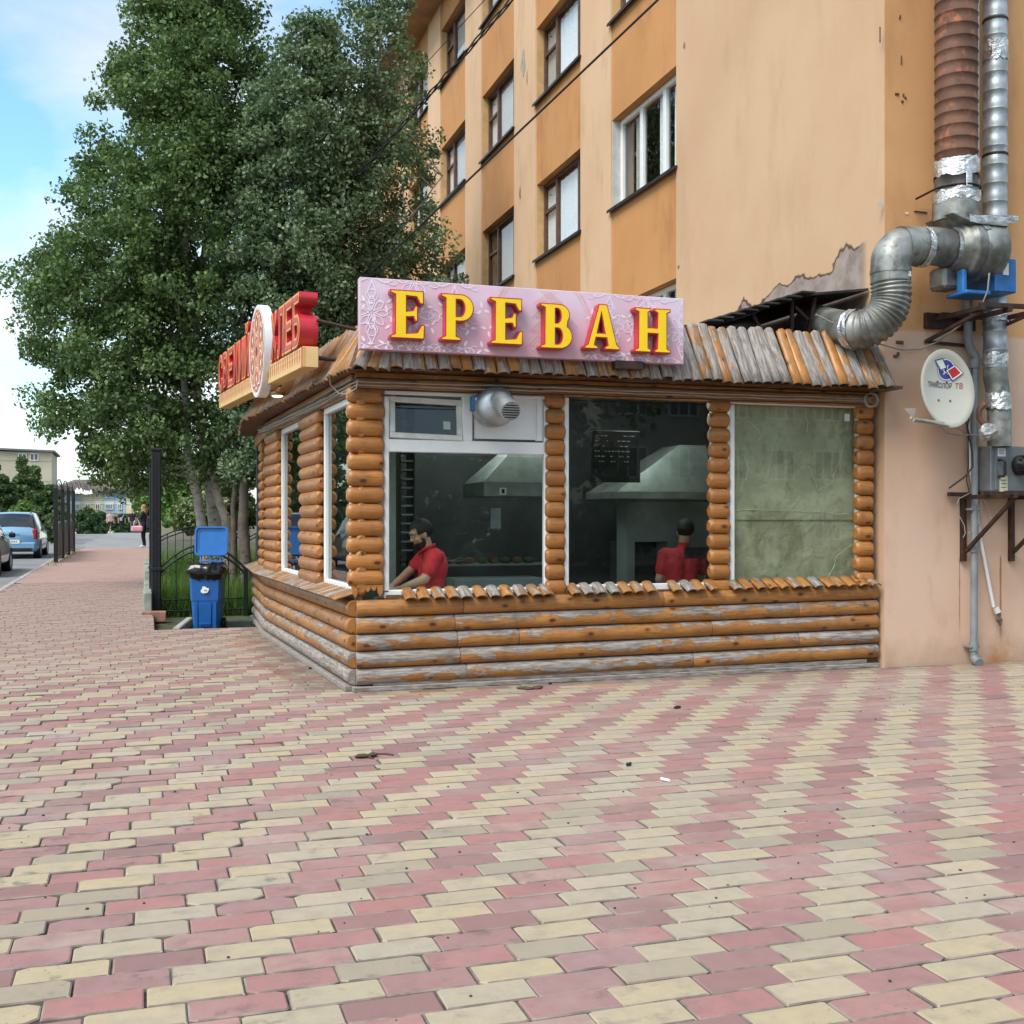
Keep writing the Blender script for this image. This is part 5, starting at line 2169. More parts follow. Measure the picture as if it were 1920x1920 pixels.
# satellite dish -------------------------------------------------------------
sdsh = thing('satellite_dish', 'round white satellite dish with red and blue logo on the end wall', 'satellite dish', gp(1775, 800))
dc = gp(1779, 728, .36)
nrm = Vector((.05, -1.0, .12)).normalized()
Xd = nrm.cross(Vector((0, 0, 1))).normalized() * -1
if Xd.x < 0:
    Xd = -Xd
Yd = nrm.cross(Xd)
if Yd.z < 0:
    Yd = -Yd
MD = Matrix(((Xd.x, Yd.x, nrm.x, dc.x), (Xd.y, Yd.y, nrm.y, dc.y), (Xd.z, Yd.z, nrm.z, dc.z), (0, 0, 0, 1)))
RX, RY = .325, .395
DISH = NB('dish_enamel', .4)
dco = DISH.co('World')
dcol = DISH.mix(DISH.step(DISH.noise(2, 4, dco), .3, .7), (.42, .41, .345), (.50, .49, .425))
dcol = DISH.mix(DISH.step(DISH.noise(16, 5, dco, .65), .66, .78, 0, .6), dcol, (.30, .16, .06))
DISH.col(dcol)


def dz(x, y):
    return -.06 + .06 * ((x / RX) ** 2 + (y / RY) ** 2)


g = G()
vs, fs = [], []
nr, ns = 8, 40
for i in range(nr + 1):
    for k in range(ns):
        a = 2 * math.pi * k / ns
        t = i / nr
        x, y = RX * t * math.cos(a), RY * t * math.sin(a)
        vs.append((x, y, dz(x, y)))
for i in range(nr):
    for k in range(ns):
        l = (k + 1) % ns
        fs.append((i * ns + k, (i + 1) * ns + k, (i + 1) * ns + l, i * ns + l))
b0_ = len(vs)
for k in range(ns):
    a = 2 * math.pi * k / ns
    vs.append((RX * 1.03 * math.cos(a), RY * 1.03 * math.sin(a), -.008))
for k in range(ns):
    l = (k + 1) % ns
    fs.append((nr * ns + k, b0_ + k, b0_ + l, nr * ns + l))
for k in range(ns):
    a = 2 * math.pi * k / ns
    vs.append((RX * 1.02 * math.cos(a), RY * 1.02 * math.sin(a), -.03))
for k in range(ns):
    l = (k + 1) % ns
    fs.append((b0_ + k, b0_ + ns + k, b0_ + ns + l, b0_ + l))
vs.append((0, 0, -.10))
for k in range(ns):
    fs.append((b0_ + ns + k, len(vs) - 1, b0_ + ns + (k + 1) % ns))
g.add(vs, fs, 0, True, MD)
dish = obj('reflector', g, DISH.m, sdsh)
g = G()


def decal(poly, mi, lift):
    poly = [(x, y, dz(x, y) + lift) for x, y in poly]
    c = (sum(p[0] for p in poly) / len(poly), sum(p[1] for p in poly) / len(poly))
    n = len(poly)
    # fan with a midpoint that follows the bowl
    g.add(poly + [(c[0], c[1], dz(*c) + lift)], [(i, (i + 1) % n, n) for i in range(n)], mi, False, MD)


def ring_decal(cx, cy, r0, r1, mi, lift):
    n = 28
    vs = []
    for i in range(n):
        a = 2 * math.pi * i / n
        for r in (r0, r1):
            x, y = cx + r * math.cos(a), cy + r * math.sin(a)
            vs.append((x, y, dz(x, y) + lift))
    g.add(vs, [(2 * i, 2 * i + 1, 2 * ((i + 1) % n) + 1, 2 * ((i + 1) % n)) for i in range(n)], mi, False, MD)


lx, ly = .02, .20
ring_decal(lx, ly, .001, .108, 0, .003)
ring_decal(lx, ly, .098, .107, 1, .0045)
ring_decal(lx, ly, .100, .112, 0, .003)
ring_decal(lx, ly, .020, .032, 1, .0045)
for a in range(0, 360, 60):
    c, s = math.cos(R(a)), math.sin(R(a))
    decal([(lx + .03 * c - .006 * s, ly + .03 * s + .006 * c), (lx + .055 * c - .006 * s, ly + .055 * s + .006 * c), (lx + .055 * c + .006 * s, ly + .055 * s - .006 * c), (lx + .03 * c + .006 * s, ly + .03 * s - .006 * c)], 1, .005)
decal([(lx - .155, ly + .085), (lx - .05, ly + .115), (lx + .015, ly + .02), (lx - .075, ly - .012)], 0, .007)
decal([(lx - .135, ly + .078), (lx - .055, ly + .10), (lx + .0, ly + .022), (lx - .068, ly - .002)], 1, .0085)
decal([(lx - .01, ly - .005), (lx + .10, ly + .055), (lx + .20, ly - .03), (lx + .075, ly - .115)], 0, .010)
decal([(lx + .0, ly - .008), (lx + .10, ly + .046), (lx + .188, ly - .03), (lx + .075, ly - .104)], 1, .0115)
decal([(lx + .018, ly - .012), (lx + .10, ly + .034), (lx + .165, ly - .03), (lx + .075, ly - .088)], 2, .013)
obj('logo_print', g, [flat('logo_blue', (.03, .05, .22), .4), flat('logo_white', (.72, .72, .70), .4), flat('logo_red', (.45, .02, .02), .4)], dish)
for tx, xx, mm, sxx in (('ТРИКОЛОР', -.075, flat('print_dark', (.08, .08, .12), .5), .78), ('ТВ', .165, flat('print_red', (.40, .04, .04), .5), .92)):
    m = text_mesh('lettering', tx, .075, .001, mm, Matrix.Identity(4), 0.0, sxx, .15)
    for v in m.vertices:
        x, y = v.co.x + xx, v.co.y + .015
        v.co = MD @ Vector((x, y, dz(x, y) + .004 + v.co.z))
    put('lettering', m, dish)
g = G()
for x, y in ((-.10, -.115), (.05, -.115), (-.09, .075), (.03, .075)):
    g.ell((x, y, dz(x, y) + .004), (.012, .012, .008), 8, 6, 0, MD)
obj('bolt', g, RUST, dish)
g = G()
bk = MD @ Vector((0, -.02, -.10))
wl_ = Vector((bk.x + .12, GY, bk.z - .05))
g.tube([bk, bk.lerp(wl_, .5) + Vector((0, 0, -.02)), wl_], .022, 8)
g.box(wl_ + Vector((0, -.012, 0)), (.16, .02, .2), 0, .004)
ab = MD @ Vector((0, -RY * .97, -.03))
g.tube([ab, gp(1712, 785, .75), gp(1708, 783, .8)], .014, 6)
tri = gp(1714, 772, .8)
g.tube([MD @ Vector((-.05, -RY * .9, -.04)), gp(1735, 790, .55), gp(1712, 787, .8)], .02, 6)
g.add([gp(1695, 766, .80), gp(1718, 765, .80), gp(1713, 785, .80), gp(1695, 766, .775), gp(1718, 765, .775), gp(1713, 785, .775)], [(0, 2, 1), (3, 4, 5), (0, 1, 4, 3), (1, 2, 5, 4), (2, 0, 3, 5)])
obj('mount_arm', g, flat('dull_mount', (.33, .31, .27), .6, .2), sdsh)

# lean-to roof above the kiosk roof -----------------------------------------
lt = thing('lean_to_roof', 'dark sagging tin lean-to roof on thin posts above the kiosk', 'canopy', (6.2, 10, 3.3))
TARC = flat('black_tin', (.035, .034, .033), .6, .25, .4, 4, .2)
P0, P1, P2, P3 = onY(1328, 608, 9.92), onY(1520, 549, 9.92), onY(1640, 541, 9.92), None
g = G()
prof = [P0, P0.lerp(P1, .35) + Vector((0, 0, -.02)), P0.lerp(P1, .7) + Vector((0, 0, .015)), P1, Vector((FX - .02, 9.92, P2.z))]
for i in range(len(prof) - 1):
    for yi in range(4):
        y0, y1 = 9.92 + yi * .62, 9.92 + (yi + 1) * .62
        j = [rnd.uniform(-.012, .012) for _ in range(2)]
        a, b = prof[i], prof[i + 1]
        vs = [(a.x, y0, a.z), (b.x, y0, b.z), (b.x, y1, b.z), (a.x, y1, a.z)]
        g.add(vs + [(x, y, z - .025) for x, y, z in vs], [(0, 1, 2, 3), (4, 7, 6, 5), (0, 4, 5, 1), (1, 5, 6, 2), (2, 6, 7, 3), (3, 7, 4, 0)])
for i in range(9):
    t = i / 9
    c = P0.lerp(P1, t)
    g.box((c.x, 9.91 - rnd.uniform(0, .06), c.z + .012), (.16, .2, .02), 0, .003)
obj('tin_sheet', g, TARC, lt)
g = G()
for (xa, ya, xb, yb) in ((1484, 640, 1485, 560), (1514, 640, 1528, 557), (1430, 628, 1412, 590), (1515, 600, 1490, 575)):
    bar(g, onY(xa, ya, 10.0), onY(xb, yb, 10.0), .035)
obj('support_post', g, STEEL_BR, lt)
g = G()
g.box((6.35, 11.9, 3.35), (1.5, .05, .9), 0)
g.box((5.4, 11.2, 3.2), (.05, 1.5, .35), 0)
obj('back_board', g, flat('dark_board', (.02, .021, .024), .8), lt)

# small marks on the plaster: nail stubs, a grey patch, chipped spots -----------
for (px, py, w_, h_) in ((1682, 176, .05, .02), (1694, 178, .02, .03), (1692, 190, .03, .02), (1698, 183, .02, .02), (1688, 30, .015, .02), (1687, 34, .015, .015), (1690, 112, .012, .09), (1679, 668, .05, .03), (1687, 642, .09, .035), (1684, 664, .03, .04), (1726, 397, .16, .012), (1650, 65, .012, .16)):
    g = G()
    c3 = gp(px, py, .006)
    g.box(c3, (w_, .012, h_), 0, .003)
    obj('wall_chip', g, flat_cache('chip_dark', (.09, .06, .045)), apt)
for (px, py, w_, h_) in ((1650, 384, .06, .12), (1700, 400, .05, .03)):
    g = G()
    c3 = gp(px, py, .003)
    g.prism([(w_ * math.cos(a) * (1 + .2 * math.sin(3 * a)), h_ * math.sin(a)) for a in np.linspace(0, 6.28, 14, endpoint=False)], .004, 0, Matrix.Translation(c3) @ Matrix.Rotation(R(90), 4, 'X') @ Matrix.Scale(.5, 4))
    obj('wall_chip', g, flat_cache('chip_pale', (.62, .52, .42)), apt)
for (px, py, w_, h_, nm) in ((981, 118, .16, .30, 'chip_grey'), (975, 362, .06, .14, 'chip_dark2'), (1272, 500, .04, .03, 'chip_dark2'), (1283, 85, .035, .05, 'chip_dark2'), (988, 145, .05, .16, 'chip_grey')):
    c3 = onX(px, py, FX - .004)
    g = G()
    g.prism([(w_ * math.cos(a) * (1 + .3 * math.sin(3 * a + px)), h_ * math.sin(a) * (1 + .2 * math.cos(4 * a))) for a in np.linspace(0, 6.28, 18, endpoint=False)], .005, 0, Matrix.Translation(c3) @ Matrix.Rotation(R(-90), 4, 'Y') @ Matrix.Rotation(R(90), 4, 'Z') @ Matrix.Scale(.8, 4))
    obj('plaster_patch', g, flat_cache(nm, (.36, .31, .24) if nm == 'chip_grey' else (.30, .17, .08)), apt)

# ================================================================== INSIDE THE SHOP
STEEL = flat('brushed_steel', (.30, .33, .31), .4, .6, .15, 6)
TILE = flat('oven_tiles', (.27, .29, .29), .5, 0, .12, 2)
LITE = bpy.data.materials.new('lit_tube')
LITE.use_nodes = True
LITE.node_tree.nodes['Principled BSDF'].inputs['Emission Color'].default_value = (.9, 1, .95, 1)
LITE.node_tree.nodes['Principled BSDF'].inputs['Emission Strength'].default_value = 28.0
for i, (x, y, L_, lab) in enumerate(((4.0, 11.3, 1.1, 'lit ceiling tube above the bread oven seen through the middle window'), (5.35, 11.0, .9, 'lit ceiling tube near the covered window inside the shop'), (3.4, 12.3, .9, 'lit ceiling tube furthest back in the dark shop'))):
    t = thing('ceiling_tube', lab, 'ceiling light', (x, y, 2.95), 'ceiling tubes in the shop')
    g = G()
    g.box((x, y, 2.975), (L_, .22, .05), 0, .005)
    obj('housing', g, PVC, t)
    g = G()
    for d in (-.06, .06):
        g.tube([(x - L_ / 2 + .05, y + d, 2.935), (x + L_ / 2 - .05, y + d, 2.935)], .013, 6)
    obj('tube', g, LITE, t)


def hood(label, pr, ytop, Yd, dep):
    """steel hood: rim box plus a pyramid up to the ceiling"""
    a, b = onY(pr[0], pr[1], Yd), onY(pr[2], pr[3], Yd)
    t = thing('extractor_hood', label, 'extractor hood', (a.x, Yd, b.z))
    g = G()
    g.box(((a.x + b.x) / 2, Yd + dep / 2, (a.z + b.z) / 2), (b.x - a.x, dep, a.z - b.z), 0, .004)
    obj('rim', g, STEEL, t)
    xa, xb = onY(ytop[0], 800, Yd).x, onY(ytop[1], 800, Yd).x
    zt_ = onY(900, ytop[2], Yd).z
    g = G()
    g.add([(a.x, Yd, a.z), (b.x, Yd, a.z), (b.x, Yd + dep, a.z), (a.x, Yd + dep, a.z), (xa, Yd + dep * .3, zt_), (xb, Yd + dep * .3, zt_), (xb, Yd + dep * .8, zt_), (xa, Yd + dep * .8, zt_)],
          [(0, 1, 5, 4), (1, 2, 6, 5), (2, 3, 7, 6), (3, 0, 4, 7)])
    obj('canopy', g, STEEL, t)
    return t


hh = hood('steel extractor hood with a sloping side in the bread window', (908, 903, 1040, 931), (975, 1050, 838), 10.9, .8)
g = G()
q = onY(943, 921, 10.89)
g.box((q.x, 10.89, q.z), (.07, .01, .07), 0)
g.box((q.x, 10.882, q.z), (.03, .006, .045), 1)
obj('price_card', g, [PVC, BLACK], hh)
hood('wide grey hood over the oven behind the man in red', (1156, 921, 1340, 936), (1295, 1345, 822), 11.25, .9)
ov = thing('bread_oven', 'grey tiled bread oven wall with a dark opening behind the middle window', 'oven', (4.9, 11.8, 0))
a, b = onY(1176, 940, 11.75), onY(1345, 1100, 11.75)
g = G()
oa, ob = onY(1190, 1016, 11.75), onY(1252, 1100, 11.75)
g.box(((a.x + oa.x) / 2, 11.9, a.z / 2), (oa.x - a.x, .3, a.z), 0)
g.box(((oa.x + b.x) / 2 + .2, 11.9, (a.z + oa.z) / 2), (b.x - oa.x + .4, .299, a.z - oa.z), 0)
g.box(((ob.x + b.x) / 2 + .2, 11.901, oa.z / 2), (b.x - ob.x + .4, .3, oa.z - .002), 0)
g.box(((oa.x + ob.x) / 2, 12.2, oa.z / 2), (ob.x - oa.x + .1, .3, oa.z), 1)
obj('oven_wall', g, [TILE, INT_D], ov)
mb_ = thing('menu_board', 'black hanging board with faint chalk lines inside the middle window', 'menu board', onY(1150, 850, 11.4))
a, b = onY(1108, 806, 11.1), onY(1200, 905, 11.1)
g = G()
g.box(((a.x + b.x) / 2, 11.1, (a.z + b.z) / 2), (b.x - a.x, .03, a.z - b.z), 0, .01)
for r_ in range(6):
    zz = a.z - .06 - r_ * .055
    x = a.x + .04
    while x < b.x - .12:
        w_ = rnd.uniform(.01, .05)
        if rnd.random() < .6:
            g.box((x + w_ / 2, 11.083, zz), (w_, .002, .012), 1)
        x += w_ + .015
obj('board', g, [BLACK, flat('chalk', (.42, .42, .42), .9)], mb_)
ct = thing('counter', 'dark shop counter with pale front panels in the bread window', 'counter', (3.0, 10.9, 0))
a, b = onY(855, 1070, 10.75), onY(1018, 1120, 10.75)
g = G()
g.box(((a.x + b.x) / 2, 10.95, .46), (b.x - a.x, .4, .92), 0, .01)
g.box((a.x - .55, 10.9, .42), (1.0, .5, .84), 1, .01)
g.box((2.6, 10.02, .40), (1.25, .34, .80), 1, .01)
obj('cabinet', g, [flat('counter_panel', (.24, .29, .28), .5), flat('counter_dark', (.06, .065, .06), .6)], ct)
dt = thing('dough_board', 'pale floured work board under the hands of the man in red', 'board', onY(750, 1108, 10.1))
g = G()
g.box((2.55, 10.05, .812), (.9, .26, .02), 0, .004)
obj('board', g, flat('flour_board', (.40, .42, .40), .8), dt)
sh_ = thing('wall_shelf', 'black rack of trays behind the bearded man', 'shelf', onY(757, 950, 11.2))
g = G()
q = onY(757, 950, 11.2)
for i in range(16):
    g.box((q.x, 11.2, 2.55 - i * .09), (.13, .3, .016), 1)
for d in (-.07, .07):
    g.box((q.x + d, 11.2, 1.6), (.015, .32, 2.1), 0)
obj('rack', g, [BLACK, STEEL], sh_)
g = G()
a, b = onY(726, 850, 10.6), onY(748, 1000, 10.6)
g.box((a.x + .0, 10.6, 1.5), ((b.x - a.x) * 1.4, .05, 2.9), 0)
pl = thing('pale_panel', 'pale grey green wall panel at the left edge of the bread window', 'panel', (a.x, 10.6, 0))
obj('panel', g, flat('pale_panel', (.26, .30, .28), .6), pl)
pp_ = thing('paper_notice', 'grey paper notice hanging at the back of the bread window', 'notice', onY(930, 972, 11.3))
g = G()
a, b = onY(920, 953, 11.3), onY(939, 991, 11.3)
g.box(((a.x + b.x) / 2, 11.3, (a.z + b.z) / 2), (b.x - a.x, .006, a.z - b.z), 0)
obj('paper', g, flat('paper_grey', (.40, .42, .44), .8), pp_)
dsp = thing('display_tray', 'long shelf of trays and plates behind the bearded man', 'tray shelf', onY(900, 1055, 11.5))
g = G()
a = onY(735, 1060, 11.5)
g.box((a.x + .75, 11.5, a.z), (1.9, .3, .02), 0)
for i in range(12):
    g.ell((a.x + .05 + i * .13, 11.45 + rnd.uniform(-.05, .05), a.z + .04), (.06, .06, .04), 8, 6, 1 + i % 2)
g.lathe([(.02, 0), (.13, .03)], 16, 3, Matrix.Translation((a.x + .62, 11.4, a.z + .02)))
obj('shelf', g, [STEEL, flat('bread_crust', (.20, .10, .04), .8), flat('greens', (.05, .09, .03), .8), PVC], dsp)

# ================================================================== PEOPLE
SKIN = flat('skin', (.56, .31, .21), .55, 0, .08, 20)
SKIN_W = flat('light_skin', (.52, .31, .23), .55, 0, .06, 20)
HAIR_D = flat('dark_hair', (.016, .012, .010), .6, 0, .3, 60, .6)
HAIR_B = flat('fair_hair', (.30, .155, .065), .55, 0, .25, 60, .5)
SHIRT = flat('red_shirt', (.58, .025, .04), .8, 0, .18, 14, .5)
DARKC = flat('dark_cloth', (.012, .013, .018), .85, 0, .25, 9, .2)
EYE_W = flat('eye_white', (.6, .58, .55), .3)


def capsule(g, p, q, r0, r1, seg=12):
    p, q = Vector(p), Vector(q)
    d = q - p
    if d.length < 1e-5:
        g.ell(p, (r0, r0, r0), seg, 8)
        return
    M = frame(p, d, Vector((.3, 1, .2)) if abs(d.normalized().y) < .9 else Vector((1, 0, 0))) @ Matrix.Rotation(R(90), 4, 'Y')
    L_ = d.length
    prof = []
    for i in range(5):
        a = R(-90 + i * 22.5)
        prof.append((max(r0 * math.cos(a), 1e-4), r0 * math.sin(a)))
    for i in range(5):
        a = R(i * 22.5)
        prof.append((max(r1 * math.cos(a), 1e-4), L_ + r1 * math.sin(a)))
    g.lathe(prof, seg, 0, M, True, True)


def remesh(g, name, vox):
    me = g.mesh(name, SKIN)
    bm = bmesh.new()
    bm.from_mesh(me)
    bmesh.ops.recalc_face_normals(bm, faces=bm.faces)
    bm.to_mesh(me)
    bm.free()
    t = bpy.data.objects.new('temp', me)
    COL.objects.link(t)
    m = t.modifiers.new('r', 'REMESH')
    m.mode = 'VOXEL'
    m.voxel_size = vox
    s = t.modifiers.new('s', 'SMOOTH')
    s.factor = .5
    s.iterations = 3
    dg = bpy.context.evaluated_depsgraph_get()
    out = bpy.data.meshes.new_from_object(t.evaluated_get(dg))
    bpy.data.objects.remove(t)
    out.name = name
    return out


def person(J, label, mats, fwd, head_s=1.0, group=None, vox=.011, hair='short', beard=False, shirt_sleeve='short', hair_mat=None, loc=None, shoes=None):
    """J: joints in metres (world). mats: dict shirt, trousers, skin. One continuous body mesh."""
    J = {k: Vector(v) for k, v in J.items()}
    base = loc or Vector((J['pelvis'].x, J['pelvis'].y, min(J['ankleL'].z, J['ankleR'].z) - .08))
    root = thing('person', label, 'person', base, group)
    S = head_s
    bones = []            # p, q, r0, r1, material slot

    def B(a, b, r0, r1, m):
        a = J[a] if isinstance(a, str) else Vector(a)
        b = J[b] if isinstance(b, str) else Vector(b)
        bones.append((a, b, r0 * S, r1 * S, m))
    sl = 1
    lower = 1 if shirt_sleeve == 'long' else 0
    up = (J['neck'] - J['pelvis']).normalized()
    fw = Vector(fwd).normalized()
    rt = (J['shoR'] - J['shoL']).normalized()
    # trunk: stacked side-by-side masses give shoulders wider than the waist
    for s_ in (-1, 1):
        B(J['chest'] + rt * .075 * S * s_, J['waist'] + rt * .06 * S * s_, .115, .105, 1)
        B(J['waist'] + rt * .06 * S * s_, J['pelvis'] + rt * .065 * S * s_, .105, .115, 1)
        B(J['chest'] + rt * .075 * S * s_ + up * .06, J['shoR'] if s_ > 0 else J['shoL'], .10, .072, 1)
    B(J['chest'] + up * .08, 'neck', .10, .062, 1)
    for s in 'LR':
        mid = J['sho' + s].lerp(J['elb' + s], .62)
        B('sho' + s, mid, .072, .064, 1)
        B(mid, 'elb' + s, .045, .040, lower if lower else 0)
        if lower:
            B(mid, 'elb' + s, .058, .050, 1)
        B('elb' + s, 'wri' + s, .042 if not lower else .05, .027 if not lower else .036, lower)
        B('hip' + s, 'knee' + s, .088, .060, 2)
        B('knee' + s, 'ankle' + s, .060, .040, 2)
        B('ankle' + s, 'toe' + s, .042, .036, 3)
        # hand: palm, four fingers of different length, thumb from the side of the palm
        w = J['wri' + s]
        hd = (w - J['elb' + s]).normalized()
        if 'hand' + s in J:
            hd = (J['hand' + s] - w).normalized()
        sd = hd.cross(Vector((0, 0, 1)))
        sd = sd.normalized() if sd.length > .2 else rt
        nz_ = sd.cross(hd).normalized()
        palm = w + hd * .075 * S
        B(w, palm - sd * .018, .024, .022, 0)
        B(w, palm + sd * .018, .024, .022, 0)
        for k, (o, l_) in enumerate(((-.030, .062), (-.010, .074), (.010, .070), (.029, .054))):
            a0 = palm + sd * o * S
            a1 = a0 + (hd * .6 - nz_ * .18 * (1 + k * .15)).normalized() * l_ * .55 * S
            a2 = a1 + (hd * .5 - nz_ * .55).normalized() * l_ * .45 * S
            B(a0, a1, .0105, .0095, 0)
            B(a1, a2, .0095, .0085, 0)
        ts = -1 if s == 'R' else 1
        t0 = w + hd * .03 * S + sd * .026 * ts * S
        t1 = t0 + (hd * .6 + sd * .7 * ts - nz_ * .2).normalized() * .04 * S
        B(t0, t1, .014, .012, 0)
        B(t1, t1 + (hd - nz_ * .3).normalized() * .03 * S, .012, .010, 0)
    g = G()
    for (p, q, r0, r1, m) in bones:
        capsule(g, p, q, r0, r1)
    # head
    hc = J['head']
    hf = Vector(J['look']).normalized() if 'look' in J else fw
    hu = (hc - J['neck']).normalized()
    hu = (hu - hf * hu.dot(hf)).normalized()
    hr = hf.cross(hu)
    MH = Matrix(((hr.x, hf.x, hu.x, hc.x), (hr.y, hf.y, hu.y, hc.y), (hr.z, hf.z, hu.z, hc.z), (0, 0, 0, 1))) @ Matrix.Scale(S, 4)
    g.ell((0, -.012, .03), (.076, .094, .092), 18, 12, 0, MH)         # cranium
    g.ell((0, .028, -.045), (.058, .062, .078), 16, 10, 0, MH)        # face and jaw
    g.ell((0, .055, -.098), (.027, .024, .022), 10, 8, 0, MH)         # chin
    g.ell((0, .078, .028), (.055, .016, .016), 12, 8, 0, MH)          # brow
    g.ell((0, .098, -.025), (.015, .020, .020), 8, 6, 0, MH)          # nose tip
    g.ell((0, .090, .0), (.010, .014, .035), 8, 6, 0, MH)             # nose bridge
    g.ell((0, .078, -.067), (.024, .014, .010), 8, 6, 0, MH)          # lips
    for s_ in (-1, 1):
        g.ell((.075 * s_, -.005, -.015), (.012, .022, .033), 8, 8, 0, MH)
        g.ell((.038 * s_, .066, -.03), (.022, .02, .02), 8, 6, 0, MH)
    capsule(g, J['neck'] - up * .03, hc - hu * .05 * S - hf * .015 * S, .056 * S, .054 * S)
    me = remesh(g, 'body', vox * S)
    for k in ('skin', 'shirt', 'trousers', 'shoes'):
        pass
    me.materials.clear()
    for m in (mats['skin'], mats['shirt'], mats['trousers'], mats.get('shoes', mats['trousers'])):
        me.materials.append(m)
    # material by nearest body segment
    n = len(me.polygons)
    cen = np.empty(n * 3)
    me.polygons.foreach_get('center', cen)
    cen = cen.reshape(-1, 3)
    best = np.full(n, 1e9)
    mi = np.zeros(n, dtype=np.int32)
    for (p, q, r0, r1, m) in bones:
        p, q = np.array(p), np.array(q)
        d = q - p
        t = np.clip(((cen - p) @ d) / max(d @ d, 1e-9), 0, 1)
        dist = np.linalg.norm(cen - (p + t[:, None] * d), axis=1) - (r0 + (r1 - r0) * t)
        b = dist < best
        best[b] = dist[b]
        mi[b] = m
    dh = np.linalg.norm(cen - np.array(hc), axis=1)
    neckd = (cen - np.array(J['neck'])) @ np.array(hu)
    mi[(dh < .19 * S) & (neckd > .035 * S)] = 0
    me.polygons.foreach_set('material_index', mi)
    me.polygons.foreach_set('use_smooth', [True] * n)
    body = put('body', me, root)
    # hair: shell over the cranium, cut along the hairline
    hm = hair_mat or HAIR_D
    g = G()
    g.ell((0, -.016, .036), (.086, .104, .099), 28, 18, 0, MH)
    Mi = MH.inverted()
    keep = []
    for f, mm in zip(g.f, g.m):
        c = Mi @ (sum((Vector(g.v[i]) for i in f), Vector()) / len(f))
        front = c.y > .045
        if (front and c.z > .075) or (not front and c.z > (-.005 if c.y > -.0 else -.065)):
            keep.append(f)
    g.f, g.m, g.sm = keep, [0] * len(keep), [True] * len(keep)
    g.v = [tuple(Vector(v) + Vector((rnd.uniform(-.004, .004), rnd.uniform(-.004, .004), rnd.uniform(-.004, .004)))) for v in g.v]
    if hair == 'long':
        for s_ in (-1, 0, 1):
            a0 = MH @ Vector((.05 * s_, -.06, -.02))
            g.tube([a0, a0 - Vector((0, 0, .13)) - fw * .03, a0 - Vector((0, 0, .30)) - fw * .01], [.055, .06, .03], 8)
    obj('hair', g, hm, root)
    if beard:
        g = G()
        g.ell((0, .034, -.062), (.064, .066, .078), 22, 14, 0, MH)
        keep = []
        for f in g.f:
            c = Mi @ (sum((Vector(g.v[i]) for i in f), Vector()) / len(f))
            if c.z < -.058 and c.y > -.01 and not (abs(c.x) < .025 and -.078 < c.z < -.058 and c.y > .06) or (abs(c.x) > .045 and c.z < .01 and -.01 < c.y < .04):
                keep.append(f)
        g.f, g.m, g.sm = keep, [0] * len(keep), [True] * len(keep)
        obj('beard', g, HAIR_D, root)
    if vox < .012:
        g = G()
        for s_ in (-1, 1):
            g.ell((.031 * s_, .0835, .004), (.012, .007, .007), 8, 6, 0, MH)
            g.ell((.031 * s_, .0895, .004), (.005, .003, .005), 8, 6, 1, MH)
            g.box((.033 * s_, .096, .028), (.038, .010, .008), 1, .002, MH)
        obj('eyes', g, [EYE_W, HAIR_D], root)
    return root


YP = 10.28
W = lambda px, py, Y=YP: onY(px, py, Y)
m1 = dict(head=W(789, 1001), neck=W(803, 1031), chest=W(812, 1060), waist=W(808, 1096), pelvis=W(806, 1134),
          shoL=W(815, 1046, 10.10), shoR=W(797, 1043, 10.48), elbL=W(797, 1085, 10.06), elbR=W(768, 1071, 10.46), wriL=W(757, 1101, 10.06), wriR=W(738, 1097, 10.34),
          look=Vector((-1, -.12, -.38)), handL=W(738, 1106, 10.1), handR=W(722, 1104, 10.3))
for s, d in (('L', -.09), ('R', .09)):
    p = m1['pelvis']
    m1['hip' + s] = p + Vector((0, d, -.02))
    m1['knee' + s] = Vector((p.x - .02, p.y + d, .44))
    m1['ankle' + s] = Vector((p.x, p.y + d, .10))
    m1['toe' + s] = Vector((p.x - .16, p.y + d, .05))
man1 = person(m1, 'bearded dark-haired man in a red polo shirt leaning over the work board, in profile', {'skin': SKIN, 'shirt': SHIRT, 'trousers': DARKC}, (-1, 0, 0), 1.08, beard=True, vox=.009)
g = G()
nk = m1['neck']
g.tube([nk + Vector((-.055, -.055, .01)), nk + Vector((-.085, -.0, -.03)), nk + Vector((-.055, .055, .01)), nk + Vector((.04, .05, .04)), nk + Vector((.06, 0, .05)), nk + Vector((.04, -.05, .04))], .016, 8, 0, True, True, True)
obj('collar', g, SHIRT, man1)

YQ = 10.75
W2 = lambda px, py, Y=YQ: onY(px, py, Y)
m2 = dict(head=W2(1285, 998), neck=W2(1281, 1026), chest=W2(1277, 1056, YQ - .02), waist=W2(1277, 1100), pelvis=W2(1278, 1136),
          shoL=W2(1247, 1040), shoR=W2(1309, 1040), elbL=W2(1236, 1086, YQ), elbR=W2(1322, 1084, YQ + .05), wriL=W2(1243, 1108, YQ + .2), wriR=W2(1318, 1100, YQ + .25),
          look=Vector((.55, .8, -.25)))
for s, d in (('L', -.10), ('R', .10)):
    p = m2['pelvis']
    m2['hip' + s] = p + Vector((d, 0, -.02))
    m2['knee' + s] = Vector((p.x + d, p.y + .02, .42))
    m2['ankle' + s] = Vector((p.x + d, p.y, .10))
    m2['toe' + s] = Vector((p.x + d, p.y + .16, .05))
person(m2, 'short-haired man in a red polo shirt seen from behind through the middle window', {'skin': SKIN, 'shirt': SHIRT, 'trousers': DARKC}, (.2, 1, 0), 1.08, vox=.0118)
mon = thing('till_screen', 'black till screen beside the man seen from behind', 'screen', W2(1310, 1040, 10.35))
g = G()
a, b = W2(1284, 1026, 10.2), W2(1345, 1046, 10.2)
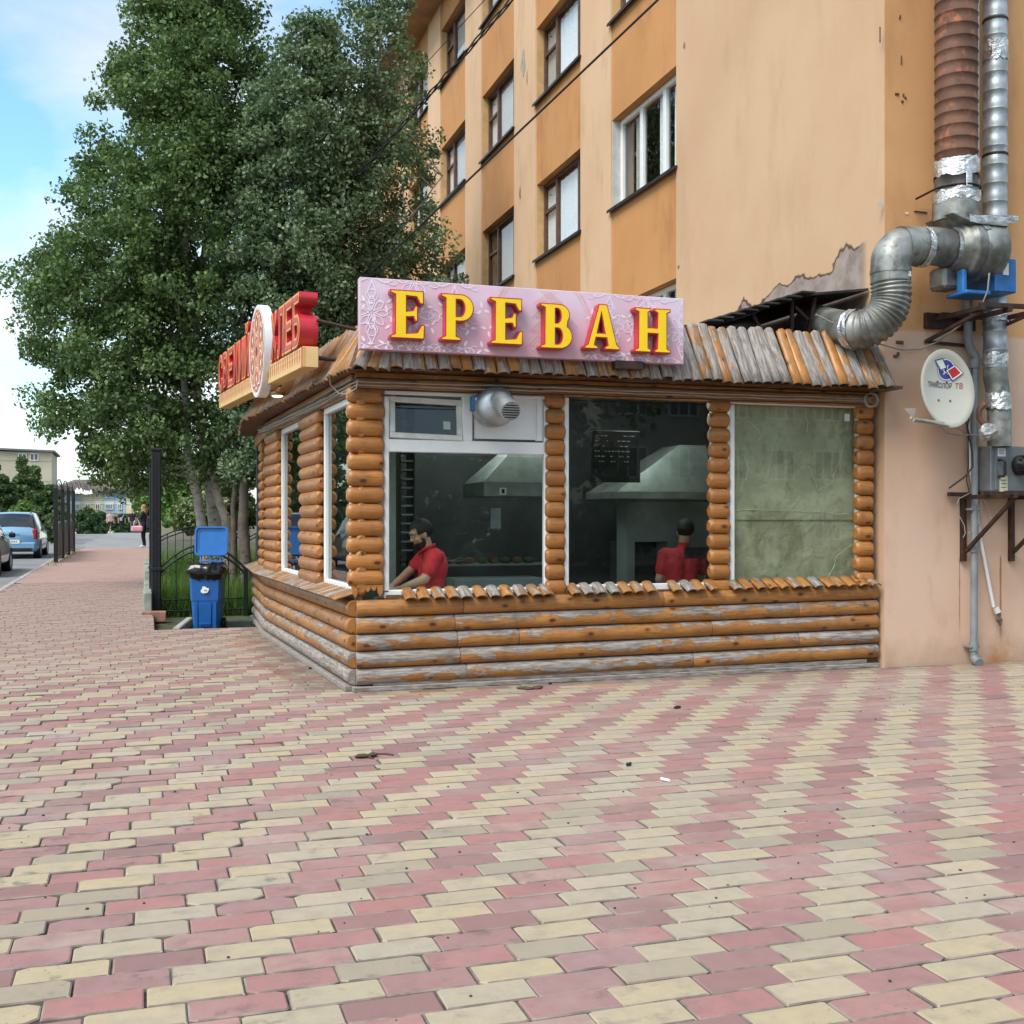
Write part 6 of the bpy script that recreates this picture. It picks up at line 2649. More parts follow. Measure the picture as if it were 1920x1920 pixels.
g.box(((a.x + b.x) / 2, 10.2, (a.z + b.z) / 2), (b.x - a.x, .03, a.z - b.z), 0, .004)
g.box(((a.x + b.x) / 2 + .1, 10.25, (b.z + .75) / 2), (.03, .03, b.z - .70), 0)
obj('screen', g, BLACK, mon)


def standing(x, y, z, rz, H=1.75, over=None):
    k = H / 1.76
    J = dict(head=(0, .02, 1.64), neck=(0, 0, 1.47), chest=(0, 0, 1.30), waist=(0, 0, 1.08), pelvis=(0, 0, .95), shoL=(-.18, 0, 1.42), shoR=(.18, 0, 1.42),
             elbL=(-.25, -.02, 1.13), elbR=(.25, -.02, 1.13), wriL=(-.26, .06, .89), wriR=(.26, .06, .89), hipL=(-.09, 0, .92), hipR=(.09, 0, .92),
             kneeL=(-.10, .03, .50), kneeR=(.10, .03, .50), ankleL=(-.10, -.02, .09), ankleR=(.10, -.02, .09), toeL=(-.11, .13, .045), toeR=(.11, .13, .045))
    J.update(over or {})
    M = Matrix.Translation((x, y, z)) @ Matrix.Rotation(rz, 4, 'Z') @ Matrix.Scale(k, 4)
    out = {q: M @ Vector(v) for q, v in J.items() if q != 'look'}
    if 'look' in J:
        out['look'] = M.to_3x3() @ Vector(J['look'])
    return out, M


CLOTH_P = flat('pale_pink_tshirt', (.56, .36, .33), .85)
def ground_at(px, dep):
    p = atD(px, YH, dep)
    return Vector((p.x, p.y, gz(p.y)))


wpos = ground_at(270, 43.5)
Jw, Mw = standing(wpos.x, wpos.y, wpos.z, R(75), 1.68, {'elbL': (-.22, .10, 1.18), 'wriL': (-.08, .22, 1.42), 'elbR': (.22, .06, 1.14), 'wriR': (.2, .2, .98)})
wom = person(Jw, 'woman in black with long fair hair holding a pink bag beside the tall fence post', {'skin': SKIN_W, 'shirt': DARKC, 'trousers': DARKC, 'shoes': PVC_OLD}, Mw.to_3x3() @ Vector((0, 1, 0)), .97, hair='long', vox=.018, shirt_sleeve='long', hair_mat=HAIR_B)
bag = thing('pink_bag', 'pale pink handbag carried by the woman in black', 'bag', atD(258, 990, 43.3))
bc = atD(257, 989, 43.2)
g = G()
g.box(bc + Vector((0, 0, -.05)), (.44, .2, .23), 0, .05)
g.tube([bc + Vector((-.13, 0, .08)), bc + Vector((-.09, 0, .26)), bc + Vector((.03, 0, .30)), bc + Vector((.12, 0, .08))], .018, 6)
obj('bag_body', g, flat('pink_leather', (.62, .32, .38), .5), bag)
bp = thing('black_backpack', 'black shoulder bag at the back of the woman with the pink bag', 'bag', atD(279, 980, 43.4))
q = atD(280, 981, 43.4)
g = G()
g.box(q, (.24, .26, .5), 0, .07)
obj('bag_body', g, DARKC, bp)
for px, dep, lab, mts, hm, ov_ in (
        (206.5, 85, 'walking man in a pale pink t-shirt and black trousers far down the path', {'skin': SKIN_W, 'shirt': CLOTH_P, 'trousers': DARKC, 'shoes': PVC}, HAIR_D, {'kneeL': (-.1, .1, .5), 'ankleR': (.1, -.12, .1)}),
        (228, 85.5, 'walking man in a black jacket with a grey bag strap, middle of three', {'skin': SKIN, 'shirt': DARKC, 'trousers': DARKC, 'shoes': BLACK}, HAIR_D, {'kneeR': (.1, .1, .5), 'ankleL': (-.1, -.12, .1)}),
        (248, 84.5, 'walking person in a black t-shirt next to the woman with the pink bag', {'skin': SKIN_W, 'shirt': DARKC, 'trousers': flat('grey_trousers', (.10, .11, .12), .8), 'shoes': BLACK}, HAIR_B, {'kneeL': (-.1, .08, .5)})):
    q = ground_at(px, dep)
    Jx, Mx = standing(q.x, q.y, q.z, R(180 + 15), 1.74, ov_)
    per = person(Jx, lab, mts, Mx.to_3x3() @ Vector((0, 1, 0)), 1.0, 'people walking up the path', vox=.024, hair_mat=hm)
    if px == 228:
        g = G()
        g.tube([Mx @ Vector((-.16, .12, 1.42)), Mx @ Vector((0, .14, 1.2)), Mx @ Vector((.16, .13, 1.0))], .03, 6)
        g.box(Mx @ Vector((.08, .15, 1.08)), (.2, .06, .25), 0, .03)
        obj('bag_strap', g, flat('grey_strap', (.35, .35, .37), .7), per)

# ================================================================== STREET FURNITURE, FENCES
fpost = thing('tall_fence_post', 'tall dark double steel post standing at the corner of the garden fence', 'post', (.13, 18.75, 0))
for (px, dy, w_) in ((293, 0, .15), (285.5, .55, .10)):
    q = atD(px, 1150, 18.05 + dy)
    g = G()
    zt_ = 2.62 if dy == 0 else 2.4
    g.box((q.x, q.y, (zt_ + .02) / 2), (w_, w_, zt_ - .02), 0, .012)
    g.box((q.x, q.y, zt_ + .02), (w_ * 1.25, w_ * 1.25, .04), 0, .008)
    g.box((q.x, q.y, .72), (w_ * 1.2, w_ * 1.2, .05), 0, .006)
    obj('post', g, BLACK, fpost)
    if dy == 0:
        for k in (-1, 0, 1):
            g = G()
            g.box((q.x + k * .05, q.y - w_ / 2 - .004, 1.35), (.012, .012, 2.4), 0, .003)
            obj('rib', g, BLACK, fpost)
FENCE = flat('dark_green_iron', (.010, .022, .016), .45, .3, .3, 10)


def arch_fence(label, P, Q, h_end, h_mid, nb, posts=(True, True), scroll=False):
    P, Q = Vector(P), Vector(Q)
    t = thing('iron_fence', label, 'fence', (P + Q) / 2, 'arched iron fence sections')

    def top(u, off=0.0):
        p = P.lerp(Q, u)
        return Vector((p.x, p.y, p.z + h_end + (h_mid - h_end) * math.sin(math.pi * u) ** .8 - off))
    for off in (0, .09):
        g = G()
        g.tube([top(i / 18, off) for i in range(19)], .016, 6)
        obj('arch_rail', g, FENCE, t)
    g = G()
    for zz in (.16, .34):
        g.tube([P + Vector((0, 0, zz)), Q + Vector((0, 0, zz))], .013, 6)
    obj('bottom_rail', g, FENCE, t)
    for i in range(1, nb):
        u = i / nb
        g = G()
        p = P.lerp(Q, u)
        g.tube([Vector((p.x, p.y, p.z + .10)), top(u)], .009, 6)
        obj('bar', g, FENCE, t)
    d = (Q - P).normalized()
    g = G()
    for i in range(nb):
        u = (i + .5) / nb
        p = P.lerp(Q, u) + Vector((0, 0, .25))
        g.tube([p + d * .085 * math.cos(a) + Vector((0, 0, .085 * math.sin(a))) for a in np.linspace(0, 6.28, 16, endpoint=False)], .007, 5, closed=True)
    if scroll:
        for i in range(nb):
            u = (i + .5) / nb
            p = top(u, .20)
            for s_ in (-1, 1):
                g.tube([p + d * (s_ * .07 + .06 * math.cos(a) * (1 - a / 9)) + Vector((0, 0, .06 * math.sin(a) * (1 - a / 9))) for a in np.linspace(0, 7.5, 18)], .007, 5)
    obj('scroll', g, FENCE, t)
    for ok, pt in zip(posts, (P, Q)):
        if ok:
            g = G()
            g.box((pt.x, pt.y, pt.z + h_end / 2 + .02), (.07, .07, h_end + .12), 0, .006)
            g.ell((pt.x, pt.y, pt.z + h_end + .10), (.035, .035, .035), 8, 6)
            obj('post', g, FENCE, t)
    return t


arch_fence('near section of the dark arched iron fence behind the blue bin', (.17, 18.9, -.12), (1.55, 18.95, -.12), .80, 1.22, 5, (False, True), True)
z30 = gz(29)
arch_fence('further arched iron fence section crossing the garden behind the birch trunks', (.3, 29.5, z30 - .1), (2.4, 29.7, z30 - .1), .95, 1.25, 11)
arch_fence('furthest arched iron fence section behind the garden, right of the trunks', (2.5, 29.7, z30 - .1), (4.6, 29.9, z30 - .1), .95, 1.25, 11)
for k in range(3):
    y0 = 19.2 + k * 3.4
    arch_fence(('fence section along the path nearest to the tall post', 'fence section along the path, second beyond the tall post', 'fence section along the path, third beyond the tall post')[k], (.16, y0, gz(y0)), (.16, y0 + 3.3, gz(y0 + 3.3)), .85, 1.15, 7)

# street railing with rounded panels on the far left
rl = thing('street_railing', 'dark railing of tall posts with rounded lower panels beside the road', 'railing', (-2.5, 38, 0))
ys_ = [34.8, 37.5, 40.2, 42.9]
for i, y in enumerate(ys_):
    z = gz(y)
    g = G()
    g.box((-2.5, y, z + 1.08), (.115, .115, 2.16), 0, .012)
    obj('post', g, BLACK, rl)
    if i < 3:
        y2 = ys_[i + 1]
        g = G()
        c = (y + y2) / 2
        hw = (y2 - y) / 2 - .12
        arcp = [(-2.5, c + hw * math.cos(a), z + .55 + .62 * math.sin(a)) for a in np.linspace(0, math.pi, 16)]
        g.tube([(-2.5, c + hw, z + .08)] + arcp + [(-2.5, c - hw, z + .08)], .035, 6)
        g.tube([(-2.5, c - hw, z + .12), (-2.5, c + hw, z + .12)], .02, 6)
        obj('panel_frame', g, BLACK, rl)
        for k in range(17):
            yy = c - hw + 2 * hw * (k + .5) / 17
            u = (yy - c) / hw
            g = G()
            g.box((-2.5, yy, z + .08 + (.47 + .62 * math.sqrt(1 - u * u)) / 2), (.02, .09, .47 + .62 * math.sqrt(1 - u * u)), 0, .002)
            obj('bar', g, flat_cache('rail_grey', (.07, .075, .08)), rl)
        g = G()
        g.tube([(-2.5 + .0, c + hw * 1.0 * math.cos(a), z + 2.1 + .34 * math.sin(a)) for a in np.linspace(0, math.pi, 16)], .018, 6)
        g.tube([(-2.5 + .0, c + hw * .8 * math.cos(a), z + 2.1 + .22 * math.sin(a)) for a in np.linspace(0, math.pi, 16)], .012, 6)
        for a in np.linspace(.5, 2.64, 5):
            g.tube([(-2.5, c + hw * .8 * math.cos(a), z + 2.1 + .22 * math.sin(a)), (-2.5, c + hw * .75 * math.cos(a), z + 2.0)], .008, 5)
        obj('top_arch', g, BLACK, rl)
fb_ = thing('hanging_lamps', 'white bell-shaped lamps hanging from the railing arches', 'lamps', (-2.3, 43, 2.2))
g = G()
for i in range(9):
    q = atD(141 + i * 3.6 + rnd.uniform(-1, 1), 921 + rnd.uniform(-3, 8), 40 + rnd.uniform(-1, 2))
    g.lathe([(.012, .10), (.03, .06), (.07, -.02), (.085, -.05)], 8, 0, Matrix.Translation(q))
    g.tube([q + Vector((0, 0, .1)), q + Vector((-.08, .05, .34))], .008, 4, 1)
obj('bell', g, [PVC, BLACK], fb_)

# blue wheelie bin -----------------------------------------------------------
bn = thing('wheelie_bin', 'blue plastic wheelie bin with open lid and black bin liner', 'bin', (.87, 16.7, -.12))
BLUE = flat('blue_bin_plastic', (.008, .10, .36), .42, 0, .10, 5)
BLUE_L = flat('blue_lid_plastic', (.012, .14, .45), .38, 0, .08, 5)
q = atD(391, 1184, 16.0)
ang = R(-12)
MBn = Matrix.Translation((q.x, q.y + .2, -.11)) @ Matrix.Rotation(ang, 4, 'Z')
g = G()


def frust(g, z0, z1, w0, d0, w1, d1, mi=0, M=MBn, yo0=0, yo1=0, ch=.03):
    def ringp(w, d, z, yo):
        w, d = w / 2, d / 2
        return [(-w + ch, -d + yo, z), (w - ch, -d + yo, z), (w, -d + ch + yo, z), (w, d - ch + yo, z), (w - ch, d + yo, z), (-w + ch, d + yo, z), (-w, d - ch + yo, z), (-w, -d + ch + yo, z)]
    vs = ringp(w0, d0, z0, yo0) + ringp(w1, d1, z1, yo1)
    fs = [(i, (i + 1) % 8, 8 + (i + 1) % 8, 8 + i) for i in range(8)] + [tuple(reversed(range(8))), tuple(range(8, 16))]
    g.add(vs, fs, mi, False, M)


frust(g, .02, .47, .345, .36, .40, .44)
frust(g, .47, .92, .415, .455, .445, .50)
frust(g, .88, .93, .47, .53, .48, .54)
obj('body', g, BLUE, bn)
g = G()
frust(g, .10, .44, .16, .02, .19, .02, 0, MBn, -.195, -.232, .008)
frust(g, .13, .15, .17, .03, .17, .03, 0, MBn, -.205, -.205, .008)
for s_ in (-1, 1):
    frust(g, .05, .45, .05, .02, .06, .02, 0, MBn @ Matrix.Translation((.13 * s_, 0, 0)), -.188, -.228, .006)
obj('front_relief', g, BLUE, bn)
g = G()
for s_ in (-1, 1):
    g.lathe([(.001, -.025), (.09, -.025), (.1, -.01), (.1, .01), (.09, .025), (.001, .025)], 18, 0, MBn @ Matrix.Translation((.20 * s_, .2, .10)) @ Matrix.Rotation(R(90), 4, 'Y'))
obj('wheel', g, BLACK, bn)
# open lid, standing up on its hinge bars
ML = MBn @ Matrix.Translation((0, .27, .95)) @ Matrix.Rotation(R(-9), 4, 'X')
g = G()
for x in (-.14, 0.0, .14):
    g.tube([ML @ Vector((x, 0, -.10)), ML @ Vector((x, 0, .16))], .013, 6)
for z in (-.02, .06):
    g.tube([ML @ Vector((-.17, 0, z)), ML @ Vector((.17, 0, z))], .012, 6)
obj('hinge_bar', g, BLUE_L, bn)


def rrect(w, h, r, n=5):
    out = []
    for (cx, cy, a0) in ((w / 2 - r, h / 2 - r, 0), (-w / 2 + r, h / 2 - r, 90), (-w / 2 + r, -h / 2 + r, 180), (w / 2 - r, -h / 2 + r, 270)):
        out += arc(cx, cy, r, r, a0, a0 + 90, n)
    return out


g = G()
MLd = ML @ Matrix.Translation((0, 0, .155 + .205)) @ Matrix.Rotation(R(90), 4, 'X')
outer, inner, in2 = rrect(.475, .43, .06), rrect(.43, .385, .05), rrect(.36, .31, .04)
n_ = len(outer)
vs = [(x, y, -.02) for x, y in outer] + [(x, y, .035) for x, y in outer] + [(x, y, .035) for x, y in inner] + [(x, y, .008) for x, y in inner] + [(x, y, .008) for x, y in in2] + [(x, y, .0) for x, y in in2]
fs = []
for lvl in range(5):
    for i in range(n_):
        j = (i + 1) % n_
        fs.append((lvl * n_ + i, lvl * n_ + j, (lvl + 1) * n_ + j, (lvl + 1) * n_ + i))
fs += [tuple(range(5 * n_, 6 * n_)), tuple(reversed(range(n_)))]
g.add(vs, fs, 0, False, MLd)
obj('lid', g, BLUE_L, bn)
# liner bag
BAG = flat('black_liner', (.010, .010, .011), .16, 0, .3, 6)
g = G()
n, m_ = 64, 9
vs, fs = [], []
for i in range(n):
    a = 2 * math.pi * i / n
    ca, sa = math.cos(a), math.sin(a)
    sq = 1 / max(abs(ca), abs(sa)) ** .75
    for j in range(m_):
        t = j / (m_ - 1)
        bul = math.sin(math.pi * t) * .05
        fold = .022 * mnoise.noise((ca * 3, sa * 3, t * 2.2)) + .016 * mnoise.noise((ca * 8, sa * 8, t * 5))
        rx = (.232 + bul + fold) * sq
        ry = (.262 + bul + fold) * sq
        z = .79 + .20 * t + .03 * mnoise.noise((ca * 2, sa * 2, t + 5)) - (0.05 * (t < .1) * (mnoise.noise((ca * 4, sa * 4, 1)) + .3))
        vs.append((rx * ca, ry * sa, z))
    vs.append((.17 * ca * sq, .2 * sa * sq, .90))
m2_ = m_ + 1
for i in range(n):
    k = (i + 1) % n
    for j in range(m2_ - 1):
        fs.append((i * m2_ + j, k * m2_ + j, k * m2_ + j + 1, i * m2_ + j + 1))
g.add(vs, fs, 0, True, MBn)
liner = thing('bin_liner', 'crumpled black plastic bag folded over the rim of the blue bin', 'bin bag', (q.x, q.y + .2, .8))
obj('liner', g, BAG, liner)
g = G()
g.add([(x * (1 + .25 * math.sin(i * 2.1)), -.259, .62 + y * (1 + .2 * math.cos(i * 1.7))) for i, (x, y) in enumerate(arc(0, 0, .055, .05, 0, 330, 11))], [tuple(range(12))], 0, False, MBn)
g.box((.01, -.2605, .615), (.04, .001, .018), 1, 0, MBn)
obj('sticker', g, [PVC, GREYPIPE], bn)

# garden ground and grass -----------------------------------------------------
strip('garden_soil', PATH_X1 + .02, FX, [15.9, 18, 20, 24, 28, 32, 36, 40, 46, 52, 60], -.14, flat('garden_earth', (.05, .06, .025), .95, 0, .4, 3, .4), label='dark earth of the fenced garden')
rg = np.random.default_rng(5)


def blades(name, n, xr, yr, h, lw, mat):
    x = rg.uniform(xr[0], xr[1], n)
    y = yr[0] + (yr[1] - yr[0]) * rg.random(n) ** 1.3
    z = np.array([gz(v) for v in y]) - .14
    hh_ = h * rg.uniform(.4, 1.15, n)
    a = rg.uniform(0, 6.28, n)
    le = hh_ * rg.uniform(.05, .5, n)
    b = rg.uniform(0, 6.28, n)
    dx, dy = np.cos(a) * lw, np.sin(a) * lw
    v = np.empty((n, 3, 3))
    v[:, 0] = np.stack([x - dx, y - dy, z], 1)
    v[:, 1] = np.stack([x + dx, y + dy, z], 1)
    v[:, 2] = np.stack([x + np.cos(b) * le, y + np.sin(b) * le, z + hh_], 1)
    me = bpy.data.meshes.new(name)
    me.vertices.add(n * 3)
    me.vertices.foreach_set('co', v.ravel())
    me.loops.add(n * 3)
    me.loops.foreach_set('vertex_index', np.arange(n * 3, dtype=np.int32))
    me.polygons.add(n)
    me.polygons.foreach_set('loop_start', np.arange(0, n * 3, 3, dtype=np.int32))
    me.update(calc_edges=True)
    at = me.attributes.new('tint', 'FLOAT', 'FACE')
    at.data.foreach_set('value', rg.random(n).astype(np.float32))
    me.materials.append(mat)
    return put(name, me, kind='stuff')


blades('grass', 26000, (.2, 3.6), (19.0, 34), .55, .010, GRASSM)['label'] = 'long green grass in the fenced garden'
blades('grass', 900, (-2.64, -2.3), (33, 47), .22, .012, GRASSM)['label'] = 'thin grass along the foot of the street railing'

# ================================================================== TREES
def leaf_mesh(name, cen, rad, per, size, mat, flatz=.8, droop=.5):
    cen, rad = np.asarray(cen), np.asarray(rad)
    nc = len(cen)
    n = nc * per
    ci = np.repeat(np.arange(nc), per)
    d = rg.normal(size=(n, 3))
    d /= np.linalg.norm(d, axis=1)[:, None]
    r = rg.random(n) ** .42
    p = cen[ci] + d * (rad[ci] * r)[:, None] * np.array([1, 1, flatz])
    p[:, 2] -= droop * .25 * rad[ci] * r * r
    s = size * rg.uniform(.6, 1.25, n)
    nrm = rg.normal(size=(n, 3)) + d * .7 + np.array([0, 0, .4])
    nrm /= np.linalg.norm(nrm, axis=1)[:, None]
    t = np.cross(nrm, rg.normal(size=(n, 3)) + np.array([0, 0, -.8]))
    t /= np.linalg.norm(t, axis=1)[:, None]
    b = np.cross(nrm, t)
    v = np.empty((n, 4, 3))
    v[:, 0] = p - b * s[:, None] * .55
    v[:, 1] = p + t * s[:, None] * .40 - b * s[:, None] * .1 + nrm * s[:, None] * .10
    v[:, 2] = p + b * s[:, None] * .62
    v[:, 3] = p - t * s[:, None] * .40 - b * s[:, None] * .1 + nrm * s[:, None] * .10
    me = bpy.data.meshes.new(name)
    me.vertices.add(n * 4)
    me.vertices.foreach_set('co', v.ravel())
    me.loops.add(n * 4)
    me.loops.foreach_set('vertex_index', np.arange(n * 4, dtype=np.int32))
    me.polygons.add(n)
    me.polygons.foreach_set('loop_start', np.arange(0, n * 4, 4, dtype=np.int32))
    me.update(calc_edges=True)
    ct_ = rg.random(nc)
    at = me.attributes.new('tint', 'FLOAT', 'FACE')
    at.data.foreach_set('value', np.clip(ct_[ci] * .45 + rg.random(n) * .62, 0, 1).astype(np.float32))
    me.materials.append(mat)
    return me


LATV = np.array([CT, -ST, 0.0])
DEPV = np.array([ST, CT, 0.0])


def envelope_clumps(prof, dep, n, rmin, rmax, thick, shell=.6):
    """clump centres inside a crown whose left/right edges are given per height (photo pixels at depth dep)"""
    out, rr = [], []
    ys = [p[0] for p in prof]
    wts = []
    for i in range(len(prof) - 1):
        wts.append((prof[i + 1][0] - prof[i][0]) * (prof[i][2] - prof[i][1] + prof[i + 1][2] - prof[i + 1][1]))
    wts = np.array(wts) / sum(wts)
    for _ in range(n):
        i = rg.choice(len(wts), p=wts)
        t = rg.random()
        py = prof[i][0] + (prof[i + 1][0] - prof[i][0]) * t
        xl = prof[i][1] + (prof[i + 1][1] - prof[i][1]) * t
        xr = prof[i][2] + (prof[i + 1][2] - prof[i][2]) * t
        c, hw = (xl + xr) / 2, (xr - xl) / 2
        rad = rg.uniform(rmin, rmax)
        hwm = max(hw * dep / FPX - rad * .75, .1)
        a = rg.uniform(0, 2 * math.pi)
        hwm *= .97 + .36 * mnoise.noise((py * .013, math.cos(a) * 1.3 + dep, math.sin(a) * 1.3))
        k = rg.random() ** shell if rg.random() < .8 else rg.random()
        lat = (c - CXP) * dep / FPX + hwm * k * math.cos(a)
        dd_ = dep + min(hwm, thick) * k * math.sin(a)
        z = EYE + (YH - py) * dep / FPX
        out.append(LATV * lat + DEPV * dd_ + np.array([0, 0, z]))
        rr.append(rad)
    return np.array(out), np.array(rr)


def limb(g, p, q, r0, r1, seg=6, n=6, wob=.08, mi=0):
    p, q = Vector(p), Vector(q)
    L_ = (q - p).length
    pts = []
    for i in range(n + 1):
        t = i / n
        v = p.lerp(q, t)
        if 0 < i < n:
            v += Vector((rnd.uniform(-1, 1), rnd.uniform(-1, 1), 0)) * wob * L_ * .25
        pts.append(v)
    g.tube(pts, [r0 + (r1 - r0) * i / n for i in range(n + 1)], seg, mi)
    return pts


def tree(label, base, stems, prof, dep, ncl, per, size, leafmat, bark, rmin=.3, rmax=.6, thick=2.0, group='birch trees beside the kiosk', nbr=70, extra=None, shell=.6, name='birch_tree'):
    t = thing(name, label, 'tree', base, group)
    cen, rad = envelope_clumps(prof, dep, ncl, rmin, rmax, thick, shell)
    if extra is not None:
        cen = np.vstack([cen, extra[0]])
        rad = np.concatenate([rad, extra[1]])
    put('crown', leaf_mesh('crown', cen, rad, per, size, leafmat), t)
    sp = []
    for st in stems:
        g = G()
        pts = [Vector(p) for p in st[0]]
        # smooth the stem
        fine = []
        for i in range(len(pts) - 1):
            for k in range(4):
                fine.append(pts[i].lerp(pts[i + 1], k / 4) + Vector((rnd.uniform(-.012, .012), rnd.uniform(-.012, .012), 0)))
        fine.append(pts[-1])
        nn = len(fine)
        g.tube(fine, [st[1] + (st[2] - st[1]) * (i / (nn - 1)) ** .8 for i in range(nn)], 10)
        obj('trunk', g, bark, t)
        sp += [(f, st[1] + (st[2] - st[1]) * i / nn) for i, f in enumerate(fine)]
    g = G()
    idx = rg.choice(len(cen), min(nbr, len(cen)), replace=False)
    for i in idx:
        c = Vector(cen[i])
        best = min(sp, key=lambda s: (s[0] - c).length + (3.0 if s[0].z > c.z - .15 else 0))
        limb(g, best[0], c, max(.016, min(.045, best[1] * .5)), .006, 5, 5)
    obj('branches', g, BARK_D if bark is BARK_D else bark, t)
    return t


Zp = lambda px, py, d: atD(px, py, d)
profA = [(-190, 300, 380), (-110, 260, 440), (0, 215, 500), (100, 190, 540), (200, 148, 570), (300, 128, 585), (380, 118, 590), (440, 85, 590), (500, 45, 580), (560, 38, 575), (650, 45, 565), (720, 36, 550), (790, 72, 540), (850, 120, 495), (890, 160, 450)]
DA = 22.5
ex = []
for (px, py) in ((30, 508), (55, 500), (85, 520), (20, 525), (60, 560), (45, 600), (75, 640), (230, 905), (255, 915), (200, 900), (290, 905), (330, 900), (60, 740), (90, 800), (180, 880)):
    ex.append(np.array(Zp(px, py, DA + rg.uniform(-.6, .6))))
stA = [([Zp(388, 1075, 22.3), Zp(381, 1000, 22.3), Zp(370, 930, 22.3), Zp(352, 860, 22.3), Zp(345, 700, 22.2), Zp(350, 450, 22.3), Zp(352, 150, 22.4), Zp(350, -60, 22.5)], .125, .03),
       ([Zp(418, 1075, 22.8), Zp(403, 980, 22.8), Zp(393, 900, 22.8), Zp(378, 820, 22.8), Zp(365, 700, 22.8), Zp(372, 560, 22.8), Zp(400, 300, 22.8)], .165, .04),
       ([Zp(428, 1075, 22.6), Zp(424, 980, 22.6), Zp(405, 920, 22.6), Zp(398, 880, 22.6), Zp(420, 780, 22.6), Zp(440, 600, 22.6)], .115, .03)]
tree('tall left birch clump with three pale leaning trunks beside the path', Zp(405, 1075, 22.5), stA, profA, DA, 1050, 165, .080, LEAF_A, BARK, .22, .56, 2.2, extra=(np.array(ex), np.full(len(ex), .42)), nbr=110, shell=.45)
profB = [(40, 540, 640), (90, 500, 680), (150, 450, 700), (220, 430, 715), (330, 420, 725), (440, 410, 735), (540, 405, 740), (640, 405, 690), (740, 400, 640), (820, 400, 580), (900, 395, 510)]
stB = [([Zp(462, 1100, 21.2), Zp(455, 980, 21.2), Zp(462, 860, 21.2), Zp(500, 640, 21.3), Zp(545, 430, 21.4), Zp(560, 200, 21.5)], .12, .03),
       ([Zp(437, 1100, 21.5), Zp(438, 950, 21.5), Zp(445, 850, 21.5), Zp(440, 700, 21.5), Zp(470, 500, 21.5)], .07, .02)]
tree('middle birch with dense grey-green leaves rising behind the bread sign', Zp(462, 1100, 21.2), stB, profB, 21.4, 540, 145, .076, LEAF_B, BARK_D, .20, .48, 1.7, nbr=80, shell=.5)
profC = [(-70, 690, 760), (0, 640, 785), (70, 575, 800), (140, 550, 815), (220, 560, 835), (300, 570, 850), (400, 570, 860), (470, 570, 885), (535, 560, 900), (610, 560, 740), (690, 540, 680)]
stC = [([Zp(640, 1080, 22.4), Zp(640, 760, 22.4), Zp(632, 560, 22.4), Zp(650, 380, 22.4), Zp(700, 200, 22.4), Zp(722, 20, 22.4)], .10, .02),
       ([Zp(640, 700, 22.4), Zp(680, 520, 22.3), Zp(760, 420, 22.2), Zp(830, 330, 22.1)], .05, .012)]
tree('right birch with loose airy leaves in front of the apartment block', Zp(640, 1080, 22.4), stC, profC, 22.3, 460, 82, .074, LEAF_B, BARK, .14, .42, 1.4, nbr=110, shell=.55)


def bush(label, px, py_top, py_bot, w, dep, n, per, size, mat, group='bushes along the street', name='bush', bark=BARK_D, zb=None, taper=.6):
    cb = Zp(px, py_bot, dep)
    t = thing(name, label, 'bush' if name == 'bush' else 'tree', cb, group)
    prof = []
    for k in range(6):
        f = k / 5
        ww = w * (taper + (1 - taper) * math.sin(math.pi * min(1, .15 + f * .6)))
        if k == 0:
            ww *= .35
        prof.append((py_top + (py_bot - py_top) * f, px - ww / 2, px + ww / 2))
    rm = max(.25, w * dep / FPX * .10)
    cen, rad = envelope_clumps(prof, dep, n, rm * .7, rm * 1.5, w * dep / FPX * .5, .5)
    put('crown', leaf_mesh('crown', cen, rad, per, size, mat), t)
    g = G()
    for i in rg.choice(n, min(10, n), replace=False):
        limb(g, cb + Vector((rnd.uniform(-.1, .1), rnd.uniform(-.1, .1), -.3)), cen[i], .04 + dep * .0004, .01, 5, 4)
    obj('trunk', g, bark, t)


# shrubs behind the garden and along the path
bush('light green shrub right behind the tall fence post', 356, 865, 985, 100, 34, 80, 110, .13, LEAF_C)
bush('flowering pale shrub at the back of the garden fence', 374, 930, 985, 110, 31.5, 80, 110, .10, mk_leaf('pale_flower_leaf', (.07, .13, .04), (.13, .20, .07), (.45, .48, .32)))
bush('dark green shrub behind the birch trunks', 430, 880, 990, 120, 36, 80, 100, .14, LEAF_D)
bush('green tree to the right of the blue and cream house', 276, 890, 992, 70, 104, 110, 110, .24, LEAF_C, 'trees far down the street', 'street_tree')
bush('second green tree behind the woman in black', 330, 850, 985, 80, 62, 100, 110, .22, LEAF_C, 'trees far down the street', 'street_tree')
bush('round dark bush below the blue and cream house', 163, 955, 1000, 62, 92, 90, 110, .24, LEAF_D)
bush('low brownish bush left of the walking people', 190, 962, 1000, 34, 95, 40, 90, .22, LEAF_D)
bush('low dark hedge clump behind the walking people', 236, 966, 1000, 60, 98, 60, 90, .24, LEAF_D)
bush('tall pointed tree in front of the yellow block', 42, 862, 1000, 52, 70, 120, 110, .21, LEAF_A, 'trees far down the street', 'street_tree', taper=.3)
bush('second tree in front of the yellow block, shorter', 66, 880, 1000, 46, 72, 100, 110, .21, LEAF_A, 'trees far down the street', 'street_tree', taper=.4)
bush('dark green tree at the left edge above the cars', 4, 892, 1000, 60, 66, 110, 110, .22, LEAF_D, 'trees far down the street', 'street_tree')
bush('broad green tree behind the railing posts', 96, 915, 1005, 70, 60, 110, 110, .20, LEAF_D, 'trees far down the street', 'street_tree')
bush('yellow-green bush behind the light blue car', 45, 945, 1000, 60, 56, 80, 110, .18, LEAF_C)
bush('low green bush at the foot of the railing trees', 112, 960, 1010, 60, 54, 60, 110, .18, LEAF_D)

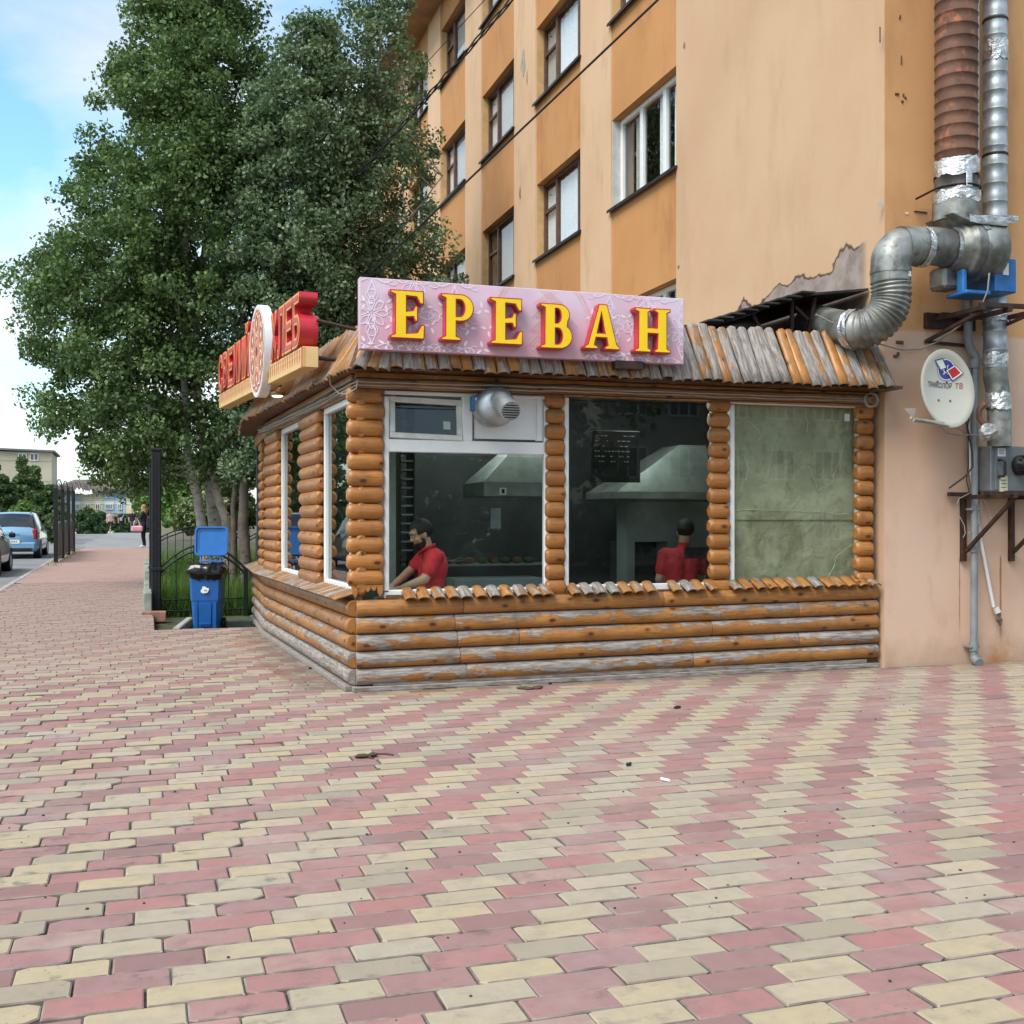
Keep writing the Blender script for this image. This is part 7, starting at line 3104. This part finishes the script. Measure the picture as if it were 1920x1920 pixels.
for i, px in enumerate((-70, -170)):
    bush(('tall tree across the road just outside the left edge', 'second tree across the road, reflected in the side windows', 'third tree across the road, reflected in the side windows', 'fourth tree across the road, reflected in the side windows')[i], px, 780 - 15 * i, 1010, 130, 58 + 4 * i, 120, 90, .26, LEAF_D, 'trees far down the street', 'street_tree')

# ================================================================== FAR BUILDINGS
def far_window(par, o, u, w, h, n=None, frame_m=PVC, mull=2):
    """window on a wall plane: o centre, u unit along wall, n outward"""
    M = frame(o, u, Vector((0, 0, 1)))
    if (M.to_3x3() @ Vector((0, 0, 1))).dot(n) < 0:
        M = frame(o, -u, Vector((0, 0, 1)))
    g = G()
    t = .09
    for (x, y, a, b) in ((0, h / 2 - t / 2, w, t), (0, -h / 2 + t / 2, w, t), (-w / 2 + t / 2, 0, t, h - 2 * t), (w / 2 - t / 2, 0, t, h - 2 * t)):
        g.box((x, y, .03), (a, b, .10), 0, 0, M)
    for k in range(1, mull):
        g.box((-w / 2 + w * k / mull, 0, .03), (t, h - 2 * t, .09), 0, 0, M)
    f = obj('window', g, frame_m, par)
    g = G()
    g.box((0, 0, .015), (w - t, h - t, .02), 0, 0, M)
    obj('pane', g, WPANE, f)


WPANE = NB('far_pane', .08, 0, .6)
WPANE.col((.05, .06, .075))
WPANE = WPANE.m
YELLOWB = flat('yellowish_panel', (.47, .42, .32), .9, 0, .1, .3)
PANELJ = flat('panel_joint', (.36, .30, .20), .9)
yb_ = thing('panel_block', 'pale yellow five storey panel block end wall at the left edge', 'building', (-60, 130, -3))
q0, q1 = atD(97, 848, 150), atD(-60, 843, 150)
nrm_ = Vector((-ST, -CT, 0))
nb_ = -Vector((q0.x, q0.y, 0)).normalized()
nb_ = (nb_ + Vector((-nb_.y, nb_.x, 0)) * -.06).normalized()
u_ = Vector((nb_.y, -nb_.x, 0))
if u_.dot(q1 - q0) < 0:
    u_ = -u_
wlen = 14.0
zt_ = q0.z
g = G()
Mw_ = Matrix(((u_.x, -nb_.x, 0, q0.x), (u_.y, -nb_.y, 0, q0.y), (0, 0, 1, 0), (0, 0, 0, 1)))


def on_block(px, py):
    d_ = _d(px, py)
    t_ = (q0 - Vector((0, 0, EYE))).dot(nb_) / d_.dot(nb_)
    return Vector((0, 0, EYE)) + d_ * t_ + nb_ * .05


g.box((wlen / 2, 6, (zt_ - 3) / 2), (wlen, 12, zt_ + 3), 0, 0, Mw_)
obj('wall', g, YELLOWB, yb_)
g = G()
for k in range(6):
    g.box((wlen / 2, -.015, zt_ - 1.2 - k * 2.7), (wlen, .04, .06), 0, 0, Mw_)
for x in (3.2, 6.4, 9.6):
    g.box((x, -.015, zt_ / 2 - 1.5), (.06, .042, zt_ + 3), 0, 0, Mw_)
obj('panel_joint', g, PANELJ, yb_)
g = G()
g.add([(-.4, -.5, zt_), (wlen, -.5, zt_ + .35), (wlen, 12.5, zt_ + .35), (-.4, 12.5, zt_), (-.4, -.5, zt_ + .25), (wlen, -.5, zt_ + .62), (wlen, 12.5, zt_ + .62), (-.4, 12.5, zt_ + .25)], [(0, 3, 2, 1), (4, 5, 6, 7), (0, 1, 5, 4), (3, 0, 4, 7), (2, 3, 7, 6)], 0, False, Mw_)
rr_ = obj('roof', g, flat('grey_roof', (.14, .135, .13), .8), yb_)
g = G()
g.box((wlen - 3.6, 5, zt_ + .9), (4.6, 5, .9), 0, 0, Mw_)
g.box((wlen - 3.6, 5, zt_ + 1.4), (5.2, 5.6, .14), 1, 0, Mw_)
obj('roof_house', g, [YELLOWB, flat_cache('roof_cap', (.14, .135, .13))], yb_)
for px in (64, 42):
    far_window(yb_, on_block(px, 857), u_, 1.05, .95, nb_)
for py in (895, 935):
    for px in (64, 42):
        far_window(yb_, on_block(px, py), u_, 1.05, .95, nb_)
hb = thing('painted_house', 'cream and light blue house with brown hipped roof far down the street', 'building', (-20, 160, -3))
D2 = 165
q0, q1 = atD(96, 960, D2), atD(300, 960, D2)
uu = (q1 - q0)
uu.z = 0
wl2 = uu.length
uu.normalize()
M2 = Matrix(((uu.x, -nrm_.x, 0, q0.x), (uu.y, -nrm_.y, 0, q0.y), (0, 0, 1, 0), (0, 0, 0, 1)))
zz = lambda py: EYE + (YH - py) * D2 / FPX
m_px = D2 / FPX
cols = [(96, 141, 'b'), (141, 152, 'b'), (152, 155, 'c'), (155, 174, 'c'), (174, 193, 'c'), (193, 215, 'b'), (215, 236, 'b'), (236, 262, 'c'), (262, 300, 'b')]
BLUEW, CREAMW, WHITEW = flat('light_blue_panel', (.33, .45, .58), .9, 0, .06, .5), flat('cream_panel', (.62, .53, .32), .9, 0, .06, .5), flat('off_white_panel', (.58, .60, .58), .9, 0, .06, .5)
for (a, b, c) in cols:
    for (ya, yb, k) in ((920, 939, 0), (939, 946, 1), (946, 963, 2)):
        g = G()
        xa, xb = (a - 96) * m_px + .02, (b - 96) * m_px - .02
        g.box(((xa + xb) / 2, 5, (zz(ya) + zz(yb)) / 2), (xb - xa, 10 + (k == 1) * .06, abs(zz(ya) - zz(yb)) - .03), 0, 0, M2)
        obj('wall_panel', g, (BLUEW if c == 'b' else CREAMW) if k != 1 else WHITEW, hb)
g = G()
g.box((wl2 / 2, 5.1, (zz(963) - 4) / 2), (wl2, 9.9, zz(963) + 4), 0, 0, M2)
obj('wall', g, CREAMW, hb)
g = G()
e0, e1 = -.8, wl2 + .8
zr0, zr1 = zz(921), zz(897)
g.add([(e0, -.6, zr0), (e1, -.6, zr0), (e1, 10.6, zr0), (e0, 10.6, zr0), (e0 + 2.5, 4.5, zr1), (e1 - 2.5, 4.5, zr1)], [(0, 1, 5, 4), (1, 2, 5), (2, 3, 4, 5), (3, 0, 4), (0, 3, 2, 1)], 0, False, M2)
g.box((wl2 / 2, -.62, zr0 - .1), (wl2 + 1.6, .12, .22), 1, 0, M2)
obj('roof', g, [flat('brown_roof', (.12, .095, .08), .85, 0, .2, 1), flat('dark_fascia', (.05, .05, .055), .7)], hb)
for px, mull in ((124, 2), (146.5, 2), (164, 2), (183, 2), (204.5, 4), (225, 2), (249, 2), (280, 4)):
    for py in (928, 950):
        c = atD(px, py, D2 - .06)
        far_window(hb, c, uu, 1.15 if mull == 4 else .62, .82, nrm_, PVC, mull)

# ================================================================== CARS
def car(label, x, y, z, body_m, rz=0.0, H=1.5, L_=4.0, plate=None, roofrail=False):
    M = Matrix.Translation((x, y, z)) @ Matrix.Rotation(rz, 4, 'Z')
    c = thing('parked_car', label, 'car', (x, y, z), 'cars on the street')
    st = [(0.00, .34, .70, .80, .62, .82), (.05, .27, .79, .89, .64, .92), (.16, .24, .82, .93, .62, 1.02), (.48, .22, .835, .95, .555, 1.45), (.80, .22, .84, .95, .57, 1.50), (1.5, .22, .845, .94, .58, 1.52), (2.15, .22, .845, .93, .57, 1.49), (2.40, .22, .845, .93, .56, 1.44), (3.05, .22, .84, .90, .66, 1.00), (3.2, .22, .84, .89, .70, .93), (3.75, .24, .80, .80, .68, .82), (3.95, .28, .74, .66, .60, .68), (4.0, .34, .66, .56, .50, .57)]
    k = H / 1.5
    kl = L_ / 4.0
    g = G()
    vs, fs, mi = [], [], []
    for (yy, zb, w, be, wr, ro) in st:
        hp = [(0, zb), (w * .88, zb), (w * .99, zb + .10), (w, .50), (w * .985, be - .12), (w * .95, be), (wr + .03, ro - .035), (wr - .06, ro), (0, ro + .02)]
        row = hp + [(-a, b) for a, b in reversed(hp[1:-1])]
        vs += [(a, yy * kl, b * k) for a, b in row]
    n = 16
    for i in range(len(st) - 1):
        for j in range(n):
            l = (j + 1) % n
            fs.append((i * n + j, (i + 1) * n + j, (i + 1) * n + l, i * n + l))
            m = 0
            side = j in (5, 10)
            top = j in (6, 7, 8, 9)
            if side and 2 <= i <= 8 and i not in (4,):
                m = 1
            if top and i in (2, 7):
                m = 1
            mi.append(m)
    fs.append(tuple(range(n)))
    mi.append(0)
    fs.append(tuple(reversed(range(len(vs) - n, len(vs)))))
    mi.append(0)
    b0 = len(g.m)
    g.add(vs, fs, 0, True, M)
    g.m[b0:] = mi
    obj('body', g, [body_m, GLASS_CARM], c)
    for sx in (-1, 1):
        for yy in (.72 * kl, 3.2 * kl):
            g = G()
            Mx = M @ Matrix.Translation((sx * .74, yy, .30)) @ Matrix.Rotation(R(90), 4, 'Y')
            g.lathe([(.17, -.1), (.28, -.1), (.305, -.07), (.305, .07), (.28, .1), (.17, .1)], 20, 0, Mx)
            w = obj('wheel', g, BLACK, c)
            g = G()
            for zf in (-.101, .101):
                g.lathe([(.175, zf - .01), (.15, zf), (.001, zf)], 16, 0, Mx, False, False)
            obj('rim', g, GALV, w)
            g = G()
            g.lathe([(.345, -.105), (.345, .108)], 20, 0, Mx, True, False)
            obj('wheel_arch', g, BLACK, c)
        g = G()
        g.box((sx * .715, .07 * kl, .80 * k), (.15, .16, .34), 0, .04, M)
        obj('tail_light', g, flat_cache('tail_red', (.30, .012, .015)), c)
        g = G()
        g.box((sx * .92, 2.75, .98), (.16, .08, .13), 0, .03, M)
        obj('mirror', g, BLACK, c)
        if roofrail:
            g = G()
            g.tube([M @ Vector((sx * .53, .7, 1.50)), M @ Vector((sx * .55, .9, 1.56)), M @ Vector((sx * .55, 2.0, 1.555)), M @ Vector((sx * .53, 2.2, 1.50))], .018, 6)
            obj('roof_rail', g, BLACK, c)
    g = G()
    g.box((0, .03, .43), (1.50, .14, .24), 0, .05, M)
    g.box((0, .02, .30), (1.25, .12, .08), 1, .02, M)
    obj('bumper', g, [body_m, BLACK], c)
    if plate:
        g = G()
        g.box((0, -.045, .56), (.54, .012, .13), 0, .003, M)
        p = obj('number_plate', g, PVC, c)
        g = G()
        for k_ in range(8):
            g.box((-.19 + k_ * .052, -.0525, .56 + .008 * (k_ % 2)), (.022, .002, .06), 0, 0, M)
        obj('plate_mark', g, flat_cache('faded_mark', (.10, .11, .12)), p)
        g = G()
        g.box((0, -.008, .80), (.5, .03, .04), 0, .01, M)
        g.ell((0, -.005, .87), (.05, .015, .04), 10, 6, 1, M)
        obj('tailgate_handle', g, [body_m, GALV], c)
    return c


GLASS_CARM = NB('tinted_glass', .05, 0, .8)
GLASS_CARM.col((.015, .018, .022))
GLASS_CARM = GLASS_CARM.m


def paint(name, c):
    b = NB(name, .3, .15)
    b.col(c)
    b.p.inputs['Coat Weight'].default_value = .8
    b.p.inputs['Coat Roughness'].default_value = .05
    return b.m


p = atD(20, 1043, 36.0)
car('light blue hatchback seen from behind with roof rails and white number plate', p.x, p.y, gz(p.y) - .09, paint('light_blue_paint', (.17, .34, .52)), 0, 1.5, 4.1, True, True)
p = atD(-66, 1075, 27.6)
car('dark grey car cut off by the left edge of the photo', p.x - .02, p.y - 1.1, gz(p.y) - .09, paint('dark_grey_paint', (.035, .035, .038)), 0, 1.5, 4.0)
pw = atD(154, 1002, 96)
car('white car behind the railing at the top of the road', pw.x, pw.y, gz(pw.y) - .09, paint('white_car_paint', (.72, .75, .78)), R(38), 1.5, 4.2)

# ================================================================== OVERHEAD CABLES
def span(label, P, Q, r, sag, n=1, tw=.0):
    t = thing('overhead_cable', label, 'cable', P, 'cables crossing in front of the apartment block')
    for k in range(n):
        g = G()
        pts = []
        for i in range(41):
            u = i / 40
            v = Vector(P).lerp(Vector(Q), u)
            v.z -= sag * 4 * u * (1 - u)
            v += Vector((math.sin(u * 40 + k * 2.1), math.cos(u * 33 + k * 2.1), math.cos(u * 40 + k * 2.1))) * tw
            pts.append(v)
        g.tube(pts, r, 5)
        obj('cable', g, WIRE, t)


span('single thick black cable running down from the top right to the birches', atD(1420, -178, 13), atD(660, 545, 21.0), .017, .0)
span('twisted bundle of black cables nearest the birch crowns', atD(1120, -190, 16), atD(585, 425, 22.0), .014, .05, 3, .03)
span('thin black wire above the twisted cable bundle', atD(1010, -110, 16), atD(770, 150, 22.0), .007, .0)

# ================================================================== OPPOSITE SIDE OF THE STREET (seen in the glass)
ob_ = thing('opposite_block', 'pale apartment block across the street, mirrored in the covered kiosk window', 'building', (12, -26, 0))
g = G()
g.box((32, -30, 6.5), (26, 8, 15), 0)
obj('wall', g, flat('pale_green_wall', (.42, .43, .34), .9, 0, .1, .4), ob_)
for fl in range(5):
    for k in range(9):
        c = Vector((20.5 + k * 2.5, -25.99, 1.3 + fl * 2.8))
        far_window(ob_, c, Vector((1, 0, 0)), 1.5, 1.45, Vector((0, 1, 0)), PVC, 3)
for i, (x, y, h) in enumerate(((4.5, -15, 8), (8.2, -16, 9), (12.5, -15.5, 8.5), (-9, -12, 9))):
    t = thing('street_tree', ('broad tree opposite the side windows of the kiosk', 'tree opposite the bread window', 'tree opposite the middle window', 'tree across the road behind the photographer')[i], 'tree', (x, y, 0), 'trees across the street')
    cen = np.array([[x + rg.normal() * 1.5, y + rg.normal() * 1.3, h * (.10 + .90 * rg.random())] for _ in range(130)])
    put('crown', leaf_mesh('crown', cen, np.full(130, .85), 60, .28, LEAF_D), t)
    g = G()
    limb(g, (x, y, -.1), (x, y, h * .8), .18, .05, 8, 6)
    obj('trunk', g, BARK_D, t)

hg = thing('unseen_hedge', 'long dark hedge added out of view to darken the low kiosk window reflections', 'hedge', (11, -18, 0))
cen = np.array([[rg.uniform(0, 24), -18 + rg.normal() * .3, rg.uniform(.2, 2.0)] for _ in range(220)])  # added unseen hedge: covers the pale reflected band below the tree crowns
put('crown', leaf_mesh('crown', cen, np.full(220, .6), 40, .28, LEAF_D), hg)
# ================================================================== LITTER ON THE PAVEMENT
def ground_pt(px, py):
    return onZ(px, py, .004)


t = ground_pt(682, 1420)
lt1 = thing('dried_leaf', 'dark curled dry leaf lying on the paving in front of the kiosk corner', 'leaf', t)
g = G()
g.ell(t + Vector((-.01, 0, .010)), (.05, .03, .011), 10, 6)
g.ell(t + Vector((.06, .01, .012)), (.03, .03, .013), 10, 6)
for i in range(len(g.v)):
    g.v[i] = tuple(c + rnd.uniform(-.005, .005) for c in g.v[i])
obj('leaf', g, flat('dry_leaf', (.06, .05, .025), .9), lt1)
tw = thing('twig', 'thin reddish twig beside the dry leaf on the paving', 'twig', t)
g = G()
g.tube([ground_pt(686, 1416), ground_pt(705, 1414), ground_pt(722, 1414), ground_pt(738, 1416)], .007, 5)
g.tube([ground_pt(690, 1421), ground_pt(701, 1422)], .006, 5)
obj('stem', g, flat('twig_bark', (.07, .03, .025), .9), tw)
cg = thing('cigarette_butt', 'white cigarette butt lying on a pink paver', 'cigarette butt', ground_pt(1248, 1465))
g = G()
g.tube([ground_pt(1240, 1462) + Vector((0, 0, .006)), ground_pt(1256, 1466) + Vector((0, 0, .006))], .009, 8)
obj('butt', g, PVC, cg)
for (px, py, r_, lab) in ((1268, 1328, .045, 'small black clod on the paving below the covered window'), (995, 1291, .10, 'small heap of dry leaves at the foot of the kiosk'), (1028, 1283, .03, 'tiny black clod beside the heap of dry leaves'), (585, 1254, .03, 'black pebble at the foot of the left kiosk wall'), (1181, 1435, .022, 'small dark seed on the yellow pavers in the middle')):
    q = ground_pt(px, py)
    w = thing('clod', lab, 'debris', q)
    g = G()
    for k in range(9 if r_ > .08 else 3):
        g.ell(q + Vector((rnd.uniform(-r_, r_), rnd.uniform(-r_, r_) * .4, .008)), (r_ * .45, r_ * .3, .012), 7, 5)
    obj('lump', g, flat_cache('debris_brown' if r_ > .08 else 'debris_black', (.09, .055, .03) if r_ > .08 else (.02, .018, .016)), w)
g = G()
for _ in range(420):
    x, y = rnd.uniform(-2.3, 9), rnd.uniform(3, 12)
    if y > 9.5 and x > 1.4:
        continue
    r_ = rnd.uniform(.003, .008)
    g.ell((x, y, .003), (r_, r_, r_ * .6), 5, 4)
o = obj('grit', g, flat('grit', (.05, .045, .04), .9), kind='stuff')
o['label'] = 'scattered dark grit on the paving'
